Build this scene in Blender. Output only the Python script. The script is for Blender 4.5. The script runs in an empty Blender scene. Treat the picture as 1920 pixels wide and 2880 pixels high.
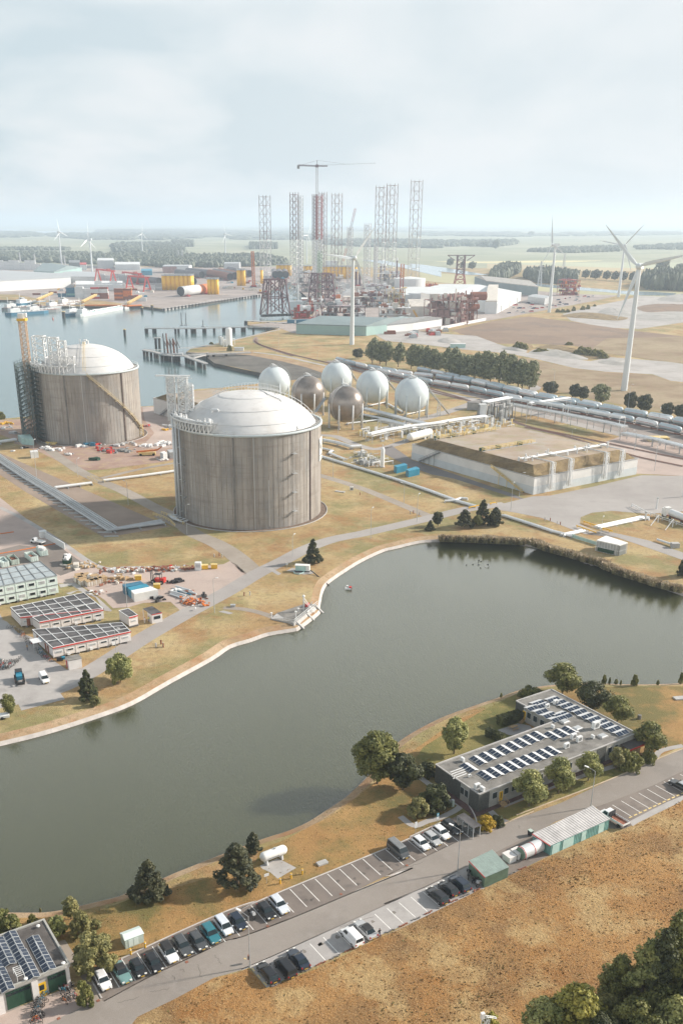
import bpy,math,random
from mathutils import Vector,Matrix
from mathutils.geometry import tessellate_polygon,delaunay_2d_cdt
sin,cos,pi,rad=math.sin,math.cos,math.pi,math.radians
rnd=random.Random(11)
sc=bpy.context.scene
COL=sc.collection
PITCH,CAMH,FPX,PCX,PCY=rad(23.52),102.0,2696.0,876.4,1798.0
cam=bpy.data.cameras.new('camera');cam_o=bpy.data.objects.new('camera',cam);COL.objects.link(cam_o)
cam_o.location=(0,0,CAMH);cam_o.rotation_euler=(pi/2-PITCH,0,0)
cam.sensor_fit='VERTICAL';cam.sensor_height=36;cam.sensor_width=24
cam.lens=FPX/2880*36;cam.shift_x=(960-PCX)/2880;cam.shift_y=(PCY-1440)/2880
cam.clip_start=1;cam.clip_end=200000
sc.camera=cam_o
sc.render.resolution_x=682;sc.render.resolution_y=1024
SUN_AZ,SUN_EL=rad(15),rad(27)
sun=bpy.data.lights.new('sun','SUN');sun.energy=4.6;sun.angle=rad(2.6);sun.color=(1,.91,.80)
sun_o=bpy.data.objects.new('sun',sun);COL.objects.link(sun_o)
sun_o.rotation_euler=Vector((cos(SUN_AZ)*cos(SUN_EL),sin(SUN_AZ)*cos(SUN_EL),sin(SUN_EL))).to_track_quat('Z','Y').to_euler()
world=bpy.data.worlds.new('World');sc.world=world;world.use_nodes=True
wt=world.node_tree;N,L=wt.nodes,wt.links
bg=N['Background'];bg.inputs[1].default_value=1.0
sky=N.new('ShaderNodeTexSky');sky.sky_type='NISHITA';sky.sun_disc=False
sky.sun_elevation=SUN_EL;sky.sun_rotation=pi/2-SUN_AZ;sky.dust_density=2.5
def wnode(t,**k):
 n=N.new(t)
 for a,b in k.items():setattr(n,a,b)
 return n
scl=wnode('ShaderNodeVectorMath',operation='SCALE');scl.inputs['Scale'].default_value=.075
L.new(sky.outputs[0],scl.inputs[0])
tc=wnode('ShaderNodeTexCoord');sep=wnode('ShaderNodeSeparateXYZ');L.new(tc.outputs['Generated'],sep.inputs[0])
def wmath(op,a,b,cl=False):
 n=wnode('ShaderNodeMath',operation=op);n.use_clamp=cl
 for i,v in enumerate((a,b)):
  if v is None:continue
  if isinstance(v,(int,float)):n.inputs[i].default_value=v
  else:L.new(v,n.inputs[i])
 return n.outputs[0]
zz=wmath('MAXIMUM',sep.outputs[2],0.0);zd=wmath('ADD',zz,.34)
cmb=wnode('ShaderNodeCombineXYZ');L.new(wmath('DIVIDE',sep.outputs[0],zd),cmb.inputs[0]);L.new(wmath('DIVIDE',sep.outputs[1],zd),cmb.inputs[1])
cn=wnode('ShaderNodeTexNoise');cn.inputs['Scale'].default_value=2.3;cn.inputs['Detail'].default_value=6;cn.inputs['Roughness'].default_value=.5;cn.inputs['Distortion'].default_value=.35
L.new(cmb.outputs[0],cn.inputs['Vector'])
cr=wnode('ShaderNodeValToRGB');e=cr.color_ramp.elements
e[0].position=.39;e[0].color=(.385,.465,.505,1);e[1].position=.60;e[1].color=(.56,.585,.60,1)
m1=cr.color_ramp.elements.new(.5);m1.color=(.48,.535,.56,1)
L.new(cn.outputs[0],cr.inputs[0])
mx=wnode('ShaderNodeMixRGB');L.new(scl.outputs[0],mx.inputs[1]);L.new(cr.outputs[0],mx.inputs[2])
mx.inputs[0].default_value=.93
side=wmath('MULTIPLY',wmath('ADD',sep.outputs[0],.42,True),.95,True)
mx2=wnode('ShaderNodeMixRGB');L.new(side,mx2.inputs[0]);L.new(mx.outputs[0],mx2.inputs[1]);mx2.inputs[2].default_value=(.545,.57,.585,1)
mr_=wnode('ShaderNodeMapRange');mr_.inputs[1].default_value=.36;mr_.inputs[2].default_value=.66;L.new(sep.outputs[2],mr_.inputs[0])
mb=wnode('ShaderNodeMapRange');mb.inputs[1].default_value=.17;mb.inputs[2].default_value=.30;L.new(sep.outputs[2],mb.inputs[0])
mx4=wnode('ShaderNodeMixRGB');L.new(mb.outputs[0],mx4.inputs[0]);L.new(mx2.outputs[0],mx4.inputs[1]);mx4.inputs[2].default_value=(.86,.88,.87,1)  # bright band added in the unseen sky so the far lake reflects paler
mx3=wnode('ShaderNodeMixRGB');L.new(mr_.outputs[0],mx3.inputs[0]);L.new(mx4.outputs[0],mx3.inputs[1]);mx3.inputs[2].default_value=(.20,.235,.27,1)  # unseen upper sky darkened to deepen near-water reflections and shadows
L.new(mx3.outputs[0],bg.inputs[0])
vs=sc.view_settings;vs.view_transform='Standard';vs.look='None';vs.exposure=0.65;vs.gamma=1
cy=sc.cycles
cy.use_denoising=True;cy.max_bounces=5;cy.diffuse_bounces=2;cy.glossy_bounces=2;cy.transmission_bounces=2;cy.volume_bounces=1;cy.transparent_max_bounces=6
cy.use_adaptive_sampling=True;cy.adaptive_threshold=.02;cy.caustics_reflective=False;cy.caustics_refractive=False
_S,_C=sin(PITCH),cos(PITCH)
def G(u,v,z=0.0):
 x,y=(u-PCX)/FPX,(v-PCY)/FPX
 t=(CAMH-z)/(_S+y*_C)
 return (x*t,(_C-y*_S)*t)
SHEETS=dict(O=(0,0,1920),A1=(0,600,480),A2=(440,600,480),A3=(700,440,540),A4=(1180,600,740),A5=(0,860,480),A6=(400,860,560),
B1=(700,860,600),B2=(1200,860,720),B3=(440,1040,520),B4=(880,1160,560),B5=(1360,1160,560),B6=(0,1240,520),
C1=(0,1460,480),C2=(0,1740,480),C3=(400,1460,560),C4=(900,1360,560),C5=(1160,1840,760),C6=(960,2000,540),
D1=(1080,2200,680),D2=(1560,2140,360),D3=(680,2300,480),D4=(240,2380,480),D5=(0,2500,400),D6=(1200,2440,720),
E2=(1500,600,420),E3=(1180,1120,340),E4=(700,680,260),E5=(940,760,260))
def P(k,x,y,z=0.0):
 a,b,w=SHEETS[k];s=1568/w
 return G(a+x/s,b+y/s,z)
def PP(k,s,z=0.0):
 "a string of x,y pairs on one survey sheet -> world points"
 return [P(k,*map(float,q.split(',')),z) for q in s.split()]
def HT(k,x,y,X,Y):
 "height at ground point X, Y seen at row y"
 a,b,w=SHEETS[k];v=b+y*w/1568
 t=(v-PCY)/FPX
 return CAMH-Y*(_S+t*_C)/(_C-t*_S)
MATS={}
def M(name,c=None,r=.75,m=0.0,v=.12,s=.6,c2=None,bump=0.0,bs=None,zs=1.0,det=3,emit=None,coat=0):
 if c is None:return MATS[name]
 if name in MATS:return MATS[name]
 mt=bpy.data.materials.new(name);mt.use_nodes=True;t=mt.node_tree;n,l=t.nodes,t.links
 b=n['Principled BSDF'];b.inputs['Roughness'].default_value=r;b.inputs['Metallic'].default_value=m
 if coat:b.inputs['Coat Weight'].default_value=coat
 g=n.new('ShaderNodeNewGeometry');mp=n.new('ShaderNodeMapping');mp.inputs['Scale'].default_value=(1,1,zs)
 l.new(g.outputs['Position'],mp.inputs[0])
 no=n.new('ShaderNodeTexNoise');no.inputs['Scale'].default_value=s;no.inputs['Detail'].default_value=det;no.inputs['Roughness'].default_value=.6
 l.new(mp.outputs[0],no.inputs['Vector'])
 ra=n.new('ShaderNodeValToRGB');a,z=ra.color_ramp.elements
 a.position=.32;z.position=.68
 if c2 is None:lo,hi=[x*(1-v) for x in c],[min(1,x*(1+v)) for x in c]
 else:lo,hi=c,c2
 a.color=(*lo,1);z.color=(*hi,1)
 l.new(no.outputs[0],ra.inputs[0]);l.new(ra.outputs[0],b.inputs['Base Color'])
 if bump:
  no2=n.new('ShaderNodeTexNoise');no2.inputs['Scale'].default_value=bs or s*6;no2.inputs['Detail'].default_value=4
  l.new(g.outputs['Position'],no2.inputs['Vector'])
  bp=n.new('ShaderNodeBump');bp.inputs['Strength'].default_value=bump;bp.inputs['Distance'].default_value=.12
  l.new(no2.outputs[0],bp.inputs['Height']);l.new(bp.outputs[0],b.inputs['Normal'])
 MATS[name]=mt
 return mt
def layered(name,layers,r=.95,bump=.5,bs=3.0,bd=.15,zs=1):
 "base colour built from several noises: (scale, detail, lo, hi, colour or (colour lo, colour hi), opacity)"
 mt=bpy.data.materials.new(name);mt.use_nodes=True;t=mt.node_tree;n,l=t.nodes,t.links
 b=n['Principled BSDF'];b.inputs['Roughness'].default_value=r
 g=n.new('ShaderNodeNewGeometry');mp=n.new('ShaderNodeMapping');mp.inputs['Scale'].default_value=(1,1,zs);l.new(g.outputs['Position'],mp.inputs[0])
 prev=None
 for k,(s,d,lo,hi,c,op,*mz) in enumerate(layers):
  no=n.new('ShaderNodeTexNoise');no.inputs['Scale'].default_value=s;no.inputs['Detail'].default_value=d;no.inputs['Roughness'].default_value=.62
  ad=n.new('ShaderNodeVectorMath');ad.operation='ADD';ad.inputs[1].default_value=(k*37.3,k*11.1,k*5.7);m2=mp
  if mz:m2=n.new('ShaderNodeMapping');m2.inputs['Scale'].default_value=mz[0];l.new(g.outputs['Position'],m2.inputs[0])
  l.new(m2.outputs[0],ad.inputs[0]);l.new(ad.outputs[0],no.inputs['Vector'])
  ra=n.new('ShaderNodeValToRGB');a,z=ra.color_ramp.elements;a.position=lo;z.position=hi
  if prev is None:
   a.color=(*c[0],1);z.color=(*c[1],1);l.new(no.outputs[0],ra.inputs[0]);prev=ra.outputs[0]
  else:
   a.color=(0,0,0,1);z.color=(op,op,op,1);l.new(no.outputs[0],ra.inputs[0])
   mi=n.new('ShaderNodeMixRGB');l.new(ra.outputs[0],mi.inputs[0]);l.new(prev,mi.inputs[1]);mi.inputs[2].default_value=(*c,1);prev=mi.outputs[0]
 l.new(prev,b.inputs['Base Color'])
 if bump:
  no2=n.new('ShaderNodeTexNoise');no2.inputs['Scale'].default_value=bs;no2.inputs['Detail'].default_value=5;no2.inputs['Roughness'].default_value=.7
  l.new(g.outputs['Position'],no2.inputs['Vector'])
  bp=n.new('ShaderNodeBump');bp.inputs['Strength'].default_value=bump;bp.inputs['Distance'].default_value=bd
  l.new(no2.outputs[0],bp.inputs['Height']);l.new(bp.outputs[0],b.inputs['Normal'])
 MATS[name]=mt
 return mt
class MB:
 def __init__(s):s.v=[];s.f=[];s.m=[]
 def _a(s,vs,fs,mi=0):
  o=len(s.v);s.v+=[tuple(v) for v in vs];s.f+=[tuple(i+o for i in f) for f in fs];s.m+=[mi]*len(fs);return s
 def box(s,c,d,rz=0,mi=0,tp=1.0,ry=0,rx=0):
  "centre, size, turn about z; tp scales the top"
  hx,hy,hz=d[0]/2,d[1]/2,d[2]/2
  vs=[(-hx,-hy,-hz),(hx,-hy,-hz),(hx,hy,-hz),(-hx,hy,-hz),(-hx*tp,-hy*tp,hz),(hx*tp,-hy*tp,hz),(hx*tp,hy*tp,hz),(-hx*tp,hy*tp,hz)]
  if rx or ry:
   R_=Matrix.Rotation(rz,3,'Z') @ Matrix.Rotation(ry,3,'Y') @ Matrix.Rotation(rx,3,'X')
   vs=[R_ @ Vector(v) for v in vs]
  else:
   a,b=cos(rz),sin(rz);vs=[(x*a-y*b,x*b+y*a,z) for x,y,z in vs]
  vs=[(x+c[0],y+c[1],z+c[2]) for x,y,z in vs]
  return s._a(vs,[(0,3,2,1),(4,5,6,7),(0,1,5,4),(1,2,6,5),(2,3,7,6),(3,0,4,7)],mi)
 def cyl(s,p,q,r,r2=None,n=8,mi=0,caps=True):
  p,q=Vector(p),Vector(q);r2=r if r2 is None else r2
  d=q-p
  if d.length<1e-6:return s
  z=d.normalized();x=z.orthogonal().normalized();y=z.cross(x)
  vs=[]
  for c,rr in ((p,r),(q,r2)):
   for i in range(n):
    t=2*pi*i/n;vs.append(c+x*cos(t)*rr+y*sin(t)*rr)
  fs=[(i,(i+1) % n,(i+1) % n+n,i+n) for i in range(n)]
  if caps:fs+=[tuple(range(n-1,-1,-1)),tuple(range(n,2*n))]
  return s._a(vs,fs,mi)
 def bar(s,p,q,w,mi=0):return s.cyl(p,q,w*.7071,n=4,mi=mi,caps=False)
 def tube(s,pts,r,n=8,mi=0):
  for a,b in zip(pts[:-1],pts[1:]):s.cyl(a,b,r,n=n,mi=mi)
  return s
 def lathe(s,prof,c=(0,0,0),n=24,mi=0,a0=0,a1=2*pi):
  "profile of (r, z) about the z axis"
  full=abs(a1-a0-2*pi)<1e-6;k=n if full else n+1;vs=[]
  for r,z in prof:
   for i in range(k):
    t=a0+(a1-a0)*i/n;vs.append((c[0]+r*cos(t),c[1]+r*sin(t),c[2]+z))
  fs=[]
  for j in range(len(prof)-1):
   for i in range(n):
    i2=(i+1) % k if full else i+1
    fs.append((j*k+i,j*k+i2,(j+1)*k+i2,(j+1)*k+i))
  return s._a(vs,fs,mi)
 def ball(s,c,r,n=12,mi=0,sz=1.0,sy=1.0):
  pr=[(r*sin(pi*j/(n//2)),-r*sz*cos(pi*j/(n//2))) for j in range(n//2+1)]
  pr[0]=(r*.01,pr[0][1]);pr[-1]=(r*.01,pr[-1][1])
  o=len(s.v);s.lathe(pr,c,n,mi)
  if sy !=1:s.v[o:]=[(x,c[1]+(y-c[1])*sy,z) for x,y,z in s.v[o:]]
  return s
 def prism(s,poly,z0,z1,mi=0,top=None,cap=True,mt=None):
  "upright prism on a plan outline; top outline may differ"
  n=len(poly);top=top or poly
  a=sum(poly[i][0]*poly[(i+1) % n][1]-poly[(i+1) % n][0]*poly[i][1] for i in range(n))
  if a<0:poly=poly[::-1];top=top[::-1]
  vs=[(x,y,z0) for x,y in poly]+[(x,y,z1) for x,y in top]
  s._a(vs,[(i,(i+1) % n,(i+1) % n+n,i+n) for i in range(n)],mi)
  if cap:
   tri=tessellate_polygon([[Vector((x,y,0)) for x,y in top]])
   s._a([(x,y,z1) for x,y in top],[up(t,top) for t in tri],mi if mt is None else mt)
  return s
 def quad(s,a,b,c,d,mi=0):return s._a([a,b,c,d],[(0,1,2,3)],mi)
 def build(s,name,mats,parent=None,smooth=False,loc=None,rz=0):
  me=bpy.data.meshes.new(name);me.from_pydata(s.v,[],s.f)
  if not isinstance(mats,(list,tuple)):mats=[mats]
  for m in mats:me.materials.append(m)
  if len(mats)>1:me.polygons.foreach_set('material_index',s.m)
  if smooth:me.polygons.foreach_set('use_smooth',[True]*len(s.f))
  me.update()
  o=bpy.data.objects.new(name,me);COL.objects.link(o)
  if parent:o.parent=parent
  if loc:o.location=loc
  if rz:o.rotation_euler.z=rz
  return o
def up(t,poly):
 a,b,c=(poly[i] for i in t)
 return t if (b[0]-a[0])*(c[1]-a[1])-(b[1]-a[1])*(c[0]-a[0])>0 else (t[0],t[2],t[1])
def thing(name,label,cat,loc=(0,0,0),rz=0,group=None):
 o=bpy.data.objects.new(name,None);COL.objects.link(o);o.location=(*loc,0) if len(loc)==2 else loc
 o.rotation_euler.z=rz;return tag(o,label,cat,group)
def tag(o,label,cat,group=None):
 o['label']=label;o['category']=cat
 if group:o['group']=group
 return o
def stuff(o,label,cat):tag(o,label,cat);o['kind']='stuff';return o
def struct(o):o['kind']='structure';return o
def dup(root,loc,rz=0,label=None,group=None,sc_=None):
 r=root.copy();COL.objects.link(r);r.location=(*loc,0) if len(loc)==2 else loc;r.rotation_euler.z=rz
 if sc_:r.scale=(sc_,)*3 if isinstance(sc_,(int,float)) else sc_
 if label:r['label']=label
 if group:r['group']=group
 def kids(src,dst):
  for ch in list(src.children):
   c=ch.copy();COL.objects.link(c);c.parent=dst;kids(ch,c)
 kids(root,r)
 return r
ORD='first second third fourth fifth sixth seventh eighth ninth tenth eleventh twelfth thirteenth fourteenth fifteenth sixteenth seventeenth eighteenth nineteenth twentieth'.split()
def nth(i):
 if i<20:return ORD[i]
 t,u=divmod(i+1,10);w={2:'twent',3:'thirt',4:'fort',5:'fift',6:'sixt',7:'sevent',8:'eight',9:'ninet'}[t]
 return w+'ieth' if u==0 else w+'y-'+ORD[u-1]
def lerp(a,b,t):return tuple(x+(y-x)*t for x,y in zip(a,b))
def ang(a,b):return math.atan2(b[1]-a[1],b[0]-a[0])
def dist(a,b):return math.hypot(b[0]-a[0],b[1]-a[1])
def smoothline(pts,step=None,closed=False,k=6):
 out=[];n=len(pts)
 rng=range(n if closed else n-1)
 for i in rng:
  p0=pts[(i-1) % n] if closed or i>0 else pts[0];p1=pts[i];p2=pts[(i+1) % n];p3=pts[(i+2) % n] if closed or i+2<n else pts[-1]
  for j in range(k):
   t=j/k;t2,t3=t*t,t*t*t
   out.append(tuple(.5*((2*p1[q])+(-p0[q]+p2[q])*t+(2*p0[q]-5*p1[q]+4*p2[q]-p3[q])*t2+(-p0[q]+3*p1[q]-3*p2[q]+p3[q])*t3) for q in (0,1)))
 if not closed:out.append(tuple(pts[-1][:2]))
 return out
def offset(pts,d,closed=False):
 out=[];n=len(pts)
 for i in range(n):
  a=pts[i-1] if i>0 or closed else pts[i];b=pts[(i+1) % n] if i+1<n or closed else pts[i]
  t=Vector((b[0]-a[0],b[1]-a[1])).normalized();out.append((pts[i][0]-t.y*d,pts[i][1]+t.x*d))
 return out
def lz(p,layer):return layer*max(.004,math.hypot(*p[:2])*2.2e-5)
def sheet(name,poly,mat,layer=1,smooth=0):
 if smooth:poly=smoothline(poly,closed=True,k=smooth)
 tri=tessellate_polygon([[Vector((x,y,0)) for x,y in poly]])
 b=MB();b._a([(x,y,lz((x,y),layer)) for x,y in poly],[up(t,poly) for t in tri])
 return struct(b.build(name,mat))
def ribbon(name,line,w,mat,layer=1,k=6,z=None):
 c=smoothline(line,k=k) if k>1 else line
 hw=w if callable(w) else (lambda t:w/2)
 n=len(c);l,r=[],[]
 for i in range(n):
  o=offset(c[max(0,i-1):i+2],1)[1 if i>0 else 0];d=(o[0]-c[i][0],o[1]-c[i][1]);h=hw(i/(n-1))
  l.append((c[i][0]+d[0]*h,c[i][1]+d[1]*h));r.append((c[i][0]-d[0]*h,c[i][1]-d[1]*h))
 b=MB();f=(lambda p:z) if z is not None else (lambda p:lz(p,layer))
 b._a([(x,y,f((x,y))) for x,y in r+l],[(i,i+1,n+i+1,n+i) for i in range(n-1)])
 return struct(b.build(name,mat))
# materials of the setting
GOLD=layered('dry_golden_grass',[(.035,4,.35,.65,((.37,.23,.095),(.48,.375,.19)),1),(.035,5,.46,.58,(.215,.205,.075),.85),(.085,5,.50,.64,(.34,.175,.07),.75),(.22,5,.50,.72,(.45,.36,.22),.5),(.8,6,.48,.74,(.15,.11,.055),.6),(3.5,4,.50,.8,(.50,.38,.22),.4)],bump=.9,bs=3,bd=.3)
ORNG=layered('burnt_orange_grass',[(.045,5,.36,.64,((.31,.14,.036),(.43,.235,.082)),1),(.05,5,.48,.62,(.19,.11,.045),.85),(.11,5,.50,.62,(.50,.36,.17),.8),(.45,5,.50,.70,(.27,.155,.06),.6),(1.5,7,.46,.72,(.15,.08,.03),.6),(4.5,5,.50,.70,(.54,.37,.18),.6)],bump=.9,bs=2.6,bd=.5)
ISLE=layered('patchy_lawn',[(.05,5,.38,.60,((.29,.15,.05),(.40,.24,.09)),1),(.06,5,.45,.58,(.125,.125,.038),.85),(.35,4,.52,.7,(.42,.24,.08),.5),(1.8,5,.50,.78,(.12,.09,.03),.6),(6,3,.54,.78,(.50,.36,.15),.45)],bump=.8,bs=3.5,bd=.25)
GREEN=layered('short_green_lawn',[(.08,4,.38,.62,((.12,.125,.032),(.23,.19,.062)),1),(.6,4,.5,.7,(.34,.24,.08),.5),(2.5,4,.5,.8,(.10,.10,.03),.5)],bump=.8,bs=3.5,bd=.2)
BANKG=layered('bank_grass',[(.06,4,.38,.62,((.34,.22,.12),(.46,.33,.21)),1),(.15,4,.5,.68,(.33,.15,.06),.7),(.8,5,.5,.72,(.17,.14,.06),.6),(.35,5,.5,.68,(.36,.28,.18),.6),(4,3,.5,.75,(.20,.15,.08),.5)],bump=.9,bs=3,bd=.25)
ASPH=layered('worn_asphalt',[(.03,4,.35,.65,((.235,.205,.18),(.28,.25,.225)),1),(.12,5,.5,.66,(.19,.17,.155),.5),(.5,6,.52,.7,(.32,.29,.265),.4),(7,2,.45,.8,(.36,.33,.30),.45)],r=.9,bump=.15,bs=9,bd=.03)
BRICK=layered('brown_paving',[(.09,4,.35,.65,((.16,.135,.12),(.23,.195,.17)),1),(.3,5,.5,.68,(.11,.09,.08),.55),(8,2,.45,.8,(.27,.235,.21),.35)],r=.9,bump=.2,bs=9,bd=.03)
CONC=layered('pale_concrete_paving',[(.05,4,.35,.65,((.33,.31,.30),(.42,.40,.385)),1),(.15,5,.5,.66,(.25,.235,.225),.55),(.6,5,.5,.7,(.46,.44,.42),.4),(4,2,.45,.8,(.46,.44,.42),.3)],r=.9,bump=.1,bs=6,bd=.03)
PLNT=layered('plant_road',[(.03,4,.35,.65,((.31,.285,.27),(.39,.365,.35)),1),(.2,4,.5,.75,(.27,.25,.235),.5),(3,2,.45,.8,(.43,.41,.39),.3)],r=.9,bump=.1,bs=6,bd=.03)
PATHM=layered('plant_path',[(.05,4,.35,.65,((.28,.24,.20),(.36,.315,.27)),1),(.5,4,.5,.75,(.24,.20,.16),.5)],r=.9,bump=.1,bs=6,bd=.03)
YARD=layered('pinkish_dirt',[(.04,4,.35,.65,((.40,.315,.275),(.48,.39,.345)),1),(.12,4,.5,.72,(.33,.27,.24),.6),(1.2,4,.5,.8,(.52,.45,.41),.4)],bump=.4,bs=3)
DIRT=layered('brown_dirt',[(.06,4,.35,.65,((.30,.185,.145),(.40,.29,.24)),1),(.2,4,.5,.68,(.44,.34,.20),.7),(1.2,4,.5,.8,(.24,.16,.13),.5)],bump=.5,bs=2)
NORTH=layered('port_yard',[(.012,4,.35,.65,((.30,.25,.225),(.40,.345,.32)),1),(.05,5,.48,.66,(.22,.18,.165),.7),(.2,4,.5,.7,(.46,.42,.39),.5)],bump=.2,bs=1)
SAND=layered('grey_sand',[(.02,4,.35,.65,((.34,.32,.305),(.44,.415,.395)),1),(.06,5,.48,.68,(.27,.245,.22),.6),(.2,4,.5,.7,(.50,.48,.46),.4)],bump=.3,bs=.7)
BROWN=layered('ploughed_brown_field',[(.01,3,.35,.65,((.20,.135,.095),(.28,.195,.135)),1),(.03,3,.55,.6,(.16,.12,.10),.5),(.12,5,.5,.7,(.30,.22,.15),.5),(.5,4,.5,.75,(.15,.10,.065),.4)],bump=.4,bs=.6)
TANF=layered('tan_rough_field',[(.012,4,.35,.65,((.27,.195,.12),(.34,.265,.17)),1),(.03,5,.48,.64,(.20,.13,.075),.75),(.12,5,.5,.7,(.22,.19,.09),.6),(.5,4,.5,.75,(.17,.125,.07),.45)],bump=.5,bs=.8)
FARG=layered('far_farmland',[(.0012,3,.38,.62,((.27,.29,.19),(.36,.36,.25)),1),(.004,3,.5,.62,(.20,.24,.15),.6)],bump=0)
BALL=layered('dark_track_ballast',[(.05,4,.35,.65,((.23,.195,.175),(.32,.275,.25)),1),(1.5,4,.5,.75,(.17,.145,.13),.5)],bump=.5,bs=4)
ROCK=layered('dark_stone_bank',[(.05,4,.35,.65,((.085,.08,.07),(.17,.155,.135)),1),(.5,4,.5,.72,(.06,.06,.055),.6),(2,3,.5,.75,(.26,.24,.22),.4)],bump=1,bs=1.2,bd=.4)
M('white_paint',(.78,.78,.76),r=.5,v=.05);M('line_paint',(.80,.79,.76),r=.8,v=.12,s=1.5)
M('kerb',(.50,.40,.29),r=.9,v=.15,s=.8);M('kerb_grey',(.50,.47,.45),r=.9,v=.15,s=.8)
M('revetment',(.50,.46,.43),r=.9,v=.14,s=.5,bump=.4,bs=3)
def watermat(name,col,scale,strength,zr=(1,1)):
 mt=bpy.data.materials.new(name);mt.use_nodes=True;t=mt.node_tree;n,l=t.nodes,t.links
 b=n['Principled BSDF'];b.inputs['Base Color'].default_value=(*col,1);b.inputs['Roughness'].default_value=.10 if scale>.6 else .15;b.inputs['IOR'].default_value=1.85 if scale>.6 else 1.45
 if scale>.6:b.subsurface_method='BURLEY';b.inputs['Subsurface Weight'].default_value=1;b.inputs['Subsurface Radius'].default_value=(1,1,1);b.inputs['Subsurface Scale'].default_value=7
 g=n.new('ShaderNodeNewGeometry');mp=n.new('ShaderNodeMapping');mp.inputs['Rotation'].default_value=(0,0,rad(35));mp.inputs['Scale'].default_value=(zr[0],zr[1],1)
 l.new(g.outputs['Position'],mp.inputs[0])
 a=n.new('ShaderNodeTexNoise');a.inputs['Scale'].default_value=scale;a.inputs['Detail'].default_value=4;a.inputs['Roughness'].default_value=.55;a.inputs['Distortion'].default_value=.4
 l.new(mp.outputs[0],a.inputs['Vector'])
 a2=n.new('ShaderNodeTexNoise');a2.inputs['Scale'].default_value=scale*.014;a2.inputs['Detail'].default_value=3;l.new(mp.outputs[0],a2.inputs['Vector'])
 mr=n.new('ShaderNodeMapRange');mr.inputs[1].default_value=.35;mr.inputs[2].default_value=.65;mr.inputs[3].default_value=.3*strength;mr.inputs[4].default_value=1.4*strength;l.new(a2.outputs[0],mr.inputs[0])
 bp=n.new('ShaderNodeBump');bp.inputs['Distance'].default_value=.06 if scale>.6 else .12;l.new(mr.outputs[0],bp.inputs['Strength']);l.new(a.outputs[0],bp.inputs['Height']);l.new(bp.outputs[0],b.inputs['Normal'])
 return mt
LAKEM=watermat('lake_water',(.060,.065,.032),2.3,1.1,(1,.45));HARBM=watermat('harbour_water',(.10,.165,.17),.4,.7,(1,.5))
# outlines of the water
WL=-1.5
lake=(PP('D5','-260,275 0,265 300,264 500,262 700,235 1000,165 1300,90 1470,10',WL)+PP('D4','430,402 650,325 800,258 1000,178 1220,92',WL)
+PP('D3','165,207 400,132 560,62 660,2',WL)+PP('C6','0,722 60,668 130,605 200,530 300,395 450,256 620,152 800,62 960,2',WL)
+PP('C5','420,280 500,254 600,217 760,190 980,172 1180,181 1400,181 1568,172 1900,130',WL)
+PP('O','1720,1520 1750,1445',WL)+PP('B5','1568,1450 1250,1344 1100,1300 980,1245 730,1160 600,1128 440,1075 250,1045 0,1022',WL)
+PP('C4','1300,472 1100,466 930,462 780,472 600,515 500,540 330,620 200,700 70,792',WL)
+PP('C3','1465,520 1430,575 1415,640 1405,700 1408,745 1250,868 1190,889 1000,921 860,970 700,1020 560,1115',WL)
+PP('C2','1568,602 1220,800 850,937 400,1078 0,1177 -300,1262',WL)+PP('O','-90,1750 -330,1830 -420,2060',WL))
lk=[lake[0]]
for p in lake[1:]:
 if dist(p,lk[-1])>1.2:lk.append(p)
lake=smoothline(lk,closed=True,k=3)
def poly_area(p):return sum(p[i][0]*p[(i+1) % len(p)][1]-p[(i+1) % len(p)][0]*p[i][1] for i in range(len(p)))/2
if poly_area(lake)<0:lake=lake[::-1]
lake_edge=offset(lake,-.85,True);lake_rim=offset(lake,-3.0,True)
def inside(p,poly):
 x,y=p;c=False;n=len(poly)
 for i in range(n):
  (x1,y1),(x2,y2)=poly[i],poly[(i+1) % n]
  if (y1>y) !=(y2>y) and x<(x2-x1)*(y-y1)/(y2-y1)+x1:c=not c
 return c
HL=-2.5
harb=(PP('A1','-1500,760 -300,790 180,797 430,852 900,855 1300,853 1480,877')+PP('A2','60,877 960,746')
+PP('A3','330,1020 560,960 940,1010 1000,1100 560,1215 520,1290 330,1330')+PP('A6','1090,118 830,120 830,152 900,160 1070,181 720,268 560,302 380,340 345,368 500,398 570,452 930,528 985,570 900,615 600,648 440,655 250,690 95,787 0,793')
+PP('A5','1296,925 0,1040 -600,1095'))
if poly_area(harb)<0:harb=harb[::-1]
# the ground: one sheet with the basins cut out
xs=[-60000,-30000,-14000,-8000,-5000,-3200,-2200,-1600,-1250]+[-1000+50*i for i in range(41)]+[1250,1600,2200,3200,5000,8000,14000,30000,60000]
ys=[-400,-200,-100,-40]+[0+40*i for i in range(31)]+[1300,1400,1500,1650,1800,2000,2300,2700,3300,4200,5500,8000,12000,20000,40000,90000]
gv,ge=[],[]
def loop(poly):
 o=len(gv);gv.extend(Vector(p[:2]) for p in poly);ge.extend((o+i,o+(i+1) % len(poly)) for i in range(len(poly)))
loop(lake_rim);loop(harb)
bl=lake_rim+harb
for x in xs:
 for y in ys:
  gv.append(Vector((x+(.37 if abs(x)<1200 else 0),y+.21)))
res=delaunay_2d_cdt(gv,ge,[],0,1e-5)
V2,F2=res[0],res[2]
keep=[]
for f in F2:
 c=((V2[f[0]].x+V2[f[1]].x+V2[f[2]].x)/3,(V2[f[0]].y+V2[f[1]].y+V2[f[2]].y)/3)
 if abs(c[0])<1400 and c[1]<2200 and (inside(c,lake_rim) or inside(c,harb)):continue
 if c[1]<4000 and c[0]<-1000 and inside(c,harb):continue
 keep.append(f)
b=MB();b._a([(p.x,p.y,0) for p in V2],[up(f,V2) for f in keep]);struct(b.build('ground',GOLD))
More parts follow.
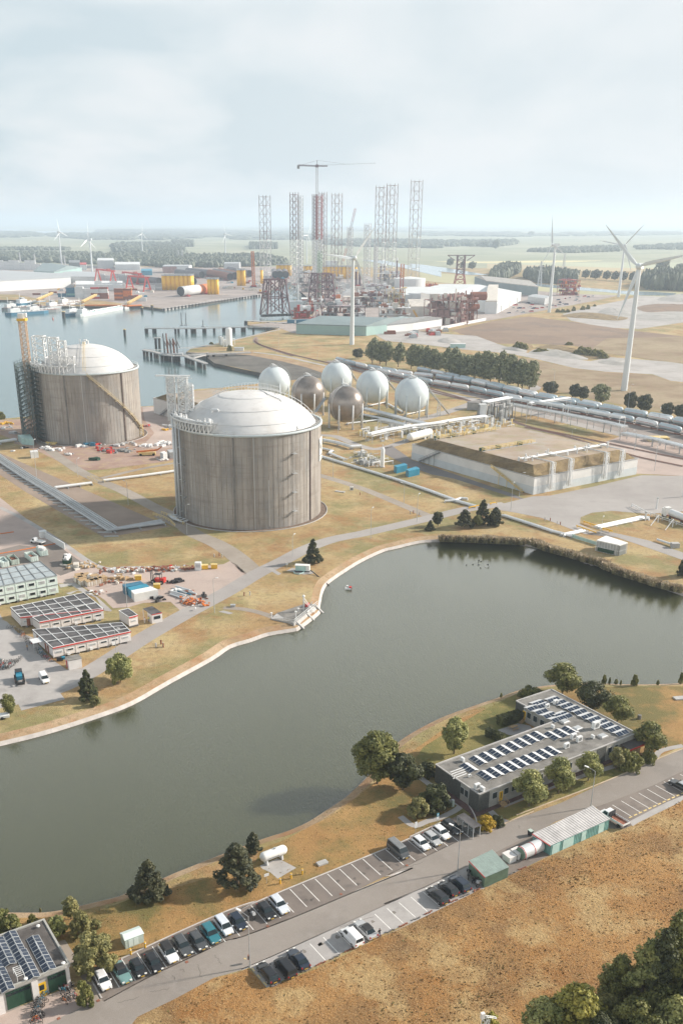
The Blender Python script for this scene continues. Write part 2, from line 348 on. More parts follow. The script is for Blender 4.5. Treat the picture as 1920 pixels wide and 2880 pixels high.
def strip(name,A,B,za,zb,mat,closed=True):
 n=len(A);b=MB()
 b._a([(*p,za) for p in A]+[(*p,zb) for p in B],[(i,(i+1) % n,(i+1) % n+n,i+n) for i in range(n if closed else n-1)])
 return struct(b.build(name,mat))
strip('lake_bank',lake_rim,lake_edge,0,-.75,BANKG)
strip('lake_revetment',lake_edge,lake,-.72,-1.75,M('revetment'))
w=offset(lake,-.6,True)
b=MB();tri=tessellate_polygon([[Vector((x,y,0)) for x,y in w]]);b._a([(*p,WL) for p in w],[up(t,w) for t in tri]);struct(b.build('lake_water',LAKEM))
n=len(harb);b=MB()
b._a([(*p,0) for p in harb]+[(*p,HL-1) for p in harb],[(i,i+n,(i+1) % n+n,(i+1) % n) for i in range(n)]);struct(b.build('harbour_wall',ROCK))
w=offset(harb,-.5,True);b=MB();tri=tessellate_polygon([[Vector((x,y,0)) for x,y in w]]);b._a([(*p,HL) for p in w],[up(t,w) for t in tri]);struct(b.build('harbour_water',HARBM))
def slope(name,top,foot,mat,zt=0.02,zf=HL-.3):
 b=MB();n=len(top)
 b._a([(*p,zt) for p in top]+[(*p,zf) for p in foot],[(i,i+1,n+i+1,n+i) for i in range(n-1)]);return struct(b.build(name,mat))
strip('stone_bank',PP('A6','352,366 450,374 600,374 700,380 850,392 1100,440 1300,490 1500,560'),PP('A6','352,369 500,399 572,454 700,477 850,508 935,530 990,571 1010,600'),.3,.04,ROCK,False)
strip('upper_bank',PP('A6','352,364 450,370 600,371 700,374 870,376 1100,412 1400,480 1568,530'),PP('A6','352,366 450,374 600,374 700,380 850,392 1100,440 1300,490 1500,560'),.32,.3,BANKG,False)
# ground covers
RL=[P('D4',480,1568),P('D4',820,1405),P('D4',1180,1210),P('D4',1520,1115)]
sheet('far_farmland',[(-60000,3300),(-9000,2900),(-1500,2750),(-300,2600),(300,2500),(1500,2300),(9000,2300),(60000,3300),(60000,89000),(-60000,89000)],FARG,1)
sheet('port_yard',PP('A1','-1500,440 0,450 600,470 1568,500')+PP('A2','600,500 1568,480')+PP('A3','1050,1000 1000,1110 560,1225')+PP('A3','330,1025')+PP('A2','965,747 60,880')+PP('A1','1480,872 1300,850 900,800 430,800 150,745 -1500,745'),NORTH,2)
sheet('rig_yard',PP('A3','560,1200 1000,1080 1568,1050')+PP('A4','150,420 700,420 950,480 1180,490 1050,520 600,605 130,690 -20,700')+PP('B1','1400,190 1250,190 1000,215 320,200 240,170 0,140')+PP('A3','330,1345 520,1300'),NORTH,3)
sheet('sand_haul_yard',PP('B2','-120,150 0,165 300,185 450,240 620,290 1000,340 1120,315 1568,350 1700,365 1700,480 1490,460 1380,420 1100,405 900,382 650,322 500,292 200,266 0,240 -250,215 -330,170'),SAND,4)
sheet('brown_field',PP('B2','150,152 400,95 620,66 900,100 1240,150 1568,188 1700,200 1700,370 1568,358 1300,320 1100,292 900,245 700,235 450,232 330,212'),BROWN,3)
sheet('tan_field',PP('B2','640,326 900,385 1100,408 1380,424 1490,463 1700,490 1700,720 1568,672 1000,570 700,500 420,440 300,300'),TANF,2)
sheet('tan_field',PP('B2','1010,262 1100,200 1568,190 1700,200 1700,372 1568,357 1100,290'),TANF,5)
sheet('sand_flat',PP('A4','850,600 1000,560 1200,520 1400,470 1700,490 1700,640 1568,650 1300,690 1100,680 900,640'),SAND,2)
sheet('foreground_field',PP('D5','1300,1568')+PP('D4','480,1568 820,1405 1180,1210 1400,1160')+PP('D3','60,1385 230,1565')+PP('D3','700,1380 1568,960')+PP('D1','600,700 820,600 1100,470 1568,300')+PP('D2','1568,470 1800,370')+PP('O','1800,1750 1900,2500 1500,3400 900,3600 200,3000'),ORNG,1)
sheet('island_lawn',PP('D4','0,640 430,480 650,420 900,360 1220,260 1568,140')+PP('D3','165,290 400,200 660,60 800,0')+PP('C6','0,800 130,700 300,560 500,380 900,100 1000,30')+PP('C5','200,400 500,290 800,215 1000,190 1568,190 1750,170')+PP('O','1850,1650')+PP('C5','1568,530 1230,680 800,850 390,1030')+PP('D3','1568,170 430,645 0,830')+PP('D4','800,825 300,1030')+PP('D5','900,960 700,560 300,400 0,330'),ISLE,1)
sheet('office_lawn',PP('C5','200,620 120,640 20,600 60,540 200,450 400,330 600,230 600,290 660,400 500,560 300,620'),GREEN,2)
sheet('office_lawn',PP('C5','490,910 640,850 800,790 1000,700 1240,630 1300,610 1400,570 1300,640 1230,688 1000,780 800,858 560,965'),GREEN,2)
sheet('office_lawn',PP('C5','1000,190 1568,185 1700,170 1700,480 1568,480 1420,500 1320,430 1200,400 1000,300'),ISLE,2)
road_top=PP('D5','980,960 1000,1040')+PP('D4','0,1180 0,1320')
sheet('asphalt_road',PP('D5','-300,1640 0,1568')+PP('D5','-300,1300 0,1300 200,1290 800,1260 1040,1250')+PP('D5','1070,1215')+PP('D4','170,1420 550,1215 820,1085 1090,960 1300,860')+PP('D3','0,1090 500,900 1000,690 1568,460')+PP('D1','0,610 430,400 620,330 800,258 1150,132 1430,0')+PP('C5','800,860 1230,692 1568,548 1750,470')+PP('O','1700,1710')+PP('D2','1568,120 1200,300 560,545 0,745')+PP('D1','1010,315 750,440 560,540 470,580 270,680 0,790')+PP('D3','1568,690 270,1280 0,1395')+PP('D4','1530,1110 1180,1210 820,1405 480,1568')+PP('D5','1300,1700 800,1900 0,2000'),ASPH,3)
sheet('upper_parking_paving',PP('D5','985,960')+PP('D4','90,1110 330,1040 800,820 1300,600 1568,510')+PP('D3','0,835 430,652 1320,288 1568,178')+PP('C6','560,1030 830,905 950,855 1130,990')+PP('D1','620,332 430,402 0,612')+PP('D3','1000,692 500,902 0,1092')+PP('D4','1300,862 820,1087 550,1217 170,1422')+PP('D5','1072,1215'),BRICK,4)
sheet('lower_parking_paving',PP('D3','75,1375 270,1280 1568,690')+PP('D1','0,790 270,680 470,580 560,540 650,690 600,700 570,722 0,1000')+PP('D3','1568,955 1100,1150 700,1350 230,1562'),CONC,4)
sheet('right_parking_paving',PP('D2','500,560 560,545 1200,300 1568,120 1800,20 1800,350 1568,460 1400,560 1000,760 850,830 660,830'),BRICK,4)
sheet('shed_apron',PP('D1','560,540 750,440 1010,315 1100,420 1070,475 820,600 670,680'),BRICK,4)
sheet('paved_strip',PP('D2','900,745 1380,500 1568,425 1800,330 1800,360 1568,470 1520,510 1020,755 950,800'),CONC,5)
sheet('garage_forecourt',PP('D5','-300,1390 0,1400 250,1290 640,1130 800,1080 850,1160 830,1240 880,1290 1050,1240 1000,1260 500,1500 420,1568 0,1568 -300,1700'),YARD,5)
sheet('garden_path',PP('D5','610,590 720,560 800,690 1000,970 1040,1040 1130,1230 1040,1250 960,1050 880,960 700,720'),PATHM,5)
for s,kk in (('C6','480,860 590,935 700,900 830,860 970,775 880,720 640,540'),('C5','448,908 500,955 550,975'),('C5','520,880 800,770 1000,700 1240,630'),('C5','1400,610 1440,560 1568,530')):
 ribbon('path',PP(s,kk),1.3,CONC,4)
sheet('terrace',PP('C5','490,440 560,470 620,465 690,430 680,415 610,400 520,430'),CONC,3)
ribbon('plant_road',PP('O','-60,1625 60,1600 150,1573 240,1523 330,1465 430,1408 520,1360 590,1318 650,1288 700,1262 760,1240 830,1226 900,1210 960,1196 1010,1184 1080,1168 1160,1158'),6.2,PLNT,4)
ribbon('plant_path',PP('O','585,1318 545,1280 500,1250 440,1222 400,1188 345,1160 285,1128 230,1105 180,1080 120,1038 90,1010'),lambda t:3.6-1.2*t,PATHM,3)
ribbon('plant_path',PP('O','985,1186 900,1150 830,1122 745,1095 660,1075 500,1062'),4.4,PATHM,3)
ribbon('plant_path',PP('O','410,1062 330,1076 260,1092 225,1100'),3,PATHM,3)
sheet('plant_yard',PP('B5','60,740 380,662 520,655 860,585 1240,495 1568,500 1800,530 1800,800 1568,780 1300,800 1180,790 1000,775 850,790 760,825 755,880 880,935 1050,985 1300,1070 1568,1165 1800,1240 1800,1200 1568,1105 1300,1010 1080,960 930,930 800,960 700,925 560,870 450,830 250,790 130,770'),PLNT,5)
sheet('plant_yard',PP('B5','1180,480 1568,500 1800,530 1800,280 1500,260 1100,180 900,250 1200,340'),YARD,3)
sheet('plant_road',PP('B4','540,282 620,262 780,375 1100,482 1568,640 1700,700 1568,668 1100,520 940,490 760,430 560,325'),layered('dark_road',[(.05,4,.35,.65,((.17,.155,.15),(.22,.20,.195)),1)],r=.9,bump=.1),4)
ribbon('plant_path',PP('B4','60,180 180,190 330,250 480,288 620,262 800,200'),5,PLNT,4)
ribbon('plant_road',PP('O','880,985 960,965 1040,942 1120,915 1230,890 1100,860 1000,838'),7,PLNT,3)
sheet('laydown_yard',PP('C1','-300,-60 0,-200 250,0 420,120 620,260 800,360 900,460 1300,440 1568,430')+PP('C3','400,375 640,355 690,330 760,370 820,420 800,500 560,610 420,690 300,720')+PP('C1','1568,760 1320,770 1180,810 1040,820 960,740 720,590 540,590 0,800 -300,860'),YARD,3)
sheet('concrete_apron',PP('C1','-300,1000 0,870 30,920 180,990 -100,1300')+PP('C2','-300,0 0,0 70,30 170,130 300,170 470,370 620,470 800,450 840,450 700,600 540,665 600,740 200,845 150,740 0,740 -300,800'),CONC,5)
sheet('concrete_path',PP('C1','540,600 690,583 900,720 1030,840 1020,850 960,840 880,720 720,655 640,695 610,680 730,650 660,610 560,630'),CONC,5)
sheet('dark_apron',PP('C1','180,240 300,250 520,225 600,290 760,400 700,470 560,520 440,470 300,400 0,440 -200,330'),layered('dark_dirt',[(.05,4,.35,.65,((.17,.145,.13),(.23,.20,.18)),1)],bump=.2),4)
sheet('building_site_dirt',PP('A5','-600,1080 0,1050 250,1040 1300,930 1420,930 1568,1020')+PP('B6','1568,60 1568,150 1300,190 900,240 660,255 620,240 450,150 330,90 120,20')+PP('A5','150,1240 0,1180 -600,1190'),DIRT,2)
sheet('building_site_road',PP('A5','1310,930 1420,925 1568,1010')+PP('A6','100,820 260,900 270,1120 0,1120')+PP('A5','1400,1437 1300,1300 1420,1170 1330,1050'),YARD,3)
sheet('bund_gravel',PP('O','80,1075 390,1210 240,1235 60,1130 0,1090 -60,1060 0,1040'),layered('sandy_trench',[(.05,4,.35,.65,((.24,.185,.15),(.32,.25,.20)),1)],bump=.3),2)
ribbon('foot_road',PP('A6','1090,185 720,270 560,310 350,340'),3,SAND,3)
ribbon('foot_road',PP('A6','870,365 1100,395 1300,440 1568,500'),4,SAND,4)
ribbon('verge_road',PP('O','0,1165 60,1195 130,1238 225,1300 300,1303 420,1302'),2.0,CONC,5)
HAZE_D=1.3e-4
TH=rad(32.5)
def loc2(o,u,v,th=TH):
 "plan point u along the street and v away from it, from origin o"
 return (o[0]+u*cos(th)-v*sin(th),o[1]+u*sin(th)+v*cos(th))
# object materials
M('glass',(.03,.045,.05),r=.08,v=.1);M('car_glass',(.02,.03,.035),r=.05,v=.1);M('tyre',(.02,.02,.02),r=.9);M('rim',(.45,.45,.46),r=.35,m=.6)
M('plate',(.65,.42,.06),r=.6,v=.03);M('lamp_glass',(.75,.75,.72),r=.15,v=.03);M('tail',(.35,.02,.02),r=.2,v=.05);M('black_trim',(.025,.025,.027),r=.6)
M('galv',(.46,.48,.49),r=.5,m=.3,v=.1);M('galv_dark',(.22,.23,.235),r=.6,m=.2,v=.15);M('white_steel',(.72,.73,.73),r=.5,v=.07,s=.4)
M('pipe_white',(.70,.72,.73),r=.4,v=.08,s=.6);M('yellow',(.72,.42,.03),r=.6,v=.08);M('pale_yellow',(.68,.52,.22),r=.7,v=.12)
M('door_yellow',(.70,.42,.02),r=.5,v=.04);M('red',(.50,.035,.025),r=.55,v=.1);M('orange',(.62,.17,.03),r=.6,v=.12);M('rust',(.26,.10,.06),r=.85,v=.3,s=1.5)
M('dark_brick',(.085,.09,.085),r=.9,v=.25,s=3,bump=.5,bs=14);M('pale_wall',(.36,.355,.33),r=.9,v=.15,s=1.2);M('roof_gravel',(.21,.20,.185),r=.95,v=.3,s=.45,bump=.4,bs=8)
M('roof_dark',(.10,.09,.085),r=.95,v=.3,s=.5,bump=.4,bs=8);M('felt',(.085,.082,.085),r=.85,v=.55,s=.35);M('cabin_white',(.70,.67,.65),r=.6,v=.06)
M('panel',(.018,.03,.055),r=.12,v=.2,s=2);M('alu',(.62,.64,.65),r=.4,m=.2,v=.04);M('deflector',(.66,.67,.68),r=.45,v=.05)
M('bark',(.14,.11,.08),r=.95,v=.2,s=3);M('bark_dark',(.07,.05,.04),r=.95,v=.2,s=3)
M('concrete',(.42,.41,.40),r=.9,v=.15,s=.5);M('concrete_dark',(.20,.19,.18),r=.9,v=.2,s=.5);M('wood',(.42,.29,.16),r=.9,v=.25,s=4);M('bag_white',(.75,.74,.73),r=.8,v=.1,s=2)
M('teal',(.17,.36,.34),r=.6,v=.2,s=.8);M('teal_pale',(.42,.60,.57),r=.6,v=.1,s=.8);M('shed_green',(.14,.215,.16),r=.6,v=.15,s=1);M('shed_roof',(.50,.48,.47),r=.6,v=.18,s=.5);M('shed_roof_green',(.44,.52,.47),r=.6,v=.12,s=.8)
M('blue_steel',(.03,.15,.24),r=.6,v=.15);M('blue_bright',(.03,.25,.38),r=.6,v=.1);M('mint',(.62,.71,.67),r=.6,v=.08);M('roof_metal',(.36,.41,.43),r=.5,v=.15,s=.5)
M('dark_green',(.015,.06,.035),r=.6,v=.2);M('skin',(.45,.28,.20),r=.7,v=.03);M('cloth_dark',(.03,.03,.035),r=.9);M('cloth_blue',(.05,.08,.16),r=.9);M('hivis',(.75,.75,.12),r=.8,v=.05);M('cloth_white',(.7,.68,.66),r=.9)
M('orange_door',(.60,.25,.05),r=.6,v=.1)
def leafmat(name,lo,hi,s=.5,s2=3.0):
 m_=layered(name,[(s,3,.40,.60,(lo,hi),1),(s2*.5,3,.5,.66,tuple(x*.45 for x in lo),.6),(s2,2,.52,.7,tuple(min(1,x*1.35) for x in hi),.6)],r=.65,bump=0)
 t=m_.node_tree;b=t.nodes['Principled BSDF'];tr=t.nodes.new('ShaderNodeBsdfTranslucent');mi=t.nodes.new('ShaderNodeMixShader');mi.inputs[0].default_value=.2
 t.links.new(b.inputs['Base Color'].links[0].from_socket,tr.inputs[0]);t.links.new(b.outputs[0],mi.inputs[1]);t.links.new(tr.outputs[0],mi.inputs[2])
 t.links.new(mi.outputs[0],t.nodes['Material Output'].inputs[0]);return m_
leafmat('leaf_mid',(.10,.115,.03),(.26,.255,.075));leafmat('leaf_light',(.18,.20,.06),(.40,.39,.14));leafmat('leaf_yellow',(.26,.25,.05),(.45,.40,.09));leafmat('leaf_dark',(.04,.05,.02),(.11,.12,.04))
leafmat('leaf_pine',(.04,.05,.026),(.12,.12,.055));leafmat('leaf_poplar',(.15,.17,.085),(.31,.32,.17),.4);leafmat('leaf_olive',(.16,.16,.055),(.33,.30,.115));leafmat('leaf_gold',(.45,.30,.02),(.62,.42,.04));leafmat('reed',(.17,.16,.08),(.33,.28,.15),.3,1.5);leafmat('reed_plume',(.30,.23,.15),(.52,.43,.30),.3,1.5)
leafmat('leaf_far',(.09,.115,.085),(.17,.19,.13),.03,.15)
# trees
def leaves(b,blobs,n,size,seed=0,mi=0,flat=.35,fill=.55):
 r=random.Random(seed);tot=sum(q[3]**2 for q in blobs)
 for (x,y,z,R) in blobs:
  k=max(4,int(n*R*R/tot))
  for _ in range(k):
   t=r.uniform(0,2*pi);cz=r.uniform(-1,1);s_=math.sqrt(1-cz*cz)
   d=Vector((s_*cos(t),s_*sin(t),cz));rr=R*(fill+(1-fill)*r.random()**.5)*r.uniform(.85,1.12)
   c=Vector((x,y,z))+Vector((d.x*rr,d.y*rr,d.z*rr*.85))
   nn=(d*1.0+Vector((r.gauss(0,1),r.gauss(0,1),r.gauss(0,1)))*.55+Vector((0,0,flat))).normalized()
   a=nn.orthogonal().normalized();a=(Matrix.Rotation(r.uniform(0,2*pi),3,nn) @ a);bb=nn.cross(a)
   h=size*r.uniform(.6,1.3);w=h*r.uniform(.55,.9)
   b._a([c-a*h-bb*w*.3,c-bb*w,c+a*h,c+bb*w],[(0,1,2,3)],mi)
def crown(kind,H,Wd,r):
 "blobs filling the crown of one kind, for height H and width Wd"
 B=[]
 if kind=='broad':
  for _ in range(85):
   t=r.uniform(0,2*pi);u=r.random()**.5;z=r.uniform(-1,1);s_=math.sqrt(max(0,1-z*z))
   B.append((cos(t)*s_*u*Wd*.40,sin(t)*s_*u*Wd*.40,H*.58+z*H*.33,Wd*r.choice((.06,.08,.10,.13,.17))))
 elif kind=='poplar':
  for _ in range(60):
   z=r.random();w=(math.sin(pi*min(1,z*.9+.12))**.7)*.33*Wd
   t=r.uniform(0,2*pi);u=r.random()**.5
   B.append((cos(t)*u*w+z*Wd*.10,sin(t)*u*w,H*(.24+.68*z),Wd*r.uniform(.10,.18)))
 elif kind=='pine':
  for _ in range(110):
   z=r.random()**1.15;w=(1-z)**.55*.44*Wd+.03*Wd
   t=r.uniform(0,2*pi);u=r.random()**.4
   B.append((cos(t)*u*w,sin(t)*u*w,H*(.10+.83*z),Wd*r.uniform(.05,.11)))
 elif kind=='bush':
  for _ in range(60):
   t=r.uniform(0,2*pi);u=r.random()**.5;z=r.random()
   B.append((cos(t)*u*Wd*.42*math.sqrt(1-z*z*.8),sin(t)*u*Wd*.42*math.sqrt(1-z*z*.8),H*(.10+.74*z),Wd*r.uniform(.05,.13)))
 elif kind=='cone':
  for _ in range(120):
   z=r.random()**1.2;w=(1-z)**.8*.46*Wd+.02*Wd
   t=r.uniform(0,2*pi);u=r.random()**.35
   B.append((cos(t)*u*w,sin(t)*u*w,H*(.10+.86*z),Wd*(.04+.065*(1-z))*r.uniform(.8,1.2)))
 return B
PROTO={}
def make_tree(kind,leaf,H,Wd,loc,label,n=2600,size=.3,seed=1,group=None,key=None,cat='tree',name=None,rz=0,bark='bark'):
 "first use of a key builds the tree, later uses copy and rescale it"
 key=key or (kind,leaf,seed,n)
 name=name or dict(broad='broadleaf_tree',poplar='poplar_tree',pine='pine_tree',bush='shrub',cone='conifer_tree')[kind]
 if key in PROTO:
  root,H0,W0=PROTO[key]
  o=dup(root,loc,rz,label,group,(Wd/W0,Wd/W0,H/H0))
  if group is None and 'group' in o:del o['group']
  return o
 r=random.Random(seed);t=thing(name,label,cat,loc,rz,group)
 if size<.4:n,size=int(n*1.6),size*.8
 B=crown(kind,H,Wd,r);b=MB();leaves(b,B,n,size,seed);b.build('crown',M(leaf),t)
 b=MB();lean=Wd*.03
 if kind !='bush':
  tr=max(.12,H*.022);hz_=H*(.75 if kind !='broad' else .55)
  b.cyl((0,0,0),(lean*.5,0,hz_*.5),tr,tr*.75,7);b.cyl((lean*.5,0,hz_*.5),(lean,0,hz_),tr*.75,tr*.3,7)
 for q in B[::6]:
  z0=max(.1,q[2]-H*.22-abs(q[0])*.3);b.cyl((lean*.4*(z0/H),0,max(.02,z0)),(q[0],q[1],q[2]),max(.03,H*.007),.02,4,caps=False)
 b.build('trunk' if kind !='bush' else 'stem',M(bark),t)
 PROTO[key]=(t,H,Wd)
 return t
def tree_at(k,x,y,ytop,wpx,kind,leaf,label,**kw):
 X,Y=P(k,x,y);H=max(1.0,HT(k,x,ytop,X,Y));w=SHEETS[k][2];d=math.hypot(Y,CAMH)
 Wd=wpx*w/1568*d/FPX*1.02
 return make_tree(kind,leaf,H,Wd,(X,Y),label,**kw)
# vehicles
CARS={}
def loft(b,secs,mi=0):
 "secs: (x, half width, z bottom, z top)"
 n=8;vs=[]
 for x,w,z0,z1 in secs:
  h=z1-z0
  vs+=[(x,-w*.9,z0),(x,-w,z0+h*.25),(x,-w,z0+h*.68),(x,-w*.86,z1),(x,w*.86,z1),(x,w,z0+h*.68),(x,w,z0+h*.25),(x,w*.9,z0)]
 fs=[]
 for j in range(len(secs)-1):
  for i in range(n):fs.append((j*n+i,j*n+(i+1) % n,(j+1)*n+(i+1) % n,(j+1)*n+i))
 fs+=[tuple(range(n-1,-1,-1)),tuple(range((len(secs)-1)*n,len(secs)*n))]
 b._a(vs,[f[::-1] for f in fs],mi)
KINDS=dict(
hatch=(4.1,1.76,1.48,.95,.86,.95,.35,-1.45,-1.85),small=(3.7,1.66,1.48,.95,.88,.95,.45,-1.35,-1.70),estate=(4.65,1.82,1.47,.96,.86,.95,.30,-1.75,-2.15),
suv=(4.5,1.88,1.66,1.08,1.0,1.05,.45,-1.65,-2.02),sedan=(4.7,1.86,1.43,.94,.85,.85,.15,-1.15,-1.75),mpv=(4.4,1.78,1.68,1.05,.92,1.35,.70,-1.75,-2.05),
van=(4.9,1.92,1.96,1.15,1.05,1.75,1.20,-2.30,-2.38),combi=(4.5,1.84,1.84,1.10,1.0,1.35,.80,-2.10,-2.18))
PAINTS=dict(white=(.76,.77,.78),silver=(.42,.43,.44),black=(.018,.019,.022),darkgrey=(.07,.075,.08),tealpaint=(.03,.17,.21),greenteal=(.16,.29,.28),darkblue=(.02,.03,.05),bluewhite=(.62,.66,.72))
for k_,c_ in PAINTS.items():M('paint_'+k_,c_,r=.28,v=.03,coat=.6)
def car(kind,paint,loc,rz,label,roof=None,sideglass=True,group='vehicles on the car parks',cat='car',name='parked_car',plate=True):
 Lg,Wd,H,bz,hz_,wx,rx,rr,gx=KINDS[kind];hw=Wd/2;hl=Lg/2;key=(kind,paint,roof,sideglass)
 if key in CARS:return dup(CARS[key],loc,rz,label,group)
 t=thing(name,label,cat,loc,rz,group);p=M('paint_'+paint)
 b=MB();loft(b,[(-hl,hw*.86,.42,.80),(-hl+.12,hw*.95,.27,bz-.04),(gx+.1,hw,.24,bz),(wx-.25,hw,.24,bz),(wx+.05,hw*.99,.24,hz_+.03),(hl-.55,hw*.95,.25,hz_-.08),(hl-.12,hw*.86,.27,hz_-.22),(hl,hw*.72,.40,.62)])
 b.build('body',p,t,smooth=False)
 bw,tw=hw*.90,hw*.74;z0,z1=bz-.05,H
 low=[(gx,-bw),(wx,-bw),(wx,bw),(gx,bw)];top=[(rr,-tw),(rx,-tw),(rx,tw),(rr,tw)]
 b=MB();b.prism(low,z0,z1-.06,top=top,cap=False);b.build('pillars',p,t)
 b=MB();m_=.05;b._a([(rr-.06,-tw-.03,z1-.07),(rx+.06,-tw-.03,z1-.07),(rx+.06,tw+.03,z1-.07),(rr-.06,tw+.03,z1-.07),(rr+.1,-tw+.12,z1),(rx-.15,-tw+.12,z1),(rx-.15,tw-.12,z1),(rr+.1,tw-.12,z1)],
  [(0,3,2,1),(4,5,6,7),(0,1,5,4),(1,2,6,5),(2,3,7,6),(3,0,4,7)]);b.build('roof',M(roof) if roof else p,t)
 def pane(a,b_,c,d,nm,e=.012,i=.08):
  cx=[sum(q[k] for q in (a,b_,c,d))/4 for k in range(3)]
  n_=(Vector(b_)-Vector(a)).cross(Vector(d)-Vector(a)).normalized();q_=MB()
  pts=[Vector(q)+(Vector(cx)-Vector(q))*i+n_*e for q in (a,b_,c,d)]
  q_._a(pts+[q-n_*e*.9 for q in pts],[(0,1,2,3),(0,4,5,1),(1,5,6,2),(2,6,7,3),(3,7,4,0)]);q_.build(nm,M('car_glass'),t)
 L0,L1,L2,L3=[(*q,z0+.06) for q in low];T0,T1,T2,T3=[(*q,z1-.07) for q in top]
 pane(L1,L2,T2,T1,'windshield',i=.06);pane(L3,L0,T0,T3,'rear_window',i=.14)
 if sideglass:pane(L0,L1,T1,T0,'side_window',i=.12);pane(L2,L3,T3,T2,'side_window',i=.12)
 else:
  f=.33
  A0,A1=lerp(L1,L0,f),lerp(T1,T0,.28);pane(A0,L1,T1,A1,'side_window',i=.1);A0,A1=lerp(L2,L3,f),lerp(T2,T3,.28);pane(L2,A0,A1,T2,'side_window',i=.1)
 wy=hw-.10
 for sx in (hl*.62,-hl*.60):
  for sy in (-1,1):
   b=MB();b.cyl((sx,sy*(wy-.10),.32),(sx,sy*(wy+.115),.32),.33,n=14);wh=b.build('wheel',M('tyre'),t)
   b=MB();b.cyl((sx,sy*(wy+.10),.32),(sx,sy*(wy+.13),.32),.20,n=10);b.build('rim',M('rim'),wh)
 for sy in (-1,1):
  b=MB();b.box((hl-.13,sy*hw*.62,.66),(.22,.36,.14));b.build('headlight',M('lamp_glass'),t)
  b=MB();b.box((-hl+.06,sy*hw*.74,.80),(.14,.22,.22));b.build('taillight',M('tail'),t)
  b=MB();b.box((wx-.05,sy*(hw+.08),bz+.03),(.16,.18,.13));b.build('mirror',p,t)
 b=MB();b.box((hl-.02,0,.45),(.10,hw*1.1,.20));b.build('grille',M('black_trim'),t)
 if plate:
  for sx in (hl+.035,-hl-.01):b=MB();b.box((sx,0,.50),(.03,.52,.12));b.build('number_plate',M('plate'),t)
 CARS[key]=t
 return t
def park(k,x,y,kind,paint,label,rz,z=.75,**kw):
 return car(kind,paint,P(k,x,y,z),rz,label,**kw)
FWD=rad(-58.5)
BCK=FWD+pi
for k,x,y,kd,pt,lb,kw in (
('D4',160,1220,'hatch','white','white hatchback at the end of the row by the garage shrubs',{}),
('D4',335,1150,'sedan','greenteal','grey green saloon with a dark glass roof beside the white hatchback',dict(roof='black_trim')),
('D4',485,1110,'small','black','small black hatchback directly in front of the transformer cabinet',{}),
('D4',630,1060,'hatch','black','black hatchback between the small black car and the white black-roofed car',{}),
('D4',765,968,'suv','white','white car with a long black glass roof',dict(roof='black_trim')),
('D4',895,903,'estate','darkgrey','dark grey estate car with silver roof rails next to the white black-roofed car',{}),
('D4',1035,862,'hatch','darkgrey','dark grey hatchback left of the bright teal car',{}),
('D4',1150,795,'suv','tealpaint','bright teal crossover car',{}),
('D4',1270,722,'mpv','bluewhite','pale silver people carrier beside the bright teal car',{}),
('D4',1403,682,'hatch','darkblue','dark blue hatchback beside the parked motorcycle',{}),
('D3',225,848,'hatch','black','black hatchback between the motorcycle and the silver estate',dict()),
('D3',343,788,'estate','bluewhite','silver estate car with roof rails at the end of the long row',{}),
('C6',650,1072,'hatch','white','white hatchback nearest the dark grey van',{}),
('C6',742,1035,'hatch','silver','silver white hatchback between two white hatchbacks',{}),
('C6',815,985,'hatch','white','white hatchback under the blue parking sign',{}),
('C6',903,940,'estate','black','black estate car beside the glass shelter',{})):
 o=park(k,x,y,kd,pt,lb,FWD,**kw)
 if lb.startswith('white hatchback under'):pass
car('van','darkgrey',P('D3',1437,285,.9),FWD,'dark grey van alone at the end of the empty upper bays',cat='van',name='parked_van',roof='galv_dark')
for k,x,y,kd,pt,lb,kw in (
('D3',237,1412,'estate','black','black estate car in the lowest bay by the street lamp',{}),
('D3',518,1287,'sedan','darkblue','dark blue saloon right of the black delivery van',{}),
('D3',1135,1015,'sedan','silver','silver coupe with a dark roof beside the white van',dict(roof='black_trim')),
('D1',345,728,'estate','black','black estate car, furthest from the green shed of the three',{}),
('D1',415,684,'hatch','black','black hatchback in the middle of the three by the green shed',{}),
('D1',487,652,'suv','darkblue','dark blue car nearest the motorcycles by the green shed',{})):
 park(k,x,y,kd,pt,lb,BCK,**kw)
car('combi','black',P('D3',398,1362,.9),BCK,'black delivery van between two dark cars',cat='van',name='parked_van',sideglass=False)
car('combi','white',P('D3',1010,1078,.9),BCK,'white delivery van in the lower bays beside the silver coupe',cat='van',name='parked_van',sideglass=False)
car('sedan','black',P('D2',1535,290,.7),BCK+.05,'black car with silver windshield in the far right bays',roof='galv')
car('combi','white',P('C2',408,540,.9),rad(-62),'white van parked by the blue tractor',cat='van',name='parked_van',sideglass=False,group='vehicles on the plant roads')
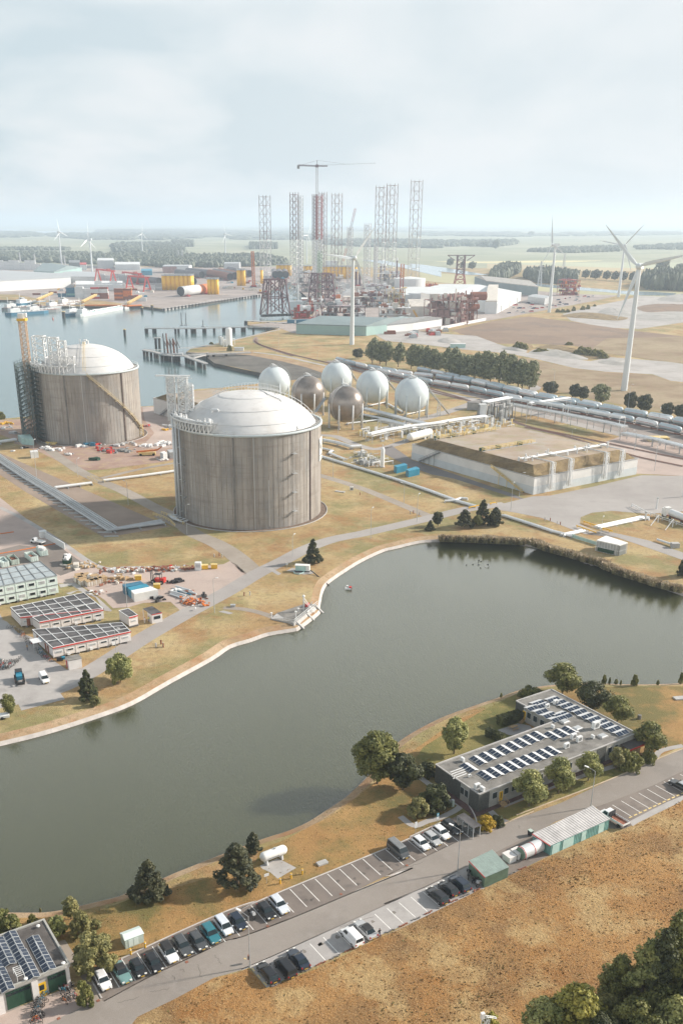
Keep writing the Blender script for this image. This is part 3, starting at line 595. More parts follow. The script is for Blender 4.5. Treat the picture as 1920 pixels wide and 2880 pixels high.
def pickup(loc,rz,label,cabin2=True,bed='rust',crane=True,paint='paint_white',cat='truck'):
 t=thing('pickup_truck',label,cat,loc,rz);p=M(paint)
 b=MB();b.box((0,0,.55),(5.6,.9,.22));b.build('chassis',M('black_trim'),t)
 b=MB();loft(b,[(.75,.93,.45,1.2),(2.1,.93,.45,1.2),(2.2,.93,.45,1.1),(2.85,.85,.5,1.0),(3.0,.75,.55,.85)])
 b.prism([(.75,-.88),(2.2,-.88),(2.2,.88),(.75,.88)],1.15,1.95,top=[(.8,-.75),(1.7,-.75),(1.7,.75),(.8,.75)]);b.build('cab',p,t)
 b=MB();b._a([(2.22,-.78,1.2),(2.22,.78,1.2),(1.74,.68,1.88),(1.74,-.68,1.88)],[(0,1,2,3)]);b.build('windshield',M('car_glass'),t)
 for s in (-1,1):
  b=MB();b._a([(.9,s*.895,1.2),(2.0,s*.895,1.2),(1.65,s*.79,1.82),(.95,s*.79,1.82)],[(0,1,2,3) if s<0 else (3,2,1,0)]);b.build('side_window',M('car_glass'),t)
  b=MB();b.box((2.9,s*.6,.78),(.2,.3,.15));b.build('headlight',M('lamp_glass'),t)
 b=MB();b.box((-1.1,0,.86),(3.4,1.9,.08));b.build('load_bed',M(bed),t)
 b=MB()
 for s in (-1,1):b.box((-1.1,s*.95,1.05),(3.4,.05,.4))
 b.box((-2.8,0,1.05),(.05,1.9,.4));b.build('bed_side',M('white_steel'),t)
 if crane:b=MB();b.box((.5,0,1.5),(.08,1.7,1.2)).cyl((.3,.5,.9),(.1,.5,2.1),.1,.06,6);b.build('loading_crane',M('cloth_dark'),t)
 for sx in (2.1,-1.7):
  for s in (-1,1):b=MB();b.cyl((sx,s*.68,.37),(sx,s*.94,.37),.38,n=12);b.build('wheel',M('tyre'),t)
 return t
pickup(P('D2',720,700,.8),BCK+.05,'white pickup truck with an open rusty load bed behind the long shed')
pickup(P('C1',350,205,.8),rad(150),'white flatbed truck by the low white wall in the laydown yard',bed='white_steel',crane=False)
# street lamps
def lamp(loc,h,rz,label,arm=1.4,group='street lamps along the car park'):
 t=thing('street_lamp',label,'street lamp',loc,rz,group)
 b=MB();b.cyl((0,0,0),(0,0,h),.10,.055,8);b.build('pole',M('galv'),t)
 b=MB();b.cyl((0,0,h-.05),(arm,0,h+.45),.035,n=6);b.build('arm',M('galv'),t)
 b=MB();b.box((arm+.3,0,h+.5),(.8,.32,.14),ry=-.15);b.build('lamp_head',M('white_steel'),t)
 return t
for k,x,y,yt,a,lb in (('D3',75,1372,890,150,'street lamp by the black estate car with a red box on its pole'),('D1',474,583,300,150,'street lamp beside the three dark cars near the green shed'),('D2',432,572,110,150,'street lamp behind the long shed roof'),):
 X,Y=P(k,x,y);lamp((X,Y),HT(k,x,yt,X,Y)-.3,rad(a),lb)
X,Y=P('D3',72,1330);t=thing('utility_box','small dark red box strapped to the street lamp pole','box',(X-.1,Y,1.0));b=MB();b.box((0,0,0),(.3,.3,.8));b.build('box_body',M('rust'),t);b=MB();b.box((0,-.17,.1),(.2,.04,.4));b.build('box_door',M('black_trim'),t)
sl=[('O',430,1228,1160,'plant lamp post beside the yellow bridge rails'),('O',672,1277,1232,'plant lamp post next to the generator'),('C3',570,738,470,'plant lamp post at the edge of the laydown yard'),
('C2',1075,345,95,'plant lamp post behind the white cabins'),('C4',397,435,205,'plant lamp post on the road right of the big tank'),('C4',760,300,95,'plant lamp post at the road fork by the pines'),('C4',658,155,5,'plant lamp post on the lawn beside the pipe track'),
('B4',158,515,350,'plant lamp post right behind the big tank'),('B5',210,770,565,'plant lamp post at the bunker corner'),('B5',278,660,480,'teal lamp post close to the bunker corner'),('B5',918,960,835,'plant lamp post by the pipe trench on the round lawn'),
('B5',1340,460,200,'plant lamp post in the yard between bunker and rails'),('B5',1180,300,150,'plant lamp post right of the long pipe rack'),('B2',603,740,655,'plant lamp post at the far bunker edge'),('B2',885,805,770,'short lamp post beyond the bunker'),
('B2',1225,655,485,'lamp post beside the rear wagons under the turbine'),('B2',768,550,395,'white lamp post among the wagons and small trees'),('B2',545,590,540,'lamp post before the front wagons'),('B2',1408,765,630,'lamp post at the right end of the wagons'),
('B1',655,940,775,'lamp post in front of the near brown sphere'),('B1',835,980,850,'lamp post right of the near brown sphere'),('B1',1198,838,710,'floodlight post in front of the right sphere'),
('B1',218,320,175,'lamp post at the bend of the tracks'),('B1',503,410,330,'lamp post at the straight part of the tracks'),('B1',125,215,90,'lamp post beside the shoreline path'),('B1',262,175,80,'lamp post by the blue container'),
('B6',315,310,0,'lamp post beside the white container near the scaffolded tank'),('B6',665,305,160,'lamp post on the dirt road fork'),('C1',1170,808,480,'tall pale lamp post left of the blue container'),('B6',1090,545,350,'lamp post on the lawn left of the big tank'),
('B2',1395,950,870,'lamp post on the yard right of the bunker'),('B2',1270,890,770,'lamp post at the bend of the pipe rack')]
for k,x,y,yt,lb in sl:
 X,Y=P(k,x,y);lamp((X,Y),max(4,HT(k,x,yt,X,Y)),rad(rnd.choice([150,-30,60])),lb,1.0,'lamp posts of the plant')
# helpers for buildings
def win(par,o,th,u,v,w,h,z,name='window',face='s',mat='glass',fr='alu',dep=.08,e=0):
 "an opening on a wall: o origin, u along th; face s looks to -v, e to +u, n to +v, w to -u"
 a={'s':th,'n':th,'e':th+pi/2,'w':th+pi/2}[face]
 c=loc2(o,u,v,th);nrm={'s':th-pi/2,'n':th+pi/2,'e':th,'w':th+pi}[face]
 b=MB();b.box((c[0]+cos(nrm)*.01,c[1]+sin(nrm)*.01,z),(w+.16,dep,h+.16),a);f=b.build(name,M(fr),par)
 b=MB();b.box((c[0]+cos(nrm)*.045,c[1]+sin(nrm)*.045,z),(w,dep,h),a);b.build('pane' if 'window' in name else 'leaf',M(mat),f)
 return f
def rect(o,u0,v0,u1,v1,th=TH):return [loc2(o,u0,v0,th),loc2(o,u1,v0,th),loc2(o,u1,v1,th),loc2(o,u0,v1,th)]
PAN={}
def panel_tent(loc,z,rz,label,kind,group):
 "kind 'deflector': two dark panels leaning on a white deflector; 'pair': panels on both slopes"
 if kind in PAN:return dup(PAN[kind],(*loc,z),rz,label,group)
 t=thing('solar_panel',label,'solar panel',(*loc,z),rz,group)
 w,l,h=(.95 if kind=='pair' else 1.25),1.65,.30
 def slab(x0,x1,z0,z1,y0,y1,mat,nm,par=t):
  q=MB();q._a([(x0,y0,z0),(x1,y0,z1),(x1,y1,z1),(x0,y1,z0),(x0,y0,z0-.04),(x1,y0,z1-.04),(x1,y1,z1-.04),(x0,y1,z0-.04)],[(0,1,2,3),(7,6,5,4),(0,4,5,1),(1,5,6,2),(2,6,7,3),(3,7,4,0)]);return q.build(nm,M(mat),par)
 for y0 in (-l-.02,.02):
  fr=slab(-w,-.02,.10,.10+h,y0,y0+l,'alu','module')
  n_=2
  for k in range(n_):
   a,c=y0+.05+k*(l-.05)/n_,y0+(k+1)*(l-.05)/n_
   slab(-w+.05,-.07,.10+h*.05+.012,.10+h*.93+.012,a,c,'panel','cell_field',fr)
  if kind=='pair':
   fr=slab(.02,w,.10+h,.10,y0,y0+l,'alu','module')
   for k in range(n_):
    a,c=y0+.05+k*(l-.05)/n_,y0+(k+1)*(l-.05)/n_
    slab(.07,w-.05,.10+h*.93+.012,.10+h*.05+.012,a,c,'panel','cell_field',fr)
 if kind !='pair':slab(.0,.95,.10+h,.10,-l,l,'deflector','deflector')
 PAN[kind]=t
 return t
def ac_unit(loc,z,rz,label,s=1.0,group='air conditioners on the office roof'):
 t=thing('air_conditioner',label,'air conditioner',(*loc,z),rz,group)
 b=MB();b.box((0,0,.55*s),(1.0*s,.5*s,.9*s));b.build('casing',M('white_steel'),t)
 b=MB();b.cyl((.0,-.26*s,.6*s),(0,-.30*s,.6*s),.3*s,n=12);b.build('fan_grille',M('galv_dark'),t)
 b=MB();b.box((-.35*s,0,.05),(.08,.6*s,.1)).box((.35*s,0,.05),(.08,.6*s,.1));b.build('feet',M('galv'),t)
 return t
# the office by the lake
OF=P('C5',385,815,3.8);H=3.8
t=office=thing('office_building','flat roofed L-shaped office of pale panels and dark brick beside the lake','building')
UB,VA,UD,VE,UF,VG=43.5,12.7,43.5,24.4,32.6,13.0
out=[loc2(OF,*q) for q in ((0,0),(UD,0),(UD,VE),(UF,VE),(UF+.2,VG),(0,VA))]
b=MB();b.prism(out,0,H);b.build('wall',M('pale_wall'),t)
b=MB();b.prism([loc2(OF,*q) for q in ((.25,.25),(UD-.25,.25),(UD-.25,VE-.25),(UF+.25,VE-.25),(UF+.45,VG-.2),(.25,VA-.25))],H,H+.04);b.build('roof',M('roof_gravel'),t)
b=MB();cs=[(0,0),(UD,0),(UD,VE),(UF,VE),(UF+.2,VG),(0,VA)]
for i in range(6):
 (u0,v0),(u1,v1)=cs[i],cs[(i+1) % 6];p,q=loc2(OF,u0,v0),loc2(OF,u1,v1);m=lerp(p,q,.5)
 b.box((*m,H+.09+.002*i),(dist(p,q)+.1,.28,.22),ang(p,q))
b.build('parapet',M('concrete'),t)
def blk(u0,v0,u1,v1,z1=H+.02):b=MB();b.prism(rect(OF,u0,v0,u1,v1),.02,z1);b.build('brick_block',M('dark_brick'),t)
blk(-.06,-.06,2.6,2.6);blk(-.05,5.2,.3,VA+.05);blk(31.6,-.06,34.4,.3);blk(UF-.06,VE-.3,UF+3,VE+.06);blk(UF-.06,VE-2.4,UF+.3,VE-.31)
for u in (4.0,6.9,8.9,12.5,16,20,24,28):win(t,OF,TH,u,0,1.1,1.25,2.3)
for u in (35.6,37.4):win(t,OF,TH,u,0,.9,1.7,2.1)
for v in (3.4,4.6):win(t,OF,TH,0,v,.9,1.4,2.2,face='w')
for v in (22.6-2.4,18.3,16.2):win(t,OF,TH,UF,v,1.1,1.3,2.1,face='w')
for (u,v,f) in ((5.6,0,'s'),(UF,21.6,'w')):
 d=win(t,OF,TH,u,v,.95,2.1,1.6,name='door',face=f,mat='door_yellow')
 c=loc2(OF,u-(0 if f=='s' else .1),v-(.1 if f=='s' else 0));q=MB();q.box((*c,1.8),(.16,.05,1.2),TH if f=='s' else TH+pi/2);q.build('door_window',M('car_glass'),d)
st=thing('wooden_steps','wooden steps with handrails below the yellow front door','steps');
b=MB()
for k in range(3):b.box((*loc2(OF,5.6,-.55-.35*k),.5-.16*k),(1.4,.38,.12),TH)
b.build('tread',M('wood'),st)
b=MB()
for u in (4.9,6.3):
 b.bar((*loc2(OF,u,-.2),1.5),(*loc2(OF,u,-1.8),.95),.07)
 for v in (-.4,-1.1,-1.8):b.bar((*loc2(OF,u,v),0),(*loc2(OF,u,v),1.4+.28*(v+.2)),.06)
b.build('handrail',M('wood'),st)
st=thing('wooden_steps','wooden steps at the courtyard door behind the office','steps');b=MB()
for k in range(3):b.box((*loc2(OF,UF-.5-.35*k,21.6),.5-.16*k),(1.4,.38,.12),TH+pi/2)
b.build('tread',M('wood'),st);b=MB()
for v in (20.9,22.3):b.bar((*loc2(OF,UF-.2,v),1.5),(*loc2(OF,UF-1.6,v),1.0),.07);b.bar((*loc2(OF,UF-1.6,v),0),(*loc2(OF,UF-1.6,v),1.0),.06)
b.build('handrail',M('wood'),st)
t2=thing('annex','low open annex with brown wooden wall and red roof beam at the office end','annex')
b=MB();b.prism(rect(OF,38.6,-2.6,UD+.3,-.06),2.55,2.75);b.build('roof',M('roof_dark'),t2)
b=MB();b.prism(rect(OF,39.4,-1.6,UD-.2,-.1),0,2.5);b.build('wall',M('wood'),t2)
b=MB();b.prism(rect(OF,38.6,-2.66,UD+.36,-2.6),2.35,2.72);b.build('beam',M('red'),t2)
for u in (38.8,41.2,UD+.1):b=MB();b.box((*loc2(OF,u,-2.45),1.2),(.14,.14,2.4),TH);b.build('post',M('wood'),t2)
sb=thing('stone_bed','dark red stone chippings bed along the office front','bed');b=MB();b.prism(rect(OF,-2.2,-1.1,38,-.08),0,.05);b.prism(rect(OF,-1.6,0,-.08,10),0,.051);b.build('chippings',layered('red_chippings',[(.3,3,.35,.65,((.06,.035,.035),(.14,.075,.07)),1),(3,3,.5,.7,(.22,.17,.15),.5)],bump=.6),sb)
def srow(k,x0,y0,x1,y1,n,name,kind='deflector',z=H+.06,grp='solar panels on the office roof',rz=TH,skip=()):
 a,c=P(k,x0,y0,z),P(k,x1,y1,z)
 for i in range(n):
  if i in skip:continue
  p=lerp(a,c,i/(n-1)) if n>1 else a
  panel_tent(p,z,rz,f'{name}, {nth(i)} from left',kind,grp)
srow('C5',385,618,735,474,8,'dark panel pair with white deflector in the long row nearer the courtyard')
srow('C5',430,705,815,562,9,'dark panel pair with white deflector in the long row nearer the street')
srow('C5',330,660,330,660,1,'lone panel pair with deflector beside the four small roof bars')
srow('C5',815,475,915,443,3,'dark panel pair with deflector in the short row beside the roof hatch')
rz2=TH+pi/2
srow('C5',690,310,830,375,4,'panel pair with deflector in the row above the yellow courtyard door',rz=rz2)
srow('C5',720,283,748,296,2,'panel pair with deflector beside the small roof fan of the wing',rz=rz2)
srow('C5',850,350,875,361,2,'panel pair with deflector at the inner bend of the roof',rz=rz2)
srow('C5',805,262,960,333,5,'panel pair with deflector in the edge row, far part',rz=rz2)
srow('C5',1000,358,1085,395,3,'panel pair with deflector in the edge row, middle part',rz=rz2)
srow('C5',1115,412,1200,455,3,'panel pair with deflector in the edge row, near part',rz=rz2)
for x,y,s,lb in ((778,312,1,'white fan box between the panels on the roof wing'),(826,290,1.1,'white cooling box by the wing edge row'),(1058,432,1.7,'largest white cooling unit standing by the edge row'),(930,492,1.3,'left one of the twin white cooling units on the roof'),(963,508,1.3,'right one of the twin white cooling units on the roof'),(890,545,1.2,'single white cooling unit before the twin units'),(288,622,.9,'white vent box at the left end of the roof'),(810,428,.8,'small white vent near the inner bend'),(1042,488,.8,'small white vent right of the twin units'),(328,712,.6,'tiny vent box beside the four roof bars'),(372,782,1.2,'squat white unit at the near roof corner, left one'),(403,795,1.0,'squat white unit at the near roof corner, right one')):
 ac_unit(P('C5',x,y,H+.04),H+.04,TH+rnd.choice([0,pi/2]),lb,s)
for x,y,lb in ((880,393,'roof light with pale frame at the inner bend'),(955,432,'roof light with pale frame by the short panel row'),(1100,477,'roof light with pale frame near the street side')):
 X,Y=P('C5',x,y,H+.1);t2=thing('roof_light',lb,'roof light',(X,Y,H+.04),TH);b=MB();b.box((0,0,.15),(2.0,1.6,.3));b.build('frame',M('concrete'),t2);b=MB();b.box((0,0,.36),(1.7,1.3,.12),tp=.85);b.build('pane',M('galv'),t2)
for i in range(4):
 X,Y=P('C5',255+i*6,672+i*12,H+.1);t2=tag(MB().box((0,0,.1),(3.4,.16,.14)).build('roof_bar',M('white_steel'),loc=(X,Y,H+.04),rz=TH),f'thin white bar lying on the left end of the office roof, {nth(i)} of four','bar','white bars on the office roof')
def hedge(k,pts,h,w,label):
 a,c=[P(k,*q) for q in pts];d=dist(a,c);o=thing('hedge',label,'hedge',(*lerp(a,c,.5),0),ang(a,c))
 r=random.Random(int(d*9));q=MB();q.box((0,0,h*.46),(d*.96,w*.84,h*.88));q.build('core',M('leaf_dark'),o)
 q=MB()
 for _ in range(int(d*w*h*26)):
  x,y,z=r.uniform(-d/2,d/2),r.uniform(-w/2,w/2),r.uniform(.05,h);s=r.choice((0,1,2))
  if s==0:y=math.copysign(w/2,y)
  elif s==1:z=h
  else:x=math.copysign(d/2,x) if r.random()<.3 else x;z=h if r.random()<.5 else z
  n_=Vector((r.gauss(0,1),r.gauss(0,1),abs(r.gauss(0,1)))).normalized();a_=n_.orthogonal()*.18;b_=n_.cross(a_.normalized())*.13;cc=Vector((x,y,z))
  q._a([cc-a_,cc-b_,cc+a_,cc+b_],[(0,1,2,3)])
 q.build('leaf_layer',M('leaf_dark'),o)
hedge('C5',((495,415),(640,375)),2.2,2.0,'tall clipped dark hedge at the back of the courtyard')
hedge('C5',((425,470),(520,510)),1.8,1.5,'clipped dark hedge along the near side of the courtyard')
X,Y=P('C5',585,435);t2=thing('picnic_table','picnic table on the paved courtyard between the hedges','picnic table',(X,Y),TH)
b=MB();b.box((0,0,.75),(1.8,.75,.06));b.build('table_top',M('wood'),t2)
for s in (-1,1):b=MB();b.box((0,s*.75,.45),(1.8,.28,.05));b.build('seat',M('wood'),t2);b=MB();b.bar((s*.6,-.7,0),(s*.6,0,.72),.08).bar((s*.6,.7,0),(s*.6,0,.72),.08);b.build('leg',M('wood'),t2)
X,Y=P('C6',1045,1000);t2=thing('glass_shelter','glass shelter with pale frame and mottled roof beside the black estate car','shelter',(X-.2,Y+.6),TH-pi/2)
b=MB()
for x in (-2.2,-.7,.8,2.2):
 for y in (-.8,.8):b.box((x,y,1.15),(.09,.09,2.3))
b.box((0,-.8,2.32),(4.6,.09,.09)).box((0,.8,2.321),(4.6,.09,.09)).box((-2.2,0,2.322),(.09,1.6,.09)).box((2.2,0,2.323),(.09,1.6,.09));b.build('frame',M('alu'),t2)
b=MB();b.box((0,0,2.42),(4.7,1.8,.08));b.build('roof',M('felt'),t2)
GL=bpy.data.materials.new('clear_glass');GL.use_nodes=True;gb=GL.node_tree.nodes['Principled BSDF'];gb.inputs['Base Color'].default_value=(.75,.82,.84,1);gb.inputs['Roughness'].default_value=.05;gb.inputs['Transmission Weight'].default_value=.9;gb.inputs['IOR'].default_value=1.1;MATS['clear_glass']=GL
for y in (-.8,.8):b=MB();b.box((0,y,1.2),(4.3,.02,1.9));b.build('glass_wall',GL,t2)
b=MB();b.box((.1,.45,.5),(1.6,.4,.06));b.build('bench',M('white_steel'),t2)
def sign(k,x,y,h,label,board='blue_bright',bw=.5,bh=.7,second='white_steel',rz=rad(30)):
 X,Y=P(k,x,y);t2=thing('parking_sign',label,'sign',(X,Y),rz)
 b=MB();b.cyl((0,0,0),(0,0,h),.04,n=6);b.build('pole',M('galv'),t2);b=MB();b.box((0,-.05,h-bh/2),(bw,.04,bh));b.build('board',M(board),t2)
 if second:b=MB();b.box((0,-.05,h-bh-.35),(bw,.045,.5));b.build('plate',M(second),t2)
 if board=='blue_bright':
  q=MB();z=h-bh/2;q.box((-.09,-.08,z),(.07,.02,.42)).box((.02,-.081,z+.17),(.16,.02,.06)).box((.02,-.082,z+.01),(.16,.02,.06)).box((.11,-.083,z+.09),(.05,.02,.2));q.build('letter',M('white_paint'),t2)
sign('C6',780,930,2.6,'blue and white parking sign with a P behind the white hatchback');sign('C6',603,998,2.5,'parking sign on a dark post left of the white cars',board='white_steel')
sign('D3',228,605,2.1,'small white notice board below the gas tank',board='white_steel',bw=.9,bh=.55,second=None)
X,Y=P('C6',905,778);t2=thing('cabinet','pale blue utility cabinet on the garden path','cabinet',(X,Y),TH);b=MB();b.box((0,0,.7),(.5,.45,1.4));b.build('casing',M('shed_roof_green'),t2);b=MB();b.box((0,0,1.43),(.56,.5,.06));b.build('lid',M('galv'),t2)
def bollard(loc,h,r,mat,label,band=None,grp='yellow bollards'):
 t2=thing('bollard',label,'bollard',loc,0,grp);b=MB();b.cyl((0,0,0),(0,0,h),r,n=10);b.build('post',M(mat),t2)
 if band:b=MB();b.cyl((0,0,h*.78),(0,0,h*.92),r*1.06,n=10);b.build('band',M(band),t2)
for k,x,y,lb in (('D3',352,605,'yellow bollard nearest the parking by the gas tank'),('D3',452,558,'yellow bollard in the middle before the gas tank'),('D3',555,518,'yellow bollard furthest right before the gas tank'),('D4',420,995,'yellow bollard left before the transformer cabinet'),('D4',553,933,'yellow bollard right before the transformer cabinet')):
 bollard(P(k,x,y),1.1,.14,'yellow',lb,'white_paint')
X,Y=P('D3',292,395);t2=thing('gas_tank','white horizontal gas tank on a concrete slab by the lake','gas tank',(X,Y),rad(32.5))
b=MB();b.lathe([(.02,-2.6),(.5,-2.5),(.78,-2.2),(.85,-1.9),(.85,1.9),(.78,2.2),(.5,2.5),(.02,2.6)],n=18)
R_=Matrix.Rotation(pi/2,4,'Y');b.v=[tuple(R_ @ Vector(v)+Vector((0,0,1.6))) for v in b.v];b.build('tank_body',M('white_paint'),t2,smooth=True)
for x in (-1.5,1.5):b=MB();b.box((x,0,.45),(.3,1.3,.9),tp=.8);b.build('saddle',M('white_steel'),t2)
b=MB();b.cyl((.3,0,2.42),(.3,0,2.62),.22,n=10);b.build('dome_valve',M('galv'),t2)
b=MB()
for i in range(9):b.box((-1.5+i*.26,-.852,1.45),(.17,.02,.16))
b.build('lettering',M('galv_dark'),t2)
sheet('tank_slab',PP('D3','165,440 330,370 500,460 330,560 260,500 190,470'),CONC,3)
X,Y=P('D4',430,905);t2=thing('transformer_cabinet','pale green transformer cabinet with a pitched lid behind the black cars','cabinet',(X,Y+.6),rad(32))
b=MB();b.box((0,0,.85),(3.0,1.9,1.7));b.build('casing',M('shed_roof_green'),t2);b=MB();b._a([(-1.6,-1.05,1.7),(1.6,-1.05,1.7),(1.6,1.05,1.7),(-1.6,1.05,1.7),(-1.5,0,2.15),(1.5,0,2.15)],[(0,1,5,4),(2,3,4,5),(1,2,5),(3,0,4),(0,3,2,1)]);b.build('lid',M('mint'),t2)
for x in (-.6,.25):b=MB();b.box((x,-.97,.8),(.75,.04,1.3));b.build('door',M('mint'),t2)
X,Y=P('D3',738,420);t2=tag(MB().box((0,0,.15),(1.9,1.1,.3)).build('concrete_slab',M('concrete'),loc=(X,Y,0),rz=rad(30)),'pale concrete cover slab alone on the orange lawn','slab')
X,Y=P('C5',1545,258);tag(MB().box((0,0,.15),(2.6,1.6,.3)).build('concrete_slab',M('concrete'),loc=(X,Y,0),rz=rad(10)),'pale cover slab on the lawn at the right edge','slab')
X,Y=P('C5',1312,375);tag(MB().cyl((0,0,0),(0,0,1.0),.45,.4,10).build('concrete_block',M('concrete_dark'),loc=(X,Y,0)),'small round concrete block on the lawn right of the trees','block')
# garage building at the lower left
GO=(-34.9,107.9);gh=4.0;t=thing('garage_building','flat roofed garage with green and orange doors at the lower left','building')
def g2(u,v):return loc2(GO,u,v)
out=[g2(0,0),g2(0,11.3),g2(-30,11.3),g2(-30,0)]
b=MB();b.prism([g2(0,.3),g2(0,11.3),g2(-30,11.3),g2(-30,.3)],0,gh-.1);b.build('wall',M('concrete'),t)
b=MB();b.prism([g2(-.3,.3),g2(-.3,11),g2(-29.7,11),g2(-29.7,.3)],gh-.1,gh+.05);b.build('roof',M('roof_dark'),t)
b=MB()
for p,q in zip(out,out[1:]+out[:1]):m=lerp(p,q,.5);b.box((*m,gh-.1+.003*len(b.v)/8),(dist(p,q)+.2,.3,.6),ang(p,q))
b.build('parapet',M('pale_wall'),t)
for u in (-.2,-5.0,-9.9,-14.8):b=MB();b.box((*g2(u-.15,.1),gh/2),(.9 if u<-1 else .5,.5,gh-.02),TH);b.build('pillar',M('cabin_white'),t)
for i,(u0,u1,m_) in enumerate(((-3.2,-.6,'dark_green'),(-9.2,-5.7,'dark_green'),(-14.3,-10.8,'orange_door'),(-19,-15.6,'orange_door'))):
 b=MB();b.box((*g2((u0+u1)/2,.26),1.55),(u1-u0,.12,3.0),TH);d=b.build('garage_door',M(m_),t);d['label']=('dark green' if m_[0]=='d' else 'orange')+' garage door'
 for k in range(4):
  b=MB();b.box((*g2(u0+(k+.5)*(u1-u0)/4,.18),2.6 if m_[0]=='d' else 1.9),((u1-u0)/4-.12,.06,.45 if m_[0]=='d' else .3),TH);b.build('door_window',M('car_glass'),d)
b=MB();b.box((*g2(-4.2,.2),1.25),(1.25,.12,2.4),TH);d=b.build('door',M('door_yellow'),t);b=MB();b.box((*g2(-4.2,.12),1.7),(.7,.05,.9),TH);b.build('door_window',M('car_glass'),d)
for i,(x,y,n) in enumerate(((180,620,0),(400,600,1),(300,830,2),(475,745,3),(40,690,4),(20,960,5))):
 X,Y=P('D5',x,y,gh+.2)
 nm=['second panel block left of the round roof stain','small panel block nearest the roof corner','panel block in the near row by the ladder frame','panel block at the right end of the near row','panel block at the left edge in the far row','panel block at the left edge in the near row'][i]
 for j in ((-1,),(0,)) if n==1 else ((-1,),(1,)):
  if n==1 and j[0]==-1:continue
  q=loc2((X,Y),0,j[0]*1.68,TH);panel_tent(q,gh+.06,TH,nm+(', far half' if j[0]==1 else ', near half' if j[0]==-1 else ''),'pair','solar panels on the garage roof')
X,Y=P('D5',215,960,gh+.1);t2=thing('ladder_frame','white metal ladder frame standing at the garage roof edge','ladder',(X,Y,gh+.05),TH)
b=MB()
for s in (-.5,.5):b.bar((s,-1.0,0),(s,-1.0,1.0),.08).bar((s,1.0,0),(s,1.0,1.0),.08).bar((s,-1,1.0),(s,1,1.0),.08)
b.build('frame',M('white_steel'),t2);b=MB()
for k in range(6):b.bar((-.5,-1+.4*k,.95),(.5,-1+.4*k,.95),.06)
b.build('rung',M('white_steel'),t2)
for x,y,lb in ((425,418,'white roof vent beside the far corner of the garage'),(703,828,'white roof vent at the right corner of the garage'),(288,1000,'white roof vent beside the ladder frame')):
 X,Y=P('D5',x,y,gh+.2);t2=thing('roof_vent',lb,'vent',(X,Y,gh+.05));b=MB();b.cyl((0,0,0),(0,0,.35),.12,n=8);b.build('stub',M('galv'),t2);b=MB();b.lathe([(.3,.3),(.28,.42),(.02,.5)],n=10);b.build('cap',M('white_paint'),t2)
# sheds beside the lower bays
def shed(o4,h,roofm,wallm,label,hi=.35,panels=None):
 "o4 = four roof corners: left, near, right, far"
 t2=thing('storage_shed',label,'shed');b=MB();b.prism(list(o4),0,h);b.build('wall',M(wallm),t2)
 c=lerp(o4[0],o4[2],.5);ex=[lerp(c,q,1.045) for q in o4];b=MB();L_,N_,R2,F_=ex;n=26
 for i in range(n):
  a,e_=lerp(L_,F_,0),0
  p0,p1=lerp(N_,R2,i/n),lerp(N_,R2,(i+1)/n);q0,q1=lerp(L_,F_,i/n),lerp(L_,F_,(i+1)/n);pm,qm=lerp(p0,p1,.5),lerp(q0,q1,.5)
  b._a([(*p0,h+.05),(*pm,h+.13),(*p1,h+.05),(*q1,h+.05+hi),(*qm,h+.13+hi),(*q0,h+.05+hi)],[(0,1,4,5),(1,2,3,4)])
 b._a([(*L_,h),(*N_,h),(*N_,h+.06),(*L_,h+.06+hi)],[(0,1,2,3)]);b._a([(*R2,h),(*F_,h),(*F_,h+.06+hi),(*R2,h+.06)],[(0,1,2,3)])
 b.build('roof',M(roofm),t2)
 b=MB()
 for p,q,m_ in ((L_,N_,0),):b.bar((*p,h+.02+hi),(*q,h+.03),.12)
 b.build('edge_trim',M('red'),t2)
 b=MB();n=34
 for i in range(n+1):p=lerp(o4[1],o4[2],i/n);b.box((*p,h/2),(.09,.09,h-.02),ang(o4[1],o4[2]))
 for i in range(11):p=lerp(o4[0],o4[1],i/10);b.box((*p,h/2),(.09,.09,h-.03),ang(o4[0],o4[1]))
 b.build('cladding_rib',M(panels or wallm),t2)
 return t2
s1=[P('D1',*q,2.1) for q in ((552,522),(653,617),(803,552),(698,452))]
shed(s1,2.1,'shed_roof_green','shed_green','small green corrugated shed with a pale green roof',.3)
s2=[P('D1',*q,2.1) for q in ((968,345),(1082,410),(1455,243),(1343,168))]
sh=shed(s2,2.1,'shed_roof','teal','long teal corrugated shed with a grey sheet roof',.35)
for a,c in ((0.02,.14),(.2,.38),(.52,.60),(.82,.92)):
 p,q=lerp(s2[1],s2[2],a),lerp(s2[1],s2[2],c);m=lerp(p,q,.5);b=MB();b.box((*m,1.0),(dist(p,q),.16,1.9),ang(p,q));pl=b.build('wall_panel',M('teal_pale'),sh);pl['label']='faded pale teal wall panel'
X,Y=P('D1',940,470);t2=thing('horizontal_cylinder','large half hidden steel cylinder with red rings between the sheds','tank',(X,Y),TH)
b=MB();b.cyl((-2.2,0,1.15),(2.4,0,1.15),1.15,n=22);b.build('shell',M('alu'),t2);
for x in (-2.1,.2):b=MB();b.cyl((x,0,1.15),(x+.12,0,1.15),1.19,n=22);b.build('ring',M('red'),t2)
b=MB();b.cyl((-2.27,0,1.15),(-2.2,0,1.15),1.1,n=22);b.build('end_plate',M('shed_green'),t2)
b=MB()
for x in (-1.4,1.4):b.box((x,0,.15),(.3,1.6,.3))
b.build('saddle',M('galv_dark'),t2)
for x,y,lb in ((808,505,'white lidded tub next to the green shed'),(860,480,'white lidded tub beside the steel cylinder')):
 X,Y=P('D1',x,y);t2=thing('storage_tub',lb,'tub',(X,Y),TH);b=MB();b.box((0,0,.6),(1.5,1.8,1.15),tp=1.06);b.build('tub_body',M('white_paint'),t2);b=MB();b.box((0,0,1.2),(1.68,2.0,.1));b.build('lid',M('cabin_white'),t2)
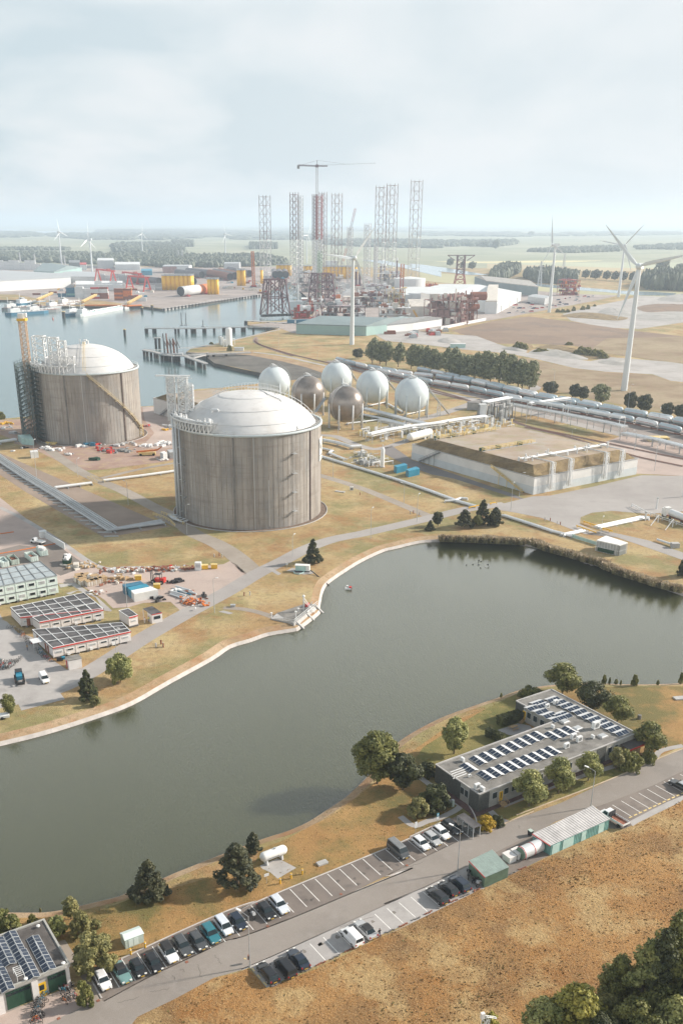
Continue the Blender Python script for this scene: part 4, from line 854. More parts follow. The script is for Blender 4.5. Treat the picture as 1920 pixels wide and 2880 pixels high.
X,Y=P('D1',945,345);t2=thing('wheelie_bin','dark bin at the back corner of the long shed','bin',(X,Y),TH);b=MB();b.box((0,0,.55),(.6,.7,1.0),tp=1.15);b.build('bin_body',M('cloth_dark'),t2);b=MB();b.box((0,0,1.1),(.72,.85,.08));b.build('lid',M('shed_roof_green'),t2)
# motorcycles and bicycles
CYC={}
def motorcycle(k,x,y,rz,label,paint='paint_silver'):
 key='m'+paint
 if key in CYC:return dup(CYC[key],P(k,x,y),rz,label)
 t2=thing('motorcycle',label,'motorcycle',P(k,x,y),rz,'motorcycles')
 for s in (-.75,.75):
  b=MB();b.cyl((s,-.07,.33),(s,.07,.33),.33,n=14);w_=b.build('wheel',M('tyre'),t2);b=MB();b.cyl((s,-.08,.33),(s,.08,.33),.2,n=10);b.build('rim',M('rim'),w_)
 b=MB();b.box((0,0,.5),(.6,.32,.42));b.build('engine',M('galv_dark'),t2)
 b=MB();b.ball((.22,0,.92),.28,10,sz=.7).box((-.45,0,.88),(.75,.3,.16));b.build('fuel_tank',M(paint),t2)
 b=MB();b.box((-.3,0,1.0),(.7,.28,.1));b.build('seat',M('black_trim'),t2)
 b=MB();b.box((.68,0,1.0),(.3,.5,.5),ry=-.4);b.build('fairing',M(paint),t2)
 b=MB();b.bar((.75,0,.35),(.5,0,1.1),.08).bar((.5,-.38,1.15),(.5,.38,1.15),.04);b.build('handlebar',M('black_trim'),t2)
 b=MB();b.box((-.75,-.28,.75),(.4,.22,.35)).box((-.75,.28,.75),(.4,.22,.35));b.build('pannier',M('black_trim'),t2)
 CYC[key]=t2;return t2
motorcycle('D3',95,905,rad(-60),'silver touring motorcycle between the dark blue and black hatchbacks')
motorcycle('D1',545,612,rad(-100),'black motorcycle close to the green shed wall','paint_black')
motorcycle('D1',602,648,rad(-160),'black motorcycle at the front corner of the green shed','paint_black');motorcycle('D1',622,668,rad(-140),'silver trimmed scooter at the front corner of the green shed','paint_silver')
def bicycle(loc,rz,label,mat,grp):
 key='b'+mat
 if key in CYC:return dup(CYC[key],loc,rz,label,grp)
 t2=thing('bicycle',label,'bicycle',loc,rz,grp)
 for s in (-.52,.52):
  b=MB();n=14
  for i in range(n):b.bar((s+.33*cos(2*pi*i/n),0,.34+.33*sin(2*pi*i/n)),(s+.33*cos(2*pi*(i+1)/n),0,.34+.33*sin(2*pi*(i+1)/n)),.05)
  for i in range(4):b.bar((s,0,.34),(s+.33*cos(pi*i/2),0,.34+.33*sin(pi*i/2)),.015)
  b.build('wheel',M('tyre'),t2)
 b=MB();b.bar((-.52,0,.34),(-.1,0,.34),.04).bar((-.1,0,.34),(-.25,0,.88),.05).bar((-.25,0,.8),(.38,0,.85),.05).bar((-.1,0,.34),(.38,0,.8),.05).bar((.52,0,.34),(.36,0,1.0),.05).bar((-.52,0,.34),(-.22,0,.78),.035);b.build('frame',M(mat),t2)
 b=MB();b.box((-.27,0,.95),(.26,.16,.07));b.build('saddle',M('black_trim'),t2)
 b=MB();b.bar((.34,-.28,1.04),(.34,.28,1.04),.035);b.build('handlebar',M('galv_dark'),t2)
 CYC[key]=t2;return t2
bm=['galv_dark','black_trim','galv','blue_bright','orange','cabin_white','red','concrete_dark']
bw=dict(galv_dark='dark grey',black_trim='black',galv='grey',blue_bright='blue',orange='orange',cabin_white='white',red='red',concrete_dark='brownish grey')
def bikes(k,x0,y0,x1,y1,n,where,rz,jit=.25,grp='bicycles',rows=1,rs=1.2):
 a,c=P(k,x0,y0),P(k,x1,y1);r=random.Random(n*7+int(x0))
 for j in range(rows):
  for i in range(n):
   p=lerp(a,c,i/(n-1));q=loc2(p,r.uniform(-jit,jit),r.uniform(-jit,jit)+j*rs,ang(a,c));m_=r.choice(bm)
   bicycle(q,rz+r.uniform(-.35,.35),f'{bw[m_]} bicycle {where}, {nth(i)} in row'+('',' at back',' rear')[j],m_,grp)
bikes('D5',660,1150,800,1080,6,'leaning by the right green garage door',rad(-40))
bikes('D5',730,1240,830,1200,5,'in the rack by the low bush',rad(-30))
bikes('D5',470,1195,370,1560,16,'in the long line before the garage',rad(20),.35)
bikes('C2',175,120,290,240,10,'against the left end of the white cabins',rad(-10),.3)
bikes('C2',355,290,460,400,10,'under the eaves beside the cabin corner',rad(5),.3)
bikes('C2',-60,450,110,460,10,'in the cluster at the left edge',rad(70),.5,rows=3,rs=1.5)
bikes('C2',90,85,130,95,3,'at the corner of the rear white cabin',rad(20),.3)
bikes('C2',160,395,200,375,2,'alone on the pale concrete slabs',rad(40),.3)
# people
def person(loc,rz,label,top='cloth_dark',legs='cloth_blue',hair='cloth_dark',arm=.25,stride=.12,h=1.76):
 t2=thing('person',label,'person',loc,rz)
 s=h/1.76
 J=dict(pel=(0,0,.93),sp=(0,0,1.15),ch=(0,0,1.36),nk=(0,0,1.50),hd=(.02,0,1.60),ht=(.02,0,1.72),
  hl=(0,.10,.90),kl=(stride,.11,.50),al=(stride-.02,.12,.08),fl=(stride+.16,.13,.03),hr=(0,-.10,.90),kr=(-stride*.4,-.11,.50),ar=(-stride-.06,-.12,.08),fr=(-stride+.12,-.13,.03),
  sl=(0,.19,1.42),el=(.02,.27,1.14),wl=(arm,.24,.96),gl=(arm+.08,.23,.90),sr=(0,-.19,1.42),er=(.02,-.27,1.14),wr=(arm,-.2,1.0),gr=(arm+.08,-.19,.95))
 Rr=dict(pel=.15,sp=.13,ch=.16,nk=.055,hd=.09,ht=.07,hl=.085,kl=.06,al=.042,fl=.035,hr=.085,kr=.06,ar=.042,fr=.035,sl=.065,el=.045,wl=.03,gl=.022,sr=.065,er=.045,wr=.03,gr=.022)
 for sd,k in ((1,'l'),(-1,'r')):
  g=J['g'+k]
  for i in range(5):
   n_=f'f{k}{i}';J[n_]=(g[0]+.055-.01*abs(i-2),g[1]+(i-2)*.018*sd if i else g[1]-.05*sd,g[2]-.055 if i else g[2]-.01);Rr[n_]=.008
 E_=[('pel','sp'),('sp','ch'),('ch','nk'),('nk','hd'),('hd','ht'),('pel','hl'),('hl','kl'),('kl','al'),('al','fl'),('pel','hr'),('hr','kr'),('kr','ar'),('ar','fr'),('ch','sl'),('sl','el'),('el','wl'),('wl','gl'),('ch','sr'),('sr','er'),('er','wr'),('wr','gr')]+[('gl',f'fl{i}') for i in range(5)]+[('gr',f'fr{i}') for i in range(5)]
 ks=list(J);me=bpy.data.meshes.new('person_body');me.from_pydata([tuple(c*s for c in J[k]) for k in ks],[(ks.index(a),ks.index(c)) for a,c in E_],[])
 o=bpy.data.objects.new('body',me);COL.objects.link(o);o.parent=t2
 md=o.modifiers.new('skin','SKIN');sv=me.skin_vertices[0].data
 for i,k in enumerate(ks):sv[i].radius=(Rr[k]*s,Rr[k]*s)
 sv[0].use_root=True
 sd=o.modifiers.new('sub','SUBSURF');sd.levels=sd.render_levels=1
 dg=bpy.context.evaluated_depsgraph_get();m2=bpy.data.meshes.new_from_object(o.evaluated_get(dg));o.modifiers.clear();o.data=m2
 for m_ in ('skin',top,legs,'black_trim'):m2.materials.append(M(m_))
 for f in m2.polygons:
  z=f.center.z/s;y=abs(f.center.y)
  f.material_index=3 if z<.10 else 2 if z<.95 and y<.22 else 0 if (z>1.50 or z<1.02) else 1
  f.use_smooth=True
 b=MB();b.ball((.005*s,0,1.675*s),.102*s,10,sz=.95);b.build('hair',M(hair),t2)
 b=MB();b.cyl((.09*s,0,1.62*s),(.135*s,0,1.60*s),.016*s,.010*s,6).ball((.10*s,.035*s,1.645*s),.012*s,6).ball((.10*s,-.035*s,1.645*s),.012*s,6).box((.105*s,0,1.565*s),(.02*s,.05*s,.012*s));b.build('face',M('skin'),t2)
 return t2
person(P('D3',1262,1098),rad(120),'person in dark clothes standing at the back of the silver coupe')
person(P('C1',1332,958),rad(-100),'person in white clothes standing left of the smoking shelter opening',top='cloth_white',legs='cloth_white')
person(P('C1',1370,945),rad(-150),'person in a high visibility jacket in the opening of the small shelter',top='hivis')
person(P('C2',256,292),rad(-90),'person in dark jacket walking beside the row of bicycles',top='wood')
# parking lines, kerbs
def line(p,q,w,mat,nm,layer=6):
 d=Vector((q[0]-p[0],q[1]-p[1])).normalized();n=(-d.y*w/2,d.x*w/2);b=MB();z=lz(p,layer)
 b._a([(p[0]-n[0],p[1]-n[1],z),(q[0]-n[0],q[1]-n[1],z),(q[0]+n[0],q[1]+n[1],z),(p[0]+n[0],p[1]+n[1],z)],[(0,1,2,3)]);return struct(b.build(nm,mat))
LP=M('line_paint')
def bays(k,a,c,n,d,L_,i0=0,i1=None,skip=()):
 a,c=P(k,*a),P(k,*c)
 for i in range(i0,i1 or n+1):
  if i in skip:continue
  p=lerp(a,c,i/n);q=(p[0]+cos(d)*L_,p[1]+sin(d)*L_);line(p,q,.12,LP,'parking_line')
bays('D3',(443,657),(1320,293),8,rad(-57.8),5.3,-13,15)
bays('D3',(870,1042),(625,1157),2,rad(-57.3),4.3,0,4)
bays('D3',(1220,885),(1443,780),2,rad(-57.3),4.3,-1,10)
bays('D2',(700,540),(1330,255),6,rad(-57.5),4.6,0,9)
def kerb(pts,nm='kerb',mat='kerb',w=.22,h=.12,k=3):
 c=smoothline(pts,k=k);l,r=offset(c,w/2),offset(c,-w/2);n=len(c);b=MB()
 b._a([(*p,-.05) for p in r]+[(*p,h) for p in r]+[(*p,h) for p in l]+[(*p,-.05) for p in l],[(j*n+i,j*n+i+1,(j+1)*n+i+1,(j+1)*n+i) for j in range(3) for i in range(n-1)]);return struct(b.build(nm,M(mat)))
kerb(PP('C6','1130,995 1200,985 1350,910 1568,820'));kerb(PP('C5','600,935 800,860 1000,785 1232,690 1400,615 1568,548 1750,470'))
kerb(PP('D4','330,1036 800,815 1300,596 1568,506')+PP('D3','0,832 430,649 1320,285 1568,175')+PP('C6','560,1026 830,900'),mat='kerb_grey',h=.08)
kerb(PP('D5','980,958 1040,1060 1125,1210'),mat='kerb_grey');kerb(PP('C6','1130,995 1085,850 1030,760')[::1],mat='kerb_grey',h=.1)
kerb(PP('D3','0,1395 270,1280 600,1130 1000,952 1568,690')+PP('D1','0,790 270,680 470,580'),nm='channel',mat='kerb_grey',h=.012,w=.3)
kerb(PP('D4','170,1422 550,1217 820,1087 1090,962 1300,862')+PP('D3','0,1092 500,902 1000,692 1568,462')+PP('D1','0,612 430,402 560,350'),nm='channel',mat='kerb_grey',h=.012,w=.3)
ws0,ws1=P('D3',320,1535),P('D3',1480,985)
d_=dist(ws0,ws1);n=int(d_/2.5)
for i in range(n+12):
 p=lerp(ws0,ws1,i/n)
 if i>n+10:break
 t2=thing('wheel_stop',f'low dark wheel stop of stones behind the lower bays, {nth(i)} from the left','wheel stop',p,TH,'wheel stops behind the lower bays')
 b=MB();r=random.Random(i)
 for k in range(6):b.box((-.75+.3*k+r.uniform(-.05,.05),r.uniform(-.1,.1),.09),(.2,.2,.18),r.uniform(0,1))
 b.build('stone_row',M('rust' if i % 2 else 'concrete_dark'),t2)
a,c=P('D2',905,697),P('D2',1568,392)
for i in range(13):
 p,q=lerp(a,c,i/11.5),lerp(a,c,(i+.6)/11.5);line(p,q,.28,M('pale_yellow'),'edge_marking')
for p,q in (((95,1380),(118,1410)),((145,1442),(170,1475)),((198,1508),(230,1540)),((20,1290),(40,1300))):line(P('D3',*p),P('D3',*q),.2,M('pale_yellow'),'edge_marking')
for i,(k,x,y,lb) in enumerate((('D3',1515,438,'in the paving before the dark grey van'),('D3',910,703,'in the gutter before the empty bays'),('D3',238,997,'in the gutter by the black hatchback'),('D4',933,1065,'in the gutter before the dark estate'),('D4',120,1420,'in the paving near the white hatchback'),('D5',650,1430,'before the garage forecourt'))):
 tag(MB().box((0,0,.02),(.45,.45,.03)).build('drain_cover',M('rust'),loc=(*P(k,x,y),.012),rz=TH),'small square drain grate '+lb,'drain')
# near trees
T=tree_at
T('C6',290,590,195,400,'broad','leaf_mid','large full round tree at the water edge left of the office',n=9000,size=.34,seed=3,key='bigA')
T('C6',500,640,360,300,'broad','leaf_dark','darker tree tucked behind the large lakeside tree',n=6500,size=.32,seed=5,key='darkA')
T('C6',700,530,410,150,'bush','leaf_dark','dark shrub against the brick end wall of the office',n=2600,size=.26,seed=8,key='bushD')
T('C6',915,348,60,240,'broad','leaf_light','pale green young tree on the lawn behind the office',n=5200,size=.28,seed=9,key='lightA')
T('C6',760,800,590,270,'bush','leaf_dark','dark bushy thicket beside the garden path',n=4200,size=.28,seed=12,key='bushE')
T('C6',620,860,700,200,'bush','leaf_olive','olive shrub at the path end behind the parked cars',n=2600,size=.26,seed=14,key='bushO')
T('C6',680,760,680,90,'bush','leaf_light','pale leafy shrub in front of the dark thicket',n=1200,size=.24,seed=15,key='bushL')
T('C6',1180,960,855,170,'bush','leaf_gold','golden yellow shrub beside the glass shelter',n=2600,size=.16,seed=16,key='bushG')
T('C6',1270,930,850,130,'bush','leaf_dark','dark low shrub right of the golden one',n=1600,size=.18,seed=8,key='bushD2')
for x,y,yt,w_,lf,lb in ((672,882,680,215,'leaf_light','round street tree nearest the yellow door'),(842,808,605,185,'leaf_light','round street tree second along the office verge'),(1015,735,572,165,'leaf_light','round street tree third along the office verge'),(1175,668,540,90,'leaf_olive','thin street tree beside the annex'),(1362,575,400,200,'leaf_mid','round tree at the right end of the office front'),(1183,395,250,190,'leaf_mid','dark round tree behind the office roof, right one'),(1040,325,170,210,'leaf_dark','round dark tree behind the office roof, left one'),(865,230,62,230,'leaf_mid','big tree on the lakeside behind the office wing')):
 T('C5',x,y,yt,w_,'broad',lf,lb,n=4600,size=.26,seed=21 if lf !='leaf_dark' else 5,key='st'+lf)
T('C5',690,250,195,160,'bush','leaf_mid','spreading shrub along the lakeside of the wing',n=2600,size=.25,seed=17,key='bushM')
T('C5',1255,660,570,170,'bush','leaf_mid','wide shrub in front of the annex',key='bushM');T('C5',1365,625,560,100,'bush','leaf_mid','low shrub at the kerb end by the annex',key='bushM')
for x,y,yt,w_,lb in ((1108,170,120,30,'first'),(1140,170,135,16,'second'),(1178,170,145,24,'third'),(1205,175,150,14,'fourth'),(1285,178,120,44,'fifth'),(1420,175,150,20,'sixth'),(1553,165,108,30,'last'),(512,248,225,16,'lone')):
 T('C5',x,y,yt,w_,'bush','leaf_mid',f'{lb} small shrub at the water edge beyond the office lawn, from the left' if lb !='lone' else 'lone tiny shrub at the water edge left of the office wing',key='bushM')
T('D3',105,315,135,165,'pine','leaf_pine','smaller dark pine behind the gas tank pine',n=4200,size=.22,seed=31,key='pineA')
T('D4',1400,350,-20,400,'pine','leaf_pine','large pine left of the white gas tank',n=7000,size=.26,seed=33,key='pineB')
T('D4',595,468,118,350,'cone','leaf_pine','dark conical pine above the row of cars',n=6500,size=.24,seed=35,key='pineC')
T('C3',1345,345,150,150,'cone','leaf_pine','dark conical pine beside the generator',key='pineC');T('C4',865,370,285,80,'cone','leaf_pine','small dark conifer beside the road fork',key='pineC')
T('C4',925,335,220,95,'broad','leaf_pine','slender pine with a flat tuft at the road fork',n=3000,size=.3,seed=37,key='pineD')
T('C4',1135,345,205,150,'pine','leaf_pine','wide dark pine at the left of the reed shore',key='pineB');T('C4',1275,320,120,150,'cone','leaf_pine','tallest dark pine above the reeds',key='pineC')
T('C4',1375,332,185,130,'pine','leaf_pine','dark pine at the right of the reed shore group',key='pineA');T('C4',1240,345,250,80,'broad','leaf_mid','small green tree between the dark pines',key='stleaf_mid')
T('B5',1568,1290,1130,110,'pine','leaf_pine','dark pine cut by the right edge above the lake',key='pineA')
T('C2',810,735,460,200,'cone','leaf_dark','dark conifer on the bank below the cabins',n=5200,size=.24,seed=41,key='coneD')
T('C2',1110,575,330,300,'broad','leaf_light','broad bright green tree on the bank below the cabins',n=7000,size=.3,seed=43,key='bankL')
T('C2',1055,605,510,50,'bush','leaf_light','thin pale bush in front of the bright bank tree',key='bushL');T('C2',880,800,700,110,'bush','leaf_olive','low ragged bush beside the dark conifer',key='bushO')
T('C2',90,890,700,160,'broad','leaf_mid','bushy tree at the left edge by the trailer',key='stleaf_mid')
T('A5',20,1040,975,75,'bush','leaf_mid','round bush on the quay at the left edge',key='bushM')
T('D5',80,500,230,330,'bush','leaf_mid','big green bush behind the garage',n=5200,size=.26,seed=51,key='bushBig')
T('D5',370,400,290,130,'bush','leaf_mid','small green bush behind the garage corner',key='bushM')
T('D5',640,540,280,260,'bush','leaf_light','pale leafy bush beside the garage wall',n=3600,size=.24,seed=53,key='bushP')
T('D5',790,330,90,190,'broad','leaf_olive','loose pale tree at the water behind the garage',n=2600,size=.22,seed=55,key='looseO')
T('D5',900,520,230,240,'bush','leaf_olive','grey green bush in the thicket by the garage path',key='bushO');T('D5',1050,440,340,160,'bush','leaf_olive','low spreading pale bush at the lawn side of the thicket',key='bushO')
T('D5',1060,900,480,530,'bush','leaf_olive','largest round bush next to the white hatchback',n=9000,size=.24,seed=57,key='bushHuge')
T('D5',950,1280,1000,190,'bush','leaf_mid','long low bush between bicycles and parking',key='bushBig');T('D5',450,262,215,30,'bush','leaf_olive','tiny bush on the revetment behind the garage',key='bushO')
for i,(x,y,yt,w_,kd,lf,lb) in enumerate(((1400,1050,230,330,'poplar','leaf_mid','tall tree at the far corner of the wood'),(1560,980,240,360,'poplar','leaf_mid','tall tree at the right edge of the wood'),(1250,1080,420,300,'poplar','leaf_light','tall tree with sunlit tip in the wood'),(1100,1010,520,260,'poplar','leaf_mid','upright tree on the left flank of the wood'),
(860,1230,700,360,'broad','leaf_yellow','bright yellow green tree at the tip of the wood'),(680,1250,820,300,'broad','leaf_light','low green tree left of the yellow green one'),(1060,1100,760,220,'broad','leaf_olive','bare greyish tree beside the yellow green one'),(1380,1200,700,340,'broad','leaf_mid','round crowned tree in the middle of the wood'),(1560,1240,640,340,'broad','leaf_dark','dark round tree at the right edge'),
(1200,1280,780,300,'broad','leaf_mid','rounded tree at the near side of the wood'),(1460,1380,820,340,'broad','leaf_light','light tree low in the right corner'),(1290,1400,880,280,'broad','leaf_mid','near tree at the bottom edge of the wood'),(1010,1350,900,260,'broad','leaf_dark','dark tree below the bare greyish one'),
(1330,1120,330,220,'poplar','leaf_dark','dark slender tree behind the sunlit tip'),(1480,1150,480,260,'broad','leaf_mid','tree behind the round crowned one'),(380,1010,890,110,'bush','leaf_yellow','small yellowish bush top beside the white mast'))):
 T('D6',x,y,yt,w_,kd,lf,lb,n=6500 if kd !='bush' else 1500,size=.30,seed=60+(i % 3),key='w'+kd+lf)
X,Y=P('D6',330,1240);Hm=HT('D6',340,905,X,Y);t2=thing('lattice_mast','white lattice mast with a box at its tip at the bottom edge','mast',(X,Y),rad(20))
b=MB()
for i in range(int(Hm/.6)):
 z0,z1=i*.6,i*.6+.6
 for j in range(4):
  a0,a1=pi/4+j*pi/2,pi/4+(j+1)*pi/2;b.bar((.5*cos(a0),.5*sin(a0),z0),(.5*cos(a0),.5*sin(a0),z1),.07).bar((.5*cos(a0),.5*sin(a0),z0),(.5*cos(a1),.5*sin(a1),z1),.045)
b.bar((0,0,Hm-.3),(1.6,0,Hm-1.1),.09).bar((0,.3,Hm-.3),(1.6,.3,Hm-1.1),.09).bar((1.6,0,Hm-1.1),(1.6,.3,Hm-1.1),.09).bar((.8,0,Hm-.7),(.8,.3,Hm-.7),.07)
b.build('lattice',M('white_steel'),t2);b=MB();b.box((-.5,0,Hm+.1),(.5,.4,.9));b.build('equipment_box',M('white_paint'),t2)
r=random.Random(31)
for k,x,y,dx,dy in (('D4',1040,1080,25,120),('D4',1190,1000,60,90),('D4',870,1130,40,20),('D4',800,1190,30,35),('D4',600,1340,160,-25),('D3',900,1000,300,-90),('D1',870,280,10,20),('D1',120,560,130,-40),('D4',300,1440,200,-50)):
 p,q=P(k,x,y),P(k,x+dx,y+dy);n=9;l=[lerp(p,q,i/n) for i in range(n+1)];l=[(a+r.uniform(-.18,.18),c+r.uniform(-.18,.18)) for a,c in l]
 ribbon('crack',l,.07,M('crack',(.13,.115,.10),r=.95),5,k=1)
r=random.Random(32)
STN=M('stain',(.20,.18,.16),r=.9,v=.15,s=2)
for i in range(26):
 p=lerp(P('D3',520,690),P('D3',1380,330),r.random());p=loc2(p,r.uniform(-1,1),r.uniform(-3.6,-.4),TH) if i<14 else lerp(P('D3',560,1230),P('D3',1560,800),r.random())
 a0=r.uniform(0,6);sheet('oil_stain',[(p[0]+cos(a0+j*pi/5)*r.uniform(.15,.5),p[1]+sin(a0+j*pi/5)*r.uniform(.15,.5)) for j in range(10)],M('oil',(.11,.095,.085),r=.8) if i<14 else STN,5,smooth=2)
M('tuft_gold',(.42,.26,.10),r=.9,v=.35,s=.2);M('tuft_dark',(.26,.155,.06),r=.9,v=.35,s=.3);M('tuft_green',(.17,.16,.05),r=.9,v=.3,s=.3)
def tufts(name,label,poly,n,seed,sz=.3,w3=(.5,.35,.15),avoid=None):
 r=random.Random(seed);x0,x1=min(p[0] for p in poly),max(p[0] for p in poly);y0,y1=min(p[1] for p in poly),max(p[1] for p in poly);b=MB();i=0
 cl=[(r.uniform(x0,x1),r.uniform(y0,y1),r.uniform(2,9)) for _ in range(70)]
 while i<n:
  if r.random()<.5:c=r.choice(cl);p=(r.gauss(c[0],c[2]),r.gauss(c[1],c[2]*.6))
  else:p=(r.uniform(x0,x1),r.uniform(y0,y1))
  i+=1
  if not inside(p,poly) or (avoid and inside(p,avoid)):continue
  k=r.random();mi=0 if k<w3[0] else 1 if k<w3[0]+w3[1] else 2;s=sz*r.uniform(.5,1.5)
  for a in (r.uniform(0,pi),r.uniform(0,pi)):
   dx,dy=cos(a)*s*.7,sin(a)*s*.7;lx,ly=r.gauss(0,s*.5),r.gauss(0,s*.5);b._a([(p[0]-dx,p[1]-dy,0),(p[0]+dx,p[1]+dy,0),(p[0]+dx*1.2+lx,p[1]+dy*1.2+ly,s),(p[0]-dx*1.2+lx,p[1]-dy*1.2+ly,s*.8)],[(0,1,2,3)],mi)
 stuff(b.build(name,[M('tuft_gold'),M('tuft_dark'),M('tuft_green')]),label,'grass')
tufts('field_grass','dry golden brown tussocks across the foreground field',PP('D3','250,1575 700,1385 1568,965')+PP('D1','620,705 820,610 1100,485 1568,310')+PP('D2','1568,480')+PP('O','1640,1830 1640,2400 700,2500 300,2400')+PP('D4','820,1420 1180,1225 1400,1180'),15000,5,.10)
tufts('lawn_grass','tussocky dry grass on the strip between lake and car park',PP('D4','0,600 430,440 900,290 1230,130 1568,160')+PP('D3','400,160 660,20')+PP('C6','0,760 200,560 450,290')+PP('C5','50,440 350,310 600,235 590,290 400,530 130,640 -60,760')+PP('D3','1300,280 430,640 0,820')+PP('D4','800,805 300,1010 150,900'),8000,6,.08,(.5,.2,.3))
# big storage tanks
STREAK=layered('streaked_concrete',[(.10,5,.35,.62,((.285,.262,.238),(.40,.375,.35)),1),(.32,7,.50,.64,(.165,.148,.13),.5),(.6,6,.50,.68,(.46,.42,.37),.45),(1.8,3,.5,.8,(.38,.33,.28),.5),(.12,3,.50,.64,(.24,.24,.235),.6,(1,1,.5)),(.9,4,.52,.70,(.19,.165,.14),.35,(.06,.06,.45)),(.14,6,.52,.62,(.17,.14,.115),.45,(1,1,.30))],r=.9,bump=.2,bs=1.5,bd=.1,zs=.06)
DOMEM=layered('painted_dome',[(.05,4,.35,.65,((.58,.58,.575),(.68,.67,.66)),1),(.12,4,.52,.7,(.50,.47,.43),.6),(.35,6,.5,.7,(.47,.46,.45),.5),(1.2,3,.5,.8,(.70,.70,.70),.4)],r=.6,bump=0)
M('rim_blue',(.48,.54,.56),r=.6,v=.08);M('seal_dark',(.10,.07,.06),r=.8,v=.3);M('scaffold',(.12,.15,.15),r=.6,m=.3,v=.3,s=2);M('net',(.13,.18,.17),r=.9,v=.5,s=.9);M('grey_patch',(.40,.42,.43),r=.8,v=.08,s=.8)
M('sphere_white',(.60,.66,.68),r=.42,v=.05,s=.2);M('sphere_brown',(.30,.26,.23),r=.30,m=.55,v=.18,s=.25)
def lattice(b,base,top,w0,w1,step,wl=.1,wb=.06,n=4,rot=pi/4,x=True):
 "square or triangular lattice between two points"
 p,q=Vector(base),Vector(top);d=q-p;z=d.normalized();u=Vector((1,0,0)) if abs(z.x)<.8 else Vector((0,1,0))
 u=(u-z*u.dot(z)).normalized();v=z.cross(u);k=max(1,int(d.length/step));f=math.sqrt(2) if n==4 else 1
 def c(i,j):
  t=i/k;w=(w0+(w1-w0)*t)/2*f;a=rot+2*pi*j/n;return p+d*t+u*cos(a)*w+v*sin(a)*w
 for j in range(n):b.bar(c(0,j),c(k,j),wl)
 for i in range(k):
  for j in range(n):
   b.bar(c(i+1,j),c(i+1,j+1),wb)
   if x:b.bar(c(i,j),c(i+1,j+1),wb)
   if x==2:b.bar(c(i,j+1),c(i+1,j),wb)
def railing(b,pts,h=1.1,w=.06,step=2.0,closed=False):
 pts=[Vector(p) for p in pts]
 seq=list(zip(pts[:-1],pts[1:]))+([(pts[-1],pts[0])] if closed else [])
 for p,q in seq:
  up_=Vector((0,0,h));b.bar(p+up_,q+up_,w).bar(p+up_*.5,q+up_*.5,w*.8)
  k=max(1,int((q-p).length/step))
  for i in range(k):c=p.lerp(q,i/k);b.bar(c,c+up_,w)
def on(c,r,a,z):return (c[0]+r*cos(a),c[1]+r*sin(a),z)
def tank(name,label,c,R_,Hh,Ha,towers=True):
 t=thing(name,label,'storage tank',(c[0],c[1],0));o=(0,0)
 n=96;b=MB();b.lathe([(R_,0),(R_,Hh-.4)],n=n);b.build('wall',STREAK,t,smooth=True)
 b=MB()
 for i in range(90):a=2*pi*i/90;b.box(on(o,R_,a,(Hh-.6)/2),(.07,.16,Hh-.7),a)
 b.build('formwork_joint',M('joint_grey',(.27,.235,.20),r=.9,v=.35,s=.2),t)
 b=MB()
 for i in range(1,9):z=Hh*i/9;b.lathe([(R_+.012,z-.05),(R_+.035,z),(R_+.012,z+.05)],n=n)
 b.build('pour_joint',M('pour_grey',(.29,.255,.22),r=.9,v=.3,s=.15),t)
 b=MB();b.lathe([(R_+2.6,.03),(R_+2.6,.25),(R_+2.3,.25),(R_+2.3,.06)],n=64);b.build('base_kerb',M('concrete'),t)
 b=MB();b.lathe([(R_,.05),(R_+2.3,.05)],n=64);b.f=[f[::-1] for f in b.f];b.build('gravel_ring',M('ring_soil',(.17,.12,.09),r=.95,v=.3,s=.8),t)
 b=MB();b.lathe([(R_-.05,Hh-.6),(R_+.45,Hh-.5),(R_+.5,Hh+.25),(R_-.2,Hh+.3),(R_-.3,Hh)],n=n);b.build('rim',M('rim_blue'),t,smooth=True)
 Rd=R_-2.0;Hr=Ha-Hh;pr=[(Rd*sin(k/12*1.18)/sin(1.18),Hh+Hr*(cos(k/12*1.18)-cos(1.18))/(1-cos(1.18))) for k in range(12,-1,-1)];pr[-1]=(.05,Ha)
 b=MB();b.lathe(pr,n=72);b.build('dome',DOMEM,t,smooth=True)
 b=MB();b.lathe([(R_-.25,Hh+.02),(Rd-.1,Hh+.05)],n=72);b.f=[f for f in b.f];b.build('walkway',M('roof_gravel'),t)
 b=MB();railing(b,[on(o,R_+.1,2*pi*i/60,Hh+.28) for i in range(60)],closed=True,step=9);b.build('handrail',M('white_steel'),t)
 for rr in (.33,.62,.86):
  k=12*rr;i=int(k);z=Hh+Hr*(cos(rr*1.18)-cos(1.18))/(1-cos(1.18));r_=Rd*sin(rr*1.18)/sin(1.18)
  b=MB();pts=[on(o,r_,2*pi*j/48,z+.12) for j in range(49)]
  for p,q in zip(pts[:-1],pts[1:]):b.bar(p,q,.10)
  b.build('roof_ring',M('alu'),t)
 return t
T1,R1,H1,A1_=(-23.6,360.2),27.1,33.9,45.0
T2,R2_,H2,A2_=(-114.4,502.3),25.8,34.3,45.7
t=tank('storage_tank','large concrete gas storage tank with white dome, nearer one',T1,R1,H1,A1_);o=(0,0)
for a in (-32,-98,-155):
 b=MB();p=on(o,R1+.05,rad(a),H1/2-.3);b.box(p,(.5,.55,H1-.8),rad(a));b.build('joint_strip',M('seal_dark') if a !=-98 else M('concrete_dark'),t)
b=MB();p=on(o,R1+.04,rad(-83),H1/2-.3);b.box(p,(.1,.16,H1-.8),rad(-83));b.build('conduit',M('alu'),t)
b=MB();p=on(o,R1+.04,rad(-72),H1*.28);b.box(p,(.1,.35,H1*.5),rad(-72));b.build('lime_streak',M('concrete'),t)
a=rad(-51);b=MB()
